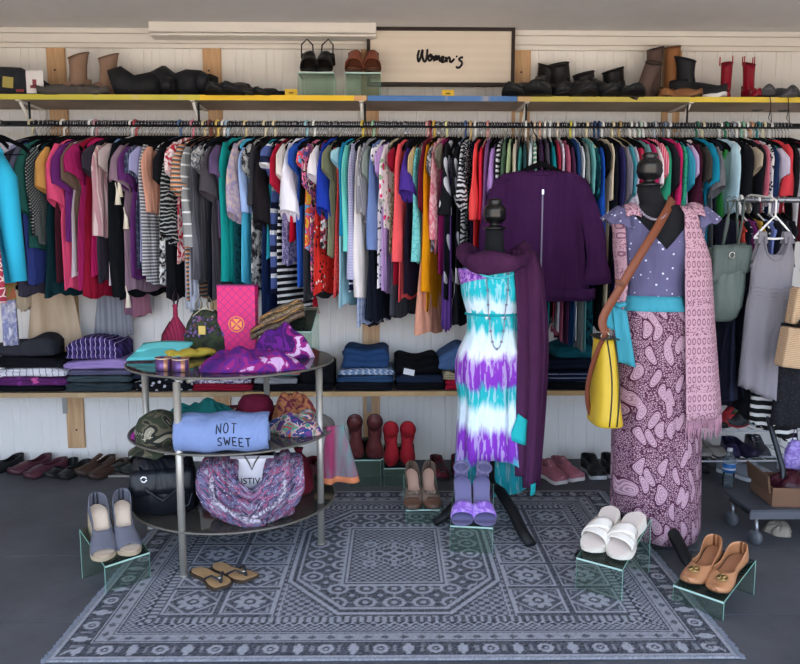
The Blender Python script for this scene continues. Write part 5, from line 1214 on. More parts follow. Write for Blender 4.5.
lines = word('NOT', -.014, .078, .033, 1.25)+word('SWEET', -.010, .030, .033, 1.15)
mb = MB()
for s_ in lines:
    pts = []
    for i in range(len(s_)-1):
        for k in range(3): q = k/3; pts.append((s_[i][0]*(1-q)+s_[i+1][0]*q, s_[i][1]*(1-q)+s_[i+1][1]*q))
    pts.append(s_[-1]); P3 = []
    for x, z in pts:
        th = math.asin(clamp((z-.060)/.075, -1, 1)); u_ = (x+ww)/(2*ww); P3.append((x, -.005-.085*cos(th)*(1-.10*abs(2*u_-1)**3)-.0085, z+.004*sin(u_*14)))
    mb.tube(P3, .0021, 6)
mb.build('lettering', INK, t)
p = on(252, 420, T1)+Vector((0, .10, 0)); t = thing('velvet_hat', 'maroon round velvet hat behind the NOT SWEET shirt', 'hat', p)
MB().lathe([(0, 0), (.085, 0), (.088, .02), (.08, .06), (.06, .09), (0, .098)], n=26, sy=.8).build('crown', mat('#7a1c38', .9, bump=1.), t)
MB().tube([(.088*cos(2*pi*k/30), .07*sin(2*pi*k/30), .018) for k in range(31)], .010, 8).build('rolled_brim', mat('#6c1730', .9), t)
MUL = mat('#2f5aa0', .8, ('multi', 18, '#b0443c', '#4a9380', '#c9a09c', '#1f3f76', '#6a3a7c'), bump=1.)
crumple('patterned_scarf', 'multicoloured paisley scarf heaped at the table edge', 'scarf', 262, 326, 408, 438, T1, MUL, h=.07, seed=6, top=.12)
crumple('patterned_scarf', 'dark red embroidered scarf behind the multicoloured paisley one', 'scarf', 266, 316, 404, 424, T1, mat('#6c2038', .8, ('mb', '#b5744a', 30), bump=1.), h=.115, seed=8, top=.08)
# scarf hanging over the rim of the middle tier
a = TC+Vector((TR*cos(radians(-8)), TR*sin(radians(-8)), 0)); t = thing('fringed_scarf', 'teal pink and orange scarf hanging over the table rim', 'scarf', (a.x, a.y, T1))
def hang(u, v):
    w_ = .035+.050*v; return (.018+.012*v+.012*sin(u*9)*v+(u-.5)*2*w_, -.01+.016*sin(u*11+2)*v+.03*(u-.5), .018*(1-v)-.235*v)
HM = mat('#4a8a84', .8, ('streak', '#8a2f55', 12), bump=1.); MB().slab(hang, 18, 12, .006).build('cloth', HM, t)
MB().slab(lambda u, v: tuple(Vector(hang(u, .90+.1*v))+Vector((0, -.004, 0))), 18, 4, .004).build('border', mat('#c0744e', .8), t)
# bottom tier: black bag, knitted scarf round a white shopping bag
p = on(158, 520, T2)+Vector((0, .10, 0)); t = thing('leather_handbag', 'slouchy black leather bag with steel eyelet on bottom tier', 'bag', p, (0, 0, radians(12)))
BL = mat('#15171d', .38, var=.15, bump=1.)
MB().loft([[(w_*cos(2*pi*k/32)*(1+.04*sin(3*k)), d_*sin(2*pi*k/32), z) for k in range(32)] for w_, d_, z in ((.10, .05, 0), (.138, .075, .02), (.14, .078, .10), (.128, .06, .17), (.115, .03, .225), (.105, .012, .235))]).build('bag_body', BL, t)
MB().tube([(-.09, -.03, .20), (-.06, -.085, .12), (.0, -.095, .075), (.06, -.085, .12), (.09, -.03, .20)], .007, 8).build('handle', BL, t)
for x in (-.07,):
    MB().tube([(x+.011*cos(2*pi*k/16), -.080, .165+.011*sin(2*pi*k/16)) for k in range(17)], .0045, 8).build('eyelet', mat('#d5d6da', .2, metal=.8), t)
    MB().slab(lambda u, v: (-.125+.25*u, -.062-.006*sin(v*pi)-.02*(1-v), .10+.10*v), 10, 5, .004).build('front_flap', BL, t)
MB().tube([(.05, -.09, .03), (.10, -.085, .05), (.115, -.07, .10), (.07, -.085, .12)], .0035, 6).build('dangling_strap', mat('#2a2c33', .5), t)
a, b = on(204, 524, T2), on(296, 521, T2); c0 = (a+b)/2+Vector((0, .10, 0)); hw_ = (b-a).length/2
t = thing('paper_shopping_bag', 'white paper shopping bag wrapped with the knitted loop scarf', 'bag', c0, (0, 0, radians(3)))
zt = .275
MB().box(-.085, .085, -.04, .04, 0, zt-.02).build('bag_body', mat('#e7e2e8', .6, var=.03), t, smooth=False, bevel=.002)
MB().box(-.087, .087, -.042, .042, zt-.032, zt-.020).build('bag_rim', mat('#9a9aa0', .5), t, smooth=False)
text_mesh('printed_name', 'ISTIVA', .036, INK, t, (0.004, -.0412, .150), (pi/2, 0, 0))
MB().tube([(-.03, -.04, zt-.02), (-.012, -.052, zt-.045), (0, -.050, zt-.075), (.012, -.052, zt-.045), (.03, -.04, zt-.02)], .003, 6).build('ribbon', mat('#5d5d58', .7), t)
t = thing('infinity_scarf', 'chunky lilac grey and pink knitted loop scarf on bottom tier', 'scarf', c0, (0, 0, radians(3)))
KN = mat('#6d4460', .95, ('knit', 42, '#262236', '#5b5674', '#6f6a88', '#3c3650', '#98506e', '#65607c', '#a09aa8', '#3f3a52'), bump=1.)
def arm(sd, off, sw_):
    pts = []
    for i in range(13):
        q = i/12
        # from the low middle up the side, over and down behind
        x = sd*(-.065+(hw_*.70+.065)*sm(q, -.10, .60)); z = .035+.20*sm(q, .0, 1.0) ; y = -.085-.03*sin(q*pi)+.10*sm(q, .7, 1)
        pts.append((x, y+sw_, z))
    return pts
for k, (sd, off, sw_) in enumerate(((1, .0, .0), (-1, .0, -.02))):
    P0 = arm(sd, off, sw_); mb = MB(); rs = [.044+.014*sin(i/12*pi) for i in range(13)]
    path = [Vector(p) for p in P0]; rings = []
    for i, p in enumerate(path):
        q_ = i/12; tg = (path[min(i+1, 12)]-path[max(i-1, 0)]).normalized(); up_ = Vector((0, 1, 0)); up_ = (up_-tg*up_.dot(tg)).normalized(); bb = tg.cross(up_)
        rings.append([p+up_*rs[i]*.62*cos(2*pi*j/40)*(1+.26*cos(5*2*pi*j/40+q_*3))+bb*rs[i]*1.25*sin(2*pi*j/40)*(1+.26*cos(5*2*pi*j/40+q_*3)) for j in range(40)])
    mb.loft(rings); mb.build('knitted_loop', KN, t)
    mb = MB(); mb.tube([p+Vector((sd*.012, -.045, -.012)) for p in path[0:11]], [.010]*11, 8); mb.build('pale_stripe', mat('#b9b1bd', .95, ('mb', '#5d5468', 60), bump=1.), t)
mb = MB(); mb.tube([(-hw_*.86, -.04, .035), (-hw_*.5, -.075, .032), (0, -.08, .036), (hw_*.5, -.075, .034), (hw_*.86, -.04, .035)], [.03, .036, .036, .036, .03], 20, flat=.95); mb.build('lower_loop', KN, t)
p = on(290, 505, T2)+Vector((0.02, .17, 0)); t = thing('drawstring_bag', 'dark red velvet bag behind the knitted scarf', 'bag', p)
MB().lathe([(0, 0), (.055, 0), (.066, .02), (.06, .09), (.04, .15), (.012, .18), (.022, .20), (0, .20)], n=24).build('bag_body', mat('#6b1728', .9, bump=1.), t)
MB().tube([(.014*cos(2*pi*k/12), .014*sin(2*pi*k/12), .18) for k in range(13)], .003, 6).build('drawstring', mat('#2c0a12', .9), t)
# ------------------------------------------------------------------ dress forms and what they wear
BK = mat('#101114', .55, var=.1); BKF = mat('#15161a', .9, var=.1); BKW = mat('#0c0c0e', .3, coat=.4, var=0)
def torso_prof():   # (z above the hips, half width, half depth) of a dress form, hip at 0
    return [(-.16, .135, .10), (-.08, .160, .118), (0, .168, .122), (.07, .155, .110), (.15, .120, .088), (.20, .112, .082), (.27, .128, .094), (.34, .150, .118), (.38, .158, .122), (.42, .160, .108), (.46, .168, .092), (.50, .172, .078), (.53, .150, .066), (.55, .095, .058), (.565, .062, .054), (.60, .052, .050), (.66, .048, .048), (.70, .046, .046)]
def prof_at(z, pr):
    if z <= pr[0][0]: return pr[0][1], pr[0][2]
    for a, b in zip(pr[:-1], pr[1:]):
        if z <= b[0]: q = (z-a[0])/(b[0]-a[0]); return a[1]+(b[1]-a[1])*q, a[2]+(b[2]-a[2])*q
    return pr[-1][1], pr[-1][2]
def ering(w, d, z, n=48, ph=0, am=0, k=0, off=(0, 0)):
    return [(off[0]+(w*(1+am*sin(k*2*pi*j/n+ph)))*cos(2*pi*j/n), off[1]+(d*(1+am*sin(k*2*pi*j/n+ph)))*sin(2*pi*j/n), z) for j in range(n)]
NKX = 0.
def dress_form(label, loc, rz, zh, s, feet, neck_h=.0):
    t = thing('dress_form', label, 'mannequin', loc, (0, 0, rz)); pr = torso_prof()
    MB().loft([ering(w*s, d*s, zh+z*s, 40, off=(NKX*sm(z, .50, .60), 0)) for z, w, d in pr]).build('torso', BKF, t)
    NF = s/.90
    MB().lathe([(0, 0), (.050, 0), (.052, .008), (.040, .012), (.024, .018), (.022, .026), (.044, .036), (.053, .060), (.050, .078), (.052, .082), (.046, .100), (.028, .116), (.034, .122), (.030, .134), (0, .140)], (0, 0, zh+max(q[0] for q in pr)*s), 28).build('neck_finial', BKW, t, loc=(NKX, 0, 0))
    MB().tube([(0, 0, .10), (0, 0, zh-.1)], .018, 12).build('pole', BK, t)
    for fx, fy in feet:
        f = Vector((fx, fy, 0)); f = Matrix.Rotation(-rz, 3, 'Z') @ f
        pts = [Vector((0, 0, .17)), f*.25+Vector((0, 0, .165)), f*.55+Vector((0, 0, .115)), f*.82+Vector((0, 0, .045)), f+Vector((0, 0, .020))]
        MB().tube(pts, [.026, .028, .028, .028, .024], 12, flat=.7).build('curved_leg', BK, t)
    return t
# ---- form with the tie dye dress
FY = 3.36; c = PZ(492, 508, 0); FA = Vector((PY(492, 400, FY).x, FY, 0))
fl_, fr_ = PZ(434, 527, .0), PZ(531, 549, .0)
z_sh = PY(492, 262, FY).z; z_kn = PY(492, 205, FY).z; s1 = .86; zh1 = z_sh-.53*s1
fa = dress_form('black dress form wearing the turquoise and purple tie dye dress', FA, 0, zh1, s1, [((fl_-FA).x, (fl_-FA).y), ((fr_-FA).x, (fr_-FA).y), (.02, .33)])
z_hem = PY(492, 458, FY-.1).z; z_back = PY(530, 497, FY+.15).z
t = thing('sundress', 'sleeveless tie dye sundress in turquoise white and purple bands', 'dress', FA)
pr = torso_prof(); zt, zb = z_sh+.015, .1
# colour bands measured on the dress itself
def zz(py, Y=FY-.12): return PY(495, py, Y).z
Z0, Z1 = zz(500), zz(262)
def fr(py): return (zz(py)-Z0)/(Z1-Z0)
cols_ = sorted([(fr(500), '#27b7c4'), (fr(470), '#38c2cc'), (fr(460), '#7a2fb0'), (fr(436), '#8236b8'), (fr(426), '#d5e6f2'), (fr(412), '#d8eaf4'), (fr(402), '#22b2b8'), (fr(391), '#21a9b4'), (fr(385), '#7d30b2'), (fr(363), '#8a3cba'), (fr(355), '#dfe6f4'), (fr(338), '#cfe9f2'), (fr(330), '#1fb3bd'), (fr(318), '#20b6bd'), (fr(315), '#dceaf5'), (fr(305), '#cfe8f2'), (fr(296), '#1cb3bf'), (fr(280), '#23b8c2')])
cols_ = cols_[-18:]
flat_ = []
for p_, c_ in cols_: flat_ += [max(0, min(1, p_)), c_]
TD = mat('#ffffff', .85, ('tiedye', Z0, Z1)+tuple(flat_), var=.05, bump=1.)
mb = MB(); rings = []; n = 96; zw = zz(316)
levels = [z_sh+.02-(z_sh+.02-zw)*i/9 for i in range(10)]+[zw-.01-(zw-.01-z_hem)*i/16 for i in range(1, 17)]
for i, z in enumerate(levels):
    w, d = prof_at((z-zh1)/s1, pr); w, d = w*s1+.012, d*s1+.012
    if z < zw: q = (zw-z)/(zw-z_hem); w = max(w, .115)+.040*q; d = max(d, .10)+.055*q
    if i == 0: w, d = .085, .06
    if i == 1: w, d = .112, .075
    q = clamp((zw-z)/(zw-z_hem)); ring = []
    for j in range(n):
        a = 2*pi*j/n; f = 1+(.045*q)*sin(13*a+1)+.03*q*sin(7*a+2+z*5); drop = (q**3)*((z_hem-z_back)*(.5+.5*sin(a)) + .13*abs(cos(a))**3*(z_hem-z_back))
        ring.append((w*f*cos(a), d*f*sin(a), z-drop+(-.05*(1-abs(cos(a)))*(i == 0)*(1 if sin(a) < 0 else 0))-.02*(i == 1)*(1 if sin(a) < 0 else 0)*(1-abs(cos(a)))))
    rings.append(ring)
mb.loft(rings, False, False); mb.build('dress_body', TD, t, solid=.003)
wv = [(prof_at((zw-zh1)/s1, pr)[0]*s1+.018, prof_at((zw-zh1)/s1, pr)[1]*s1+.018)]
MB().tube([(wv[0][0]*cos(2*pi*k/40), wv[0][1]*sin(2*pi*k/40), zw) for k in range(41)], .006, 8).build('waist_seam', mat('#159aa2', .9), t)
NL = mat('#6a2a9c', .8, ('mb', '#b98ad0', 60), bump=.5)
for sd in (-1, 1):
    p_ = [(sd*.125, -.060, z_sh-.10), (sd*.118, -.055, z_sh-.04), (sd*.100, -.02, z_sh+.012), (sd*.095, .02, z_sh+.020), (sd*.10, .055, z_sh-.03)]
    MB().tube(p_, .007, 8, flat=.6).build('shoulder_strap', mat('#3bbac4', .8), t)
MB().tube([(.10*cos(pi+pi*k/16)*1.02, -.055-.052*sin(pi*k/16)-.0, z_sh-.012-.055*sin(pi*k/16)) for k in range(17)], .005, 8).build('neckline_trim', mat('#4cc3cc', .8), t)
def yoke(u, v):
    a = pi*1.02+pi*.40*u; z = z_sh-.028-.075*v+.035*u*v; w, d = prof_at((z-zh1)/s1, pr); return ((w*s1+.017)*cos(a), (d*s1+.017)*sin(a), z)
MB().slab(yoke, 10, 7, .002).build('lace_yoke', NL, t)
# necklace over the dress
t = thing('long_necklace', 'long silver bead necklace looped down over the tie dye dress', 'necklace', FA)
NM = mat('#8a8798', .3, metal=.6)
pn = []
zn = zz(349)
for k in range(41):
    q = k/40; a = (q-.5)*2; x = .085*(1-abs(a)**6)*(-1 if a < 0 else 1)*abs(a)**.35 if True else 0
    z = z_sh-.0-(z_sh-zn)*(1-abs(a)**1.3); w, d = prof_at((z-zh1)/s1, pr)
    d = max(d*s1, .10 if z < zw else 0); w = max(w*s1, .12)+.0
    x = .052*(abs(a)**.5)*(1 if a > 0 else -1); pn.append(Vector((x, -(d+.024)*sqrt(max(0, 1-(x/(w+.02))**2)), z)))
MB().tube(pn, .0022, 6).build('chain', NM, t)
for k in range(2, 39, 3): MB().lathe([(0, -.006), (.006, -.003), (.006, .003), (0, .006)], n=8).build('bead', NM, t, loc=pn[k])
# purple shawl
t = thing('shawl', 'long aubergine jersey shawl wrapped over the tie dye shoulders', 'shawl', FA)
SH = mat('#3c1b3a', .9, ('streak', '#482444', 9), spec=.15, bump=1.)
mb = MB(); rings = []; N1 = 60
for k in range(N1):
    a = 2*pi*k/N1; f = .5-.5*sin(a)          # 1 at the front
    zc = z_sh+.026-.022*f+.018*cos(a*2)+(.012*sin(3*a)); rx, ry = .125+.028*(1-f*.5), .088+.015
    cx_, cy_ = rx*cos(a), ry*sin(a)-.01; r1, r2 = .034+.006*sin(5*a), .042+.010*sin(3*a+1)
    o_ = Vector((cos(a), sin(a)*.8, 0)).normalized()
    rings.append([Vector((cx_, cy_, zc))+o_*(r1*.75*cos(b_)*(1+.07*cos(7*b_+3*a+sin(2*a))))+Vector((0, 0, 1))*(r2*sin(b_)*(1+.07*cos(7*b_+3*a+sin(2*a)))) for b_ in [2*pi*j/24 for j in range(24)]])
mb.loft(rings+[rings[0]], False, False); mb.build('shoulder_wrap', SH, t)
zlow = zz(482, FY-.02)
hx0, hx1 = PY(513, 300, FY).x-FA.x, PY(541, 300, FY).x-FA.x
def hangp(u, v):
    z = z_sh+.05-(z_sh+.05-zlow-(.06 if u < .4 else 0)*v)*v; x0 = .075+.018*sm(v, 0, .35); x1 = x0+.105+.02*sin(v*4)+.01*v; x = x0+(x1-x0)*u
    return (x, -.105-.01*sm(v, 0, .5)+.007*sin(u*13+2.5*v+sin(v*5))+.03*v*(u-.3)-.03*(1-sm(v, 0, .12))*0+.07*(1-sm(v, 0, .10)), z)
MB().slab(hangp, 26, 24, .010).build('hanging_end', SH, t)
def hang2(u, v): p_ = Vector(hangp(u, v)); return (p_.x+.02+.01*v, p_.y+.045, p_.z-.01)
MB().slab(hang2, 20, 20, .008).build('hanging_end', SH, t)
MB().slab(lambda u, v: tuple(Vector(hangp(.05+.35*u, .70+.12*v))+Vector((-.04*(1-u)*(v), -.012, -.03*u))), 6, 6, .004).build('turquoise_lining_fold', mat('#1fa9ac', .85, bump=1.), t)
MB().slab(lambda u, v: tuple(Vector(hangp(.72+.25*u, .97+.05*v))+Vector((0, -.010, -.012))), 5, 4, .005).build('turquoise_corner', mat('#1fa9ac', .85), t)
# ---- big purple blouse on a hanger in front of the rail
BY = 3.74; bz = PY(541, 170, BY); bx = bz.x
t = thing('zip_blouse', 'large deep purple zip front blouse with bell sleeves, facing out', 'blouse', (bx, BY, bz.z))
PB = mat('#38183f', .9, ('streak', '#41204a', 5), spec=.12, bump=1.)
ppm = 740/(BY*.993+.0); hb = (PY(545, 290, BY).z-bz.z); wS = .185; wH = .245
L_b = -hb; mb = MB(); rings = []; n = 60
for q, w, d in ((0, .065, .02), (.012, .12, .03), (.03, .185, .035), (.06, .212, .04), (.14, .214, .045), (.3, .216, .05), (.5, .222, .055), (.75, .238, .06), (.93, .262, .066), (.985, .272, .068), (1, .272, .066)):
    z = .0-q*(L_b+.055) if q else .0
    rings.append([((w+.006*sin(5*a+q*4)*q)*cos(a), (d*(1+.18*q*sin(9*a+1)))*sin(a)*.8, z-(.012 if q == 0 and sin(a) < 0 else 0)-.028*(q > .98)*0) for a in [2*pi*k/n for k in range(n)]])
mb.loft(rings, False, False); mb.build('blouse_body', PB, t, solid=.003)
mb = MB(); hh = rings[-2]
mb.slab(lambda u, v: (-.275+.55*u, -.060+.006*sin(u*26), -(L_b+.055)*(.90+.08*v)), 30, 4, .006); mb.build('ruffled_hem', PB, t)
for sd in (-1, 1):
    ex = (PY(602 if sd > 0 else 483, 284, BY).x-bx); P0 = Vector((sd*.178, 0, -.045)); P3_ = Vector((ex-sd*.03, -.02, -(L_b-.03)))
    mb = MB(); rings = []
    for i in range(12):
        q = i/11; cpt = P0.lerp(P3_, q)+Vector((sd*.035*sin(q*pi), 0, 0)); r_ = .048+.008*sin(q*pi)-.006*sm(q, .4, .7)+.030*sm(q, .72, 1)
        rings.append([cpt+Vector((r_*cos(a)*(1+.05*sin(6*a)*q), .028*sin(a)*(1+.3*q), .25*r_*cos(a)*sd*.3)) for a in [2*pi*k/28 for k in range(28)]])
    mb.loft(rings, True, False); mb.build('bell_sleeve', PB, t, solid=.003)
zy = -.052
MB().box(-.0035, .0035, -zy*0-.056, -.050, -(L_b*.80), -.10).build('zip', mat('#6a6175', .35, metal=.5), t, smooth=False)
MB().box(-.006, .006, -.062, -.055, -.125, -.098).build('zip_pull', mat('#c9c7cc', .25, metal=.8), t, smooth=False, bevel=.002)
MB().tube([(-.058*cos(pi*k/12), -.020-.022*sin(pi*k/12), -.004-.024*sin(pi*k/12)) for k in range(13)], .0045, 6).build('collar_band', PB, t)
MB().box(-.018, .018, .010, .012, -.022, -.006).build('neck_label', mat('#d9d4dc', .8), t, smooth=False)
h = thing('clothes_hanger', 'black hanger of the purple zip blouse, hooked over the rail', 'hanger', (bx, BY, bz.z))
MB().tube([(-.17, 0, -.055), (-.12, 0, -.018), (-.05, 0, .012), (0, 0, .030), (.05, 0, .012), (.12, 0, -.018), (.17, 0, -.055)], [.007, .008, .012, .017, .012, .008, .007], 10).build('hanger_frame', VELVET, h)
rp = Vector((0, RODY-BY, RODZ-bz.z))
MB().tube([(0, 0, .04), (0, .05, rp.z*.55), (0, rp.y-.06, rp.z*.85), (0, rp.y-.030, rp.z+.004), (0, rp.y-.012, rp.z+.0195), (0, rp.y+.012, rp.z+.018), (0, rp.y+.022, rp.z-.002)], .003, 6).build('hook', mat('#17181b', .4, metal=.5), h)
# ---- second form with the lavender blouse and paisley skirt
GY = 3.06; GA = Vector((PY(653, 400, GY).x, GY, 0)); zsh = PY(655, 208, GY).z; s2 = .93; zh2 = zsh-.53*s2
fl_, fr_ = PZ(578, 562), PZ(694, 574)
PRS = torso_prof
def torso_prof(): return [(q[0], q[1]*1.1, q[2]*1.04) if q[0] < .54 else (.53+(q[0]-.53)*.55, q[1]*1.05, q[2]) for q in PRS()]
NKX = -.052
fb = dress_form('black dress form wearing lavender dotted blouse and paisley skirt', GA, radians(-8), zh2, s2, [((fl_-GA).x, (fl_-GA).y), ((fr_-GA).x, (fr_-GA).y), (.05, .36)])
RZ = (0, 0, radians(-8)); pr = torso_prof()
# a taller black stole collar round the neck, as on the form
def at_form(z, s_, zh, extra):
    w, d = prof_at((z-zh)/s_, pr); return w*s_+extra, d*s_+extra
def zg(py): return PY(652, py, GY-.12).z
t = thing('skirt', 'long straight pink and plum paisley skirt nearly touching floor', 'skirt', GA, RZ)
PZM = mat('#bb99a8', .85, ('paisley', '#4a1f38', '#c7a9b4'), var=.05, bump=1.)
ztop, zbot = zg(300), .085; rings = []
for i in range(22):
    q = i/21; z = ztop-(ztop-zbot)*q; w, d = at_form(z, s2, zh2, .012)
    if q > .12: w = .178+.006*q; d = .120+.050*q-.02*sm(q, .8, 1)*0
    rings.append([(.030*q+w*(1+.03*q*sin(9*a+2)+.02*q*sin(5*a))*cos(a), d*(1+.04*q*sin(11*a)+.02*q*sin(5*a+1))*sin(a), z+(.035*q**4*(sin(a)*.7-.3*cos(a)))) for a in [2*pi*k/80 for k in range(80)]])
mb = MB(); mb.loft(rings, False, False); mb.build('skirt_body', PZM, t, solid=.003)
t = thing('blouse', 'lavender grey blouse with tiny white dots and flutter sleeves', 'blouse', GA, RZ)
LV = mat('#5f5c7e', .9, ('dots', '#d9dcee', 38, .16), var=.08, bump=1.)
mb = MB(); rings = []
zl = zg(306)
for i in range(16):
    q = i/15; z = zsh+.012-(zsh+.012-zl)*q; w, d = at_form(z, s2, zh2, .010)
    ring = []
    for k in range(72):
        a = 2*pi*k/72; v_ = (abs(((a-1.5*pi+pi) % (2*pi))-pi)/1.0)      # distance from the front centre
        nz = .0
        if q < .45: nz = 0
        ring.append((w*cos(a), d*sin(a)*(1+.02*sin(11*a)), z-.0))
    rings.append(ring)
# V neck: drop the upper rings towards the front centre
zv = zg(250)
for i, ring in enumerate(rings):
    for k in range(72):
        a = 2*pi*k/72; dist = abs(((a-1.5*pi+pi) % (2*pi))-pi); lim = zv+(zsh-zv)*clamp(dist/.85)
        x, y, z = ring[k]
        if z > lim: w, d = at_form(lim, s2, zh2, .010); ring[k] = (w*cos(a), d*sin(a), lim)
mb.loft(rings, False, False); mb.build('blouse_body', LV, t, solid=.003)
for sd in (-1, 1):
    def flut(u, v):
        a = (u-.5)*pi*1.05; r_ = .035+.062*v; z = zsh+.010-.030*v-.018*(1-cos(a))-.020*v*abs(sin(a)); return (sd*(.150*s2+r_*cos(a)*(1+.06*sin(8*a)*v)), (.055+.045*v)*sin(a), z+.006*sin(9*a)*v-.02*v)
    MB().slab(flut, 24, 8, .003).build('flutter_sleeve', LV, t)
t = thing('crochet_vest', 'long open pink crocheted vest with fringe over the blouse', 'vest', GA, RZ)
CV = mat('#be97a3', .95, ('crochet', '#6b3f58'), var=.08, bump=.6)
def vest(a0, a1, z0, z1, ext, flare, wob=0, arm_=False):
    def P(u, v):
        a = a0+(a1-a0)*u; z = z0-(z0-z1)*v; zz_ = z
        if arm_: 
            e = .165*max(0, 1-((a+.12)/.85)**2)*(1-v)       # arm opening at the side
            z = z-e*1.35
        w, d = at_form(min(z, zsh+.02), s2, zh2, ext)
        zc_ = zh2+.44*s2
        if z < zc_: q = (zc_-z)/.7; hug = 1 if flare > .03 else .55; w = w*(1-hug)+(.176*s2+ext+flare*q)*hug; d = max(d, .112*s2+ext+flare*q*.5)
        f = 1+.035*v*sin(a*9+1)
        return (w*f*cos(a), d*f*sin(a), z)
    return P
MB().slab(vest(-pi*.385, pi*.5, zsh+.004, zg(418), .026, .075, arm_=True), 34, 30, .005).build('front_panel', CV, t)
MB().slab(vest(-pi*.80, -pi*1.45, zsh+.004, zg(330), .022, .02), 24, 20, .005).build('front_panel', CV, t)
for sd, a_ in ((1, -pi*.33), (-1, -pi*.74)):
    MB().slab(lambda u, v: ((.100*sd*s2+.030*sd+(u-.5)*.060*(1))*1.0, -.085+.150*v, zsh+.022-.05*(2*v-1)**2-.010*abs(2*u-1)), 6, 10, .005).build('shoulder_piece', CV, t)
P = vest(-pi*.385, pi*.5, zsh+.004, zg(418), .026, .075, arm_=True)
mb = MB()
for k in range(95):
    u = k/94; p_ = Vector(P(u, 1)); mb.tube([p_, p_+Vector((.002*sin(k), -.002, -.035)), p_+Vector((.006*sin(k*1.7), 0, -.075-.012*sin(k*2.3)))], .0022, 4)
f = mb.build('fringe', mat('#b98c9e', .95), t); f['kind'] = 'stuff'
# belt
t = thing('fabric_belt', 'turquoise fabric belt tied at the waist with hanging end', 'belt', GA, RZ)
TB = mat('#3c93a6', .85, var=.06, bump=1.)
def belt(u, v):
    a = -pi*.30-u*pi*1.95; z = zg(297)-(zg(297)-zg(312))*v; w, d = at_form(z, s2, zh2, .017); return (w*cos(a), d*sin(a)-.004, z)
MB().slab(belt, 50, 4, .004).build('waistband', TB, t)
kx = PY(626, 312, GY-.12).x-GA.x
zk = zg(306)
MB().tube([(kx-.030, -.118, zk+.012), (kx-.005, -.130, zk), (kx+.02, -.128, zk+.010)], [.014, .022, .014], 10, flat=.6).build('knot', TB, t)
MB().slab(lambda u, v: (kx-.035+.030*v+(.056+.012*v)*u, -.134-.012*v+.006*sin(u*6), zk-.02*u-(zk-zg(362))*v+.0), 8, 12, .005).build('hanging_end', TB, t)
MB().slab(lambda u, v: (kx-.045-.01*v+.040*u, -.120-.01*v, zk-(zk-zg(332))*v+.02*(1-u)), 6, 8, .005).build('short_end', TB, t)
# necklace
t = thing('bead_necklace', 'short pale bead necklace at the neck of the dotted blouse', 'necklace', GA, RZ)
for k in range(23):
    a = pi*1.02+pi*.96*k/22; x, y = NKX*.8+.066*cos(a), .070*sin(a); z = zsh+.035-.085*sin((k)/22*pi)
    MB().lathe([(0, -.006), (.006, -.003), (.006, .003), (0, .006)], n=8).build('bead', mat('#8d8492', .3, spec=.6, var=0), t, loc=(x, y-.042*sin(k/22*pi), z))
MB().tube([(NKX*.8+.066*cos(pi*1.02+pi*.96*k/22), .070*sin(pi*1.02+pi*.96*k/22)-.042*sin(k/22*pi), zsh+.035-.085*sin(k/22*pi)) for k in range(23)], .0015, 5).build('thread', NM, t)
# crossbody strap and yellow bag
LT = mat('#7a4630', .5, var=.1)
bagc = PY(606, 380, GY-.10)
t = thing('crossbody_bag', 'yellow leather handbag hanging by a wide tan crossbody strap', 'bag', (bagc.x, GY-.10, 0))
o_ = Vector((bagc.x, GY-.10, 0))
ztopb, zbotb = PY(606, 338, GY-.10).z, PY(606, 421, GY-.10).z
YL = mat('#c4a42c', .45, var=.08); BD = mat('#2b2a20', .5)
mb = MB(); rings = []
for i in range(13):
    q = i/12; z = zbotb+(ztopb-zbotb)*q; w = .060-.030*q; d = .105-.03*q; lean = -.014*q
    rings.append([(lean+w*(abs(cos(a))**.6)*(1 if cos(a) > 0 else -1)*(1-.05*sin(q*6)), d*(abs(sin(a))**.6)*(1 if sin(a) > 0 else -1), z) for a in [2*pi*k/32 for k in range(32)]])
e0 = [(x*.93, y*.95, z-.006) for x, y, z in rings[0]]
mb.loft([e0]+rings); mb.build('bag_body', YL, t, sub=0)
for sx in (-.012, .018):
    MB().tube([(sx-.014*q+(.016*sin(q*3)), -(.106-.03*q)*.99, zbotb+(ztopb-zbotb)*q) for q in [i/10 for i in range(11)]], .0032, 6).build('black_piping', BD, t)
MB().slab(lambda u, v: (-.048+.07*u-.0*v, -.088+.17*v, ztopb+.003+.005*sin(u*pi)), 6, 6, .006).build('zip_top', BD, t)
for sy in (-1,):
    MB().tube([(-.030+.016*cos(a), -.07, ztopb+.016+.016*sin(a)) for a in [2*pi*k/14 for k in range(15)]], .003, 6).build('metal_ring', mat('#bdb8a6', .25, metal=.8), t)
shp = PY(672, 203, GY-.03); hip = PY(603, 318, GY-.17); mid = PY(640, 255, GY-.175)
def pl(v): return Vector(v)-o_
path = [pl(Vector((shp.x+.035, GY+.10, zsh-.07))), pl(Vector((shp.x+.012, GY+.06, zsh+.020))), pl(Vector((shp.x, GY-.03, shp.z+.012))), pl(PY(657, 228, GY-.13)), pl(mid), pl(PY(622, 285, GY-.185)), pl(hip), Vector((-.033, -.085, ztopb+.03))]
def strap_mesh(path, w):
    # resample smoothly
    pts = []
    for i in range(len(path)-1):
        p0, p1, p2, p3 = path[max(i-1, 0)], path[i], path[i+1], path[min(i+2, len(path)-1)]
        for k in range(6):
            q = k/6; pts.append(.5*((2*p1)+(p2-p0)*q+(2*p0-5*p1+4*p2-p3)*q*q+(3*p1-p0-3*p2+p3)*q**3))
    pts.append(path[-1]); n_ = len(pts)
    def Pf(u, v):
        i = int(round(u*(n_-1))); tg = (pts[min(i+1, n_-1)]-pts[max(i-1, 0)]).normalized(); out = Vector((.15, -1, .25)); sd_ = tg.cross(out).normalized(); return tuple(pts[i]+sd_*w*(v-.5))
    return MB().slab(Pf, n_, 3, .004)
strap_mesh(path, .034).build('shoulder_strap', LT, t)
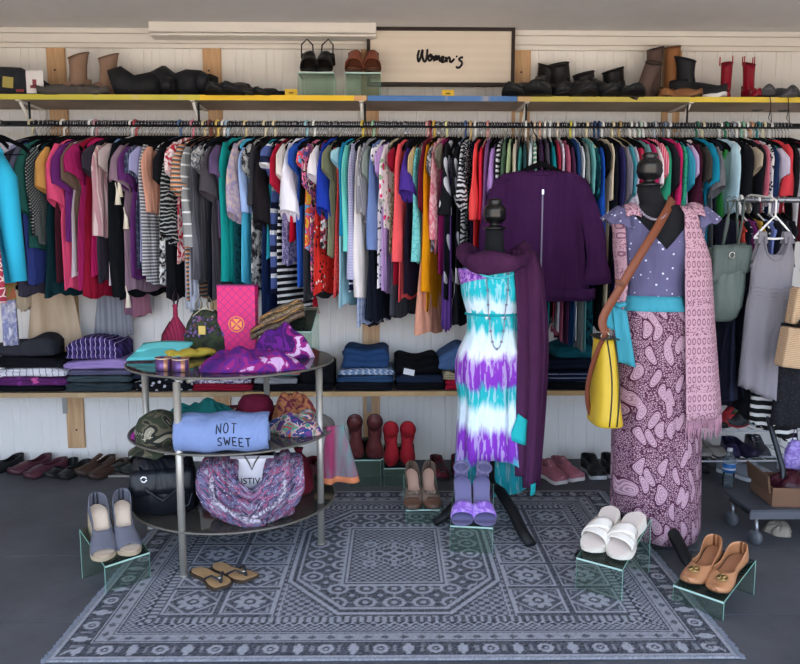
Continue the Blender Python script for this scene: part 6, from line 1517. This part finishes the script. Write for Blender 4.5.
bp = [Vector((-.033, -.085, ztopb+.03)), Vector((-.062, -.04, ztopb-.08)), Vector((-.075, -.0, (ztopb+zbotb)/2-.04)), Vector((-.055, .02, zbotb+.03)), Vector((-.01, .03, zbotb-.018))]
strap_mesh(bp, .020).build('long_tail_strap', mat('#6e3a2a', .5), t)
q_ = pl(PY(620, 283, GY-.19)); MB().box(-.02, .02, -.004, .004, -.007, .007).build('strap_buckle', mat('#5e3520', .5), t, smooth=False, loc=q_, rot=(0, radians(30), 0), bevel=.002)
# ------------------------------------------------------------------ rolling rack at the far end
RZ2 = PY(760, 200, 3.52).z; RY2 = 3.52
t = thing('rolling_rack', 'low chrome rolling garment rack with casters behind the grey dress', 'rack', (PY(790, 540, 3.3).x, RY2, 0))
ox = t.location.x; CHR = mat('#8d9096', .3, metal=.8)
xl, xr = PY(741, 200, RY2).x-ox, 2.86-ox
MB().tube([(xl, 0, RZ2), (xr, 0, RZ2)], .013, 12).build('top_rail', CHR, t)
cst = PZ(750, 545, 0); dyc = cst.y-RY2
for x in (cst.x-ox+.02, xr-.05):
    ux = x+.17 if x < 1 and x == cst.x-ox+.02 else x
    MB().tube([(ux, dyc+.10, .13), (ux, dyc+.12, .30), (ux, -.02, .75), (ux, 0, .95), (ux, 0, RZ2)], .012, 10).build('upright', mat('#34363b', .4, metal=.6), t)
    MB().tube([(x, dyc, .125), (x, dyc+.22, .125)], .014, 10).build('foot_bar', mat('#34363b', .4, metal=.6), t)
    for yy in (dyc, dyc+.22):
        cw = MB().lathe([(0, -.012), (.030, -.012), (.033, -.006), (.033, .006), (.030, .012), (0, .012)], n=20).build('caster', mat('#55585e', .4), t, loc=(x, yy, .034), rot=(0, pi/2, radians(20)))
        MB().tube([(x, yy, .034), (x, yy-.012, .07), (x, yy, .125)], .008, 8).build('caster_fork', CHR, t)
MB().box(cst.x-ox-.01, xr, dyc-.01, dyc+.24, .150, .160).build('base_shelf', mat('#4a4d54', .5), t, smooth=False)
for k in range(1): MB().box(cst.x-ox-.01, xr, dyc-.008, dyc+.004, .118, .158).build('base_front_edge', mat('#63666e', .4, metal=.4), t, smooth=False)
xs = [743, 749, 755, 761, 767, 773, 779, 786, 793, 800]
cs = [('#1b2036', 'navy sleeveless dress at the end of the rolling rack', 'dress', 402, None), ('#c4473a', 'orange red top on the rolling rack', 'top', 262, None), ('#15182a', 'long midnight gown on the rolling rack', 'gown', 398, None),
      ('#8a2f7a', 'magenta purple top on the rolling rack', 'top', 256, None), ('#b9953a', 'mustard gold top on the rolling rack', 'top', 250, None), ('#1a1c24', 'black long tunic on the rolling rack', 'tunic', 420, None),
      ('#7f8fd0', 'cornflower blue blouse on the rolling rack', 'blouse', 380, None), ('#20222c', 'black pleated dress on the rolling rack', 'dress', 430, None), ('#2c2d38', 'dark charcoal smock on the rolling rack', 'smock', 430, None), ('#171820', 'black trouser suit on the rolling rack', 'suit', 430, None)]
for i, (px, (c, lab, kd, yb, pat)) in enumerate(zip(xs, cs)):
    a = radians(4); p = PY(px, 215, RY2-.17); x = p.x+.17*sin(a); zb = PY(px, yb, RY2-.17).z
    garment(kd, lab, kd, (x, RY2, RZ2), pi/2-a, RZ2-.09-zb, .032, mat(c, .9, pat, var=.1, bump=1.), 'N', .1, 0, .16, .03 if yb > 400 else 0, .5, seed=i+500, top=-.09)
    if i in (2, 5, 7):
        h = thing('clothes_hanger', 'white plastic hanger holding the '+' '.join(lab.split()[:4])+' on rolling rack', 'hanger', (x, RY2, RZ2), (0, 0, pi/2-a)); wm = mat('#e4e4e2', .4, var=0); hanger_mesh(False, wm, wm, h, .15)
    else:
        h = thing('clothes_hanger', 'slim black hanger holding the '+' '.join(lab.split()[:4])+' on rolling rack', 'hanger', (x, RY2, RZ2), (0, 0, pi/2-a)); hanger_mesh(True, VELVET, CHROME, h, .15)
# grey tank dress facing out
DY = 3.26; top_ = PY(783, 240, DY); cx0 = PY(783, 300, DY).x
def facing(name, lab, cat, px0, px1, ytop, ybot, Y, m, neck=.5, strapw=.03, slant=0., waist=.0, flare=.0, straps=True, hemdrop=0):
    a = PY(px0, ytop, Y); b = PY(px1, ytop, Y); w = (b.x-a.x)/2; cx = (a.x+b.x)/2; zt = a.z; L = zt-PY(px0, ybot, Y).z
    t = thing(name, lab, cat, (cx, Y, zt)); rings = []; n = 60
    for i in range(20):
        q = i/19; ww = w*(1-.10*sin(clamp(q*2.6)*pi)*(waist > 0))+flare*q**1.3; rings.append([(slant*q+ww*cos(k), (.028+.02*q)*sin(k)*(1+.2*q*sin(9*k)), -.10-(L-.10)*q-hemdrop*q*(cos(k))*.5+.006*sin(13*k)*q+(.070*math.exp(-((abs(cos(k))-.60)/.17)**2)-.055*sm(abs(cos(k)), .8, 1))*(i == 0)*straps) for k in [2*pi*j/n for j in range(n)]])
    mb = MB(); mb.loft(rings, False, False); mb.build('dress_body' if cat == 'dress' else 'garment_body', m, t, solid=.003)
    if straps:
        for sd in (-1, 1):
            for fy in (-.028, .024):
                MB().slab(lambda u, v: (sd*(w*(.60-.06*v)+strapw*(u-.5)*(1-.25*v)), fy*(1-v*.75)*.8, -.05+.052*v), 5, 8, .004).build('shoulder_strap', m, t)
    return t, w, zt, L, cx
GR = mat('#838087', .9, var=.05, bump=1., spec=.1)
t, w, zt, L, cx = facing('tank_dress', 'soft grey sleeveless tank dress with gathered waist, facing out', 'dress', 752, 797, 232, 396, DY, GR, waist=.1, flare=.012, strapw=.045, hemdrop=.10, slant=-.01)
for k in range(4): MB().tube([(w*(.98)*cos(a), .031*sin(a)-.002, -.245-.017*k-.005*sin(a*3)) for a in [pi+pi*j/20 for j in range(21)]], .004, 6).build('waist_pleat', GR, t)
MB().tube([(-w*.55*cos(pi*j/14), -.030, -.02-.105*sin(pi*j/14)) for j in range(15)], .004, 6).build('neckline', GR, t)
h = thing('clothes_hanger', 'white tubular hanger holding the grey tank dress', 'hanger', (cx, DY, zt+.10)); wm = mat('#f0f0ee', .3, var=0)
MB().tube([(-w*.9, 0, -.125), (-w*.45, 0, -.075), (0, 0, -.03), (w*.45, 0, -.075), (w*.9, 0, -.125), (0, 0, -.13), (-w*.9, 0, -.125)], .005, 8).build('hanger_frame', wm, h)
zr = RZ2-(zt+.10)
MB().tube([(0, 0, -.03), (0, 0, zr*.7), (0, .05, zr+.0), (0, RY2-DY-.03, zr+.022), (0, RY2-DY+.01, zr+.018), (0, RY2-DY+.02, zr-.004)], .0045, 8).build('hook', wm, h)
# striped hem garment and black lace one below the dress
ST = mat('#0f1013', .9, ('hs', '#d9d8d6', 26, .42), var=.05)
facing('striped_dress', 'black and white horizontally striped dress below the grey one', 'dress', 757, 798, 300, 434, 3.34, ST, flare=.02, straps=False, hemdrop=.12, slant=.02)
facing('lace_dress', 'black lace dress behind the straw clutch', 'dress', 783, 822, 300, 425, 3.22, mat('#16171c', .9, ('dots', '#262832', 80, .3), bump=1.), flare=.02, straps=False)
facing('slip_dress', 'dark navy slip dress between the leather tote and grey dress', 'dress', 718, 748, 240, 404, 3.62, mat('#12152a', .9, bump=1.), flare=.05, slant=-.05)
for px, yt, Y, lab in ((795, 440, 3.30, 'lilac satin pouch hanging beneath the striped dress'), (806, 470, 3.28, 'lavender drawstring pouch below the lilac satin pouch')):
    p = PY(px, yt, Y); t = thing('satin_pouch', lab, 'pouch', (p.x, Y, p.z))
    MB().loft([[(w_*cos(a)*(1+.05*sin(9*a)), .022*sin(a), z) for a in [2*pi*k/30 for k in range(30)]] for w_, z in ((.018, 0), (.030, -.02), (.042, -.05), (.050, -.12), (.046, -.155))]).build('pouch_body', mat('#7d63b0', .6, ('mb', '#a08fce', 40), bump=1.), t)
    MB().tube([(-.012, 0, .0), (0, 0, .10), (.012, 0, .0)], .0025, 6).build('cord', mat('#3d2f5c', .8), t)
# straw clutch with dark handle
p = PY(797, 345, 3.08); t = thing('straw_handbag', 'woven natural straw handbag with black grip handle', 'bag', (p.x+.02, 3.08, p.z), (0, radians(7), radians(4)))
SW = mat('#a88b6c', .9, ('hs', '#c2a584', 130, .5), var=.12, bump=.8)
MB().box(-.09, .09, -.035, .035, -.10, .07).build('bag_body', SW, t, smooth=False, bevel=.008)
MB().box(-.08, .09, -.03, .03, .085, .24).build('back_flap', SW, t, smooth=False, bevel=.008)
MB().tube([(-.06, -.045, .075), (-.055, -.05, .10), (0, -.052, .108), (.05, -.05, .10), (.06, -.045, .075)], .011, 10).build('grip_handle', mat('#17120f', .3), t)
# green grey leather tote hung from the rail by its straps
TY = 3.34; a = PY(707, 245, TY); b = PY(746, 245, TY); p = PY(727, 245, TY); wT = (b.x-a.x)/2
t = thing('leather_tote', 'soft sage grey leather tote hanging on long straps', 'bag', (p.x, TY, p.z)); hT = p.z-PY(727, 321, TY).z
SGm = mat('#5e6b66', .5, var=.12, bump=1.)
MB().loft([[(w_*wT*cos(k)*(1 if True else 1)+sx, d_*sin(k)*(1+.08*sin(5*k)), -hT*q+(.012*cos(k)*(q < .05))) for k in [2*pi*j/40 for j in range(40)]] for q, w_, d_, sx in ((0, .95, .03, 0), (.03, 1.0, .045, 0), (.25, 1.0, .06, 0), (.55, 1.06, .07, -.004), (.8, 1.0, .068, -.008), (.94, .82, .05, -.012), (1.0, .55, .03, -.012))]).build('bag_body', SGm, t)
MB().slab(lambda u, v: (-wT*.98+wT*1.96*u, -.052-.012*sin(v*pi), -.0-hT*.52*v*(1-.35*u)), 10, 8, .004).build('front_flap', mat('#57645f', .5, bump=1.), t)
for fx, tx in ((-.035, .035), (.035, .075)):
    MB().tube([(fx, -.03, 0), (fx+.02, -.02, .12), (tx, .02, .20), (tx+.005, .10, .2), (tx-.02, .03, .10), (fx+.03, .03, -.01)], .009, 8, flat=.45).build('strap', SGm, t)
MB().tube([(-.01+.012*cos(k), -.075, -.045+.014*sin(k)) for k in [2*pi*j/14 for j in range(15)]], .003, 6).build('clasp', mat('#b5b3ad', .25, metal=.8), t)
# wire shoe rack along the wall, with shoes on it
x0, x1 = PY(692, 430, 3.90).x, PY(800, 430, 3.90).x; zA, zB = PY(740, 431, 3.80).z, PY(740, 461, 3.80).z
t = thing('shoe_rack', 'two tier white wire shoe rack under the rail by the wall', 'rack', ((x0+x1)/2, 3.95, 0)); hw2 = (x1-x0)/2; WM2 = mat('#c3c6cc', .35, metal=.3)
for z in (zA, zB):
    mb = MB(); lv = MB()
    for k in range(2): MB().tube([(-hw2, -.15+.3*k, z), (hw2, -.15+.3*k, z)], .0055, 8).build('rail', WM2, t)
    for k in range(9): MB().tube([(-hw2+2*hw2*k/8, -.15, z), (-hw2+2*hw2*k/8, .15, z)], .003, 6).build('cross_wire', WM2, t)
for sx in (-1, 1):
    for sy in (-1, 1): MB().tube([(sx*hw2, sy*.15, 0), (sx*hw2, sy*.15, zA+.05)], .007, 8).build('leg', WM2, t)
def rk(px, z, Y=3.92): q = PY(px, 440, Y); return Vector((q.x, Y, z+.007))
for px, z, rz, kw, lab, nm in [
    (698, zA, -.2, dict(style='loafer', c='#5a4a3c', sole='#2a221c'), 'brown suede loafer on the top tier of the shoe rack', 'loafer'),
    (711, zA, .1, dict(style='flat', c='#20201f', sole='#111111'), 'black flat shoe on the top tier of the shoe rack', 'flat_shoe'),
    (724, zA, -.9, dict(style='sneaker', c='#a82c38', sole='#7b7b80', lace='#3c2020'), 'red trainer on the top tier of the shoe rack', 'running_shoe'),
    (738, zA, -1.0, dict(style='sneaker', c='#2a2f38', sole='#9a1f2e', lace='#c8d83a'), 'black red trainer with neon laces on shoe rack', 'running_shoe'),
    (750, zA, .5, dict(style='sneaker', c='#b7cc3d', sole='#d5d8dc', pat=('mb', '#4aa5c8', 20)), 'neon yellow and blue trainer on the shoe rack', 'running_shoe'),
    (765, zA, .1, dict(style='loafer', c='#23242b', sole='#111111'), 'black loafer at the far end of shoe rack', 'loafer'),
    (700, zB, -.2, dict(style='flat', c='#8f8a86', sole='#3a3836', lining='#55504c'), 'silver grey flat on the lower tier of the shoe rack', 'flat_shoe'),
    (713, zB, .3, dict(style='flat', c='#a39d95', sole='#3a3836', lining='#55504c'), 'pale silver flat beside the other on lower tier', 'flat_shoe'),
    (729, zB, -.3, dict(style='loafer', c='#2a2650', sole='#15142a'), 'navy violet slip on at the lower rack tier', 'slip_on'),
    (742, zB, .2, dict(style='loafer', c='#27233f', sole='#15142a'), 'dark violet slip on beside the navy violet one', 'slip_on'),
    (757, zB, -.1, dict(style='sneaker', c='#3b3c44', sole='#9fa2a8'), 'charcoal trainer on the lower rack tier', 'running_shoe')]:
    shoe(nm, lab, rk(px, z), F_+rz, 0, L=.24, W=.085, **kw)
shoe('canvas_sneaker', 'white canvas sneaker on floor beside the water bottle', PZ(746, 482, 0)+Vector((0, .1, 0)), F_+.5, 0, L=.26, style='sneaker', c='#8b8e96', sole='#c9ccd2', st=.022, lace='#dcdfe4')
shoe('canvas_sneaker', 'white canvas sneaker on floor nearer the rolling rack', PZ(762, 484, 0)+Vector((0, .1, 0)), F_+.7, 0, L=.26, style='sneaker', c='#9a9da4', sole='#d5d8dc', st=.022, lace='#dcdfe4')
shoe('ankle_boot', 'black low boot on the floor beneath the shoe rack', PZ(706, 474, 0)+Vector((0, .1, 0)), F_-.3, 0, L=.25, style='loafer', c='#1a1b20', sole='#0f0f10')
# water bottle
p = PZ(728, 487, 0); t = thing('water_bottle', 'clear plastic water bottle with blue label standing on floor', 'bottle', p)
PETM = glass_mat('#dfe8ee', .12, 'clear_plastic', '#b9c6cf')
MB().lathe([(0, 0), (.028, 0), (.032, .006), (.030, .03), (.032, .05), (.030, .07), (.032, .09), (.032, .15), (.026, .172), (.013, .190), (.012, .198), (0, .198)], n=24).build('bottle_body', PETM, t)
MB().lathe([(.0325, .085), (.0332, .085), (.0332, .135), (.0325, .135)], n=24).build('label_sleeve', mat('#2f6fb8', .4, ('hs', '#dfe8f2', 30, .3), var=0), t)
MB().lathe([(0, .197), (.0145, .197), (.0145, .213), (0, .214)], n=20).build('screw_cap', mat('#e2e6ea', .4, var=0), t)
# things on the base of the rolling rack
p = PY(775, 502, 3.3)
bx0 = PY(757, 500, 3.22)
t = thing('cardboard_box', 'shallow brown cardboard box on the rolling rack base', 'box', (bx0.x+.15, cst.y+.125, .1605), (0, 0, radians(-5)))
CB = mat('#6e5240', .9)
mb = MB(); mb.box(-.16, .16, -.115, .115, 0, .004)
mb.build('box_bottom', CB, t, smooth=False)
for (a_, b_, c_, d_) in ((-.16, .16, -.115, -.111), (-.16, .16, .111, .115), (-.16, -.156, -.111, .111), (.156, .16, -.111, .111)): MB().box(a_, b_, c_, d_, 0, .085).build('box_side', CB, t, smooth=False)
MB().box(-.165, -.157, -.115, .115, .085, .16, Matrix.Rotation(radians(-8), 4, 'Y')).build('raised_flap', mat('#5d4534', .9), t, smooth=False)
t = thing('leather_jacket', 'dark burgundy leather garment bundled inside the cardboard box', 'jacket', (bx0.x+.16, cst.y+.125, .166))
MB().loft([[(w_*cos(k)*(1+.07*sin(5*k)), w_*.70*sin(k)*(1+.06*sin(4*k+1)), z+.008*sin(7*k)) for k in [2*pi*j/40 for j in range(40)]] for w_, z in ((.10, 0), (.135, .03), (.13, .08), (.09, .11), (.02, .115))]).build('bundled_cloth', mat('#3a1520', .35, bump=1.), t)
t = crumple('packing_paper', 'crumpled pale packing paper on floor beneath the rolling rack', 'paper', 772, 800, 526, 538, .001, mat('#8f8578', .9, bump=1.), h=.05, seed=31, top=.06)
# laces hanging from the upper shelf
for px, lab in ((770, 'dark bootlace dangling from upper shelf near grey trainers'), (788, 'second dark bootlace dangling past the grey trainers')):
    a = PY(px, 96, 3.985); t = thing('bootlace', lab, 'lace', (a.x, 3.982, USZ1))
    MB().tube([(0, .02, .003), (0, .004, .004), (.0, -.003, -.01), (.004, -.004, -.06), (-.004, -.004, -.11), (.012, -.004, -.13), (.006, -.004, -.07)], .0022, 6).build('cord', mat('#3a2c28', .8), t)
# picture card bag on the upper shelf
p = up(22, 4.12); t = thing('shoe_bag', 'dark canvas storage bag with boot picture card on shelf', 'bag', (p.x-.10, 4.13, USZ1))
DB = mat('#24272d', .9, bump=.6)
MB().loft([[(-.30, y, z) for y, z in ((-.09, 0), (-.09, .15), (-.07, .165), (.07, .165), (.09, .15), (.09, 0))], [(.13, y, z) for y, z in ((-.09, 0), (-.09, .135), (-.07, .15), (.07, .15), (.09, .135), (.09, 0))], [(.24, y, z) for y, z in ((-.08, 0), (-.08, .07), (-.06, .08), (.06, .08), (.08, .07), (.08, 0))]]).build('bag_body', DB, t, smooth=False)
cx_ = PY(35, 80, 4.04).x-t.location.x
MB().box(cx_-.045, cx_+.045, -.0935, -.0915, .015, .130).build('picture_card', mat('#e0dcdc', .7, var=0), t, smooth=False)
b_ = MB(); b_.box(cx_-.012, cx_+.008, -.0955, -.0937, .05, .085); b_.box(cx_-.024, cx_+.008, -.0955, -.0937, .04, .056); b_.build('boot_picture', mat('#8a4350', .7, var=0), t, smooth=False)
cx2 = PY(6, 80, 4.04).x-t.location.x
MB().box(cx2-.025, cx2+.03, -.0935, -.0915, .05, .105).build('yellow_tag', mat('#a89a55', .7, var=0), t, smooth=False, rot=(0, radians(6), 0))
MB().box(cx2+.05, cx2+.09, -.0935, -.0915, .022, .035).build('red_tag', mat('#8f3a40', .7, var=0), t, smooth=False)
# framed sign
a = PY(367, 86, WY-.08); b = PY(515, 28, WY-.08); w = (b.x-a.x)/2; h = (b.z-a.z)/2
t = thing('framed_sign', 'framed cream sign with black script reading Women\'s above blue shelf', 'sign', ((a.x+b.x)/2, WY-.08, (a.z+b.z)/2))
FRM = mat('#2f2623', .6); fw = .019
MB().box(-w+fw, w-fw, -.004, .014, -h+fw, h-fw).build('panel', mat('#ddd2c4', .7, ('hs', '#dacebf', 22, .5), var=.04), t, smooth=False)
for x0_, x1_, z0_, z1_ in ((-w, w, h-fw, h), (-w, w, -h, -h+fw), (-w, -w+fw, -h+fw, h-fw), (w-fw, w, -h+fw, h-fw)): MB().box(x0_, x1_, -.016, .016, z0_, z1_).build('frame', FRM, t, smooth=False, bevel=.002)
# script lettering, drawn as pen strokes (units: photo pixels in the sign)
px_m = (2*w)/148.0
def sp(pts):   # points given in the enlarged crop of the sign (10 px per photo px, origin 400,40)
    return [((400+x/10-441)*px_m, (56.0-(40+y/10))*px_m) for x, y in pts]
ST_ = [[(180, 130), (178, 160), (182, 195), (190, 205), (205, 170), (222, 110), (228, 95), (224, 140), (232, 185), (248, 208), (262, 190), (272, 130), (275, 85)],
       [(195, 95), (185, 120), (180, 150)],
       [(300, 140), (287, 160), (286, 185), (300, 198), (318, 180), (322, 155), (308, 138), (300, 150), (318, 165), (336, 160)],
       [(338, 150), (342, 195), (344, 200), (352, 165), (366, 150), (370, 195), (378, 165), (392, 152), (396, 190), (408, 206)],
       [(408, 206), (425, 190), (438, 168), (428, 158), (414, 175), (416, 205), (436, 210), (456, 190)],
       [(460, 158), (466, 212), (472, 185), (488, 165), (500, 172), (502, 205), (520, 206), (545, 175)],
       [(562, 150), (574, 162)],
       [(634, 166), (618, 164), (600, 172), (592, 184), (602, 196), (616, 204), (622, 222), (612, 246), (590, 264), (572, 262), (566, 248)]]
mb = MB()
for s_ in ST_:
    q = sp(s_); pts = []
    V3 = [Vector((x, 0, z)) for x, z in q]
    for i in range(len(V3)-1):
        p0, p1, p2, p3 = V3[max(i-1, 0)], V3[i], V3[i+1], V3[min(i+2, len(V3)-1)]
        for k in range(4): u = k/4; pts.append(.5*((2*p1)+(p2-p0)*u+(2*p0-5*p1+4*p2-p3)*u*u+(3*p1-p0-3*p2+p3)*u**3))
    pts.append(V3[-1]); mb.tube([p_+Vector((0, -.0055, 0)) for p_ in pts], [.0062 if i not in (0, len(pts)-1) else .003 for i in range(len(pts))], 6, flat=1)
o = mb.build('script_lettering', mat('#17161a', .7, var=0), t)
# ------------------------------------------------------------------ light
w = bpy.data.worlds.new('sky'); SC.world = w; w.use_nodes = True; N = w.node_tree.nodes; Lk = w.node_tree.links.new
bg = N['Background']; tc = N.new('ShaderNodeTexCoord'); sp = N.new('ShaderNodeSeparateXYZ'); Lk(tc.outputs['Generated'], sp.inputs[0])
r = N.new('ShaderNodeValToRGB'); mr = N.new('ShaderNodeMapRange'); mr.inputs[1].default_value = -1; Lk(sp.outputs[2], mr.inputs[0]); Lk(mr.outputs[0], r.inputs[0])
e = r.color_ramp.elements; e[0].position = .48; e[0].color = (.62, .52, .42, 1); e[1].position = .52; e[1].color = (1.4, 1.62, 1.95, 1)
x = e.new(1.); x.color = (.34, .48, .75, 1); x = e.new(.62); x.color = (.85, 1.04, 1.34, 1)
Lk(r.outputs[0], bg.inputs[0]); bg.inputs[1].default_value = WORLD
sl = bpy.data.lights.new('sun', 'SUN'); sl.energy = SUN; sl.angle = radians(.6); sl.color = (1, .88, .72)
so = bpy.data.objects.new('sun', sl); COL.objects.link(so); so.rotation_euler = (radians(-13), radians(2), 0)
SC.view_settings.view_transform = 'Standard'; SC.view_settings.look = 'None'; SC.view_settings.gamma = 1; SC.view_settings.use_curve_mapping = False
SC.view_settings.exposure = EXPO
SC.cycles.use_denoising = True
SC.cycles.max_bounces = 8; SC.cycles.transparent_max_bounces = 16; SC.cycles.diffuse_bounces = 4
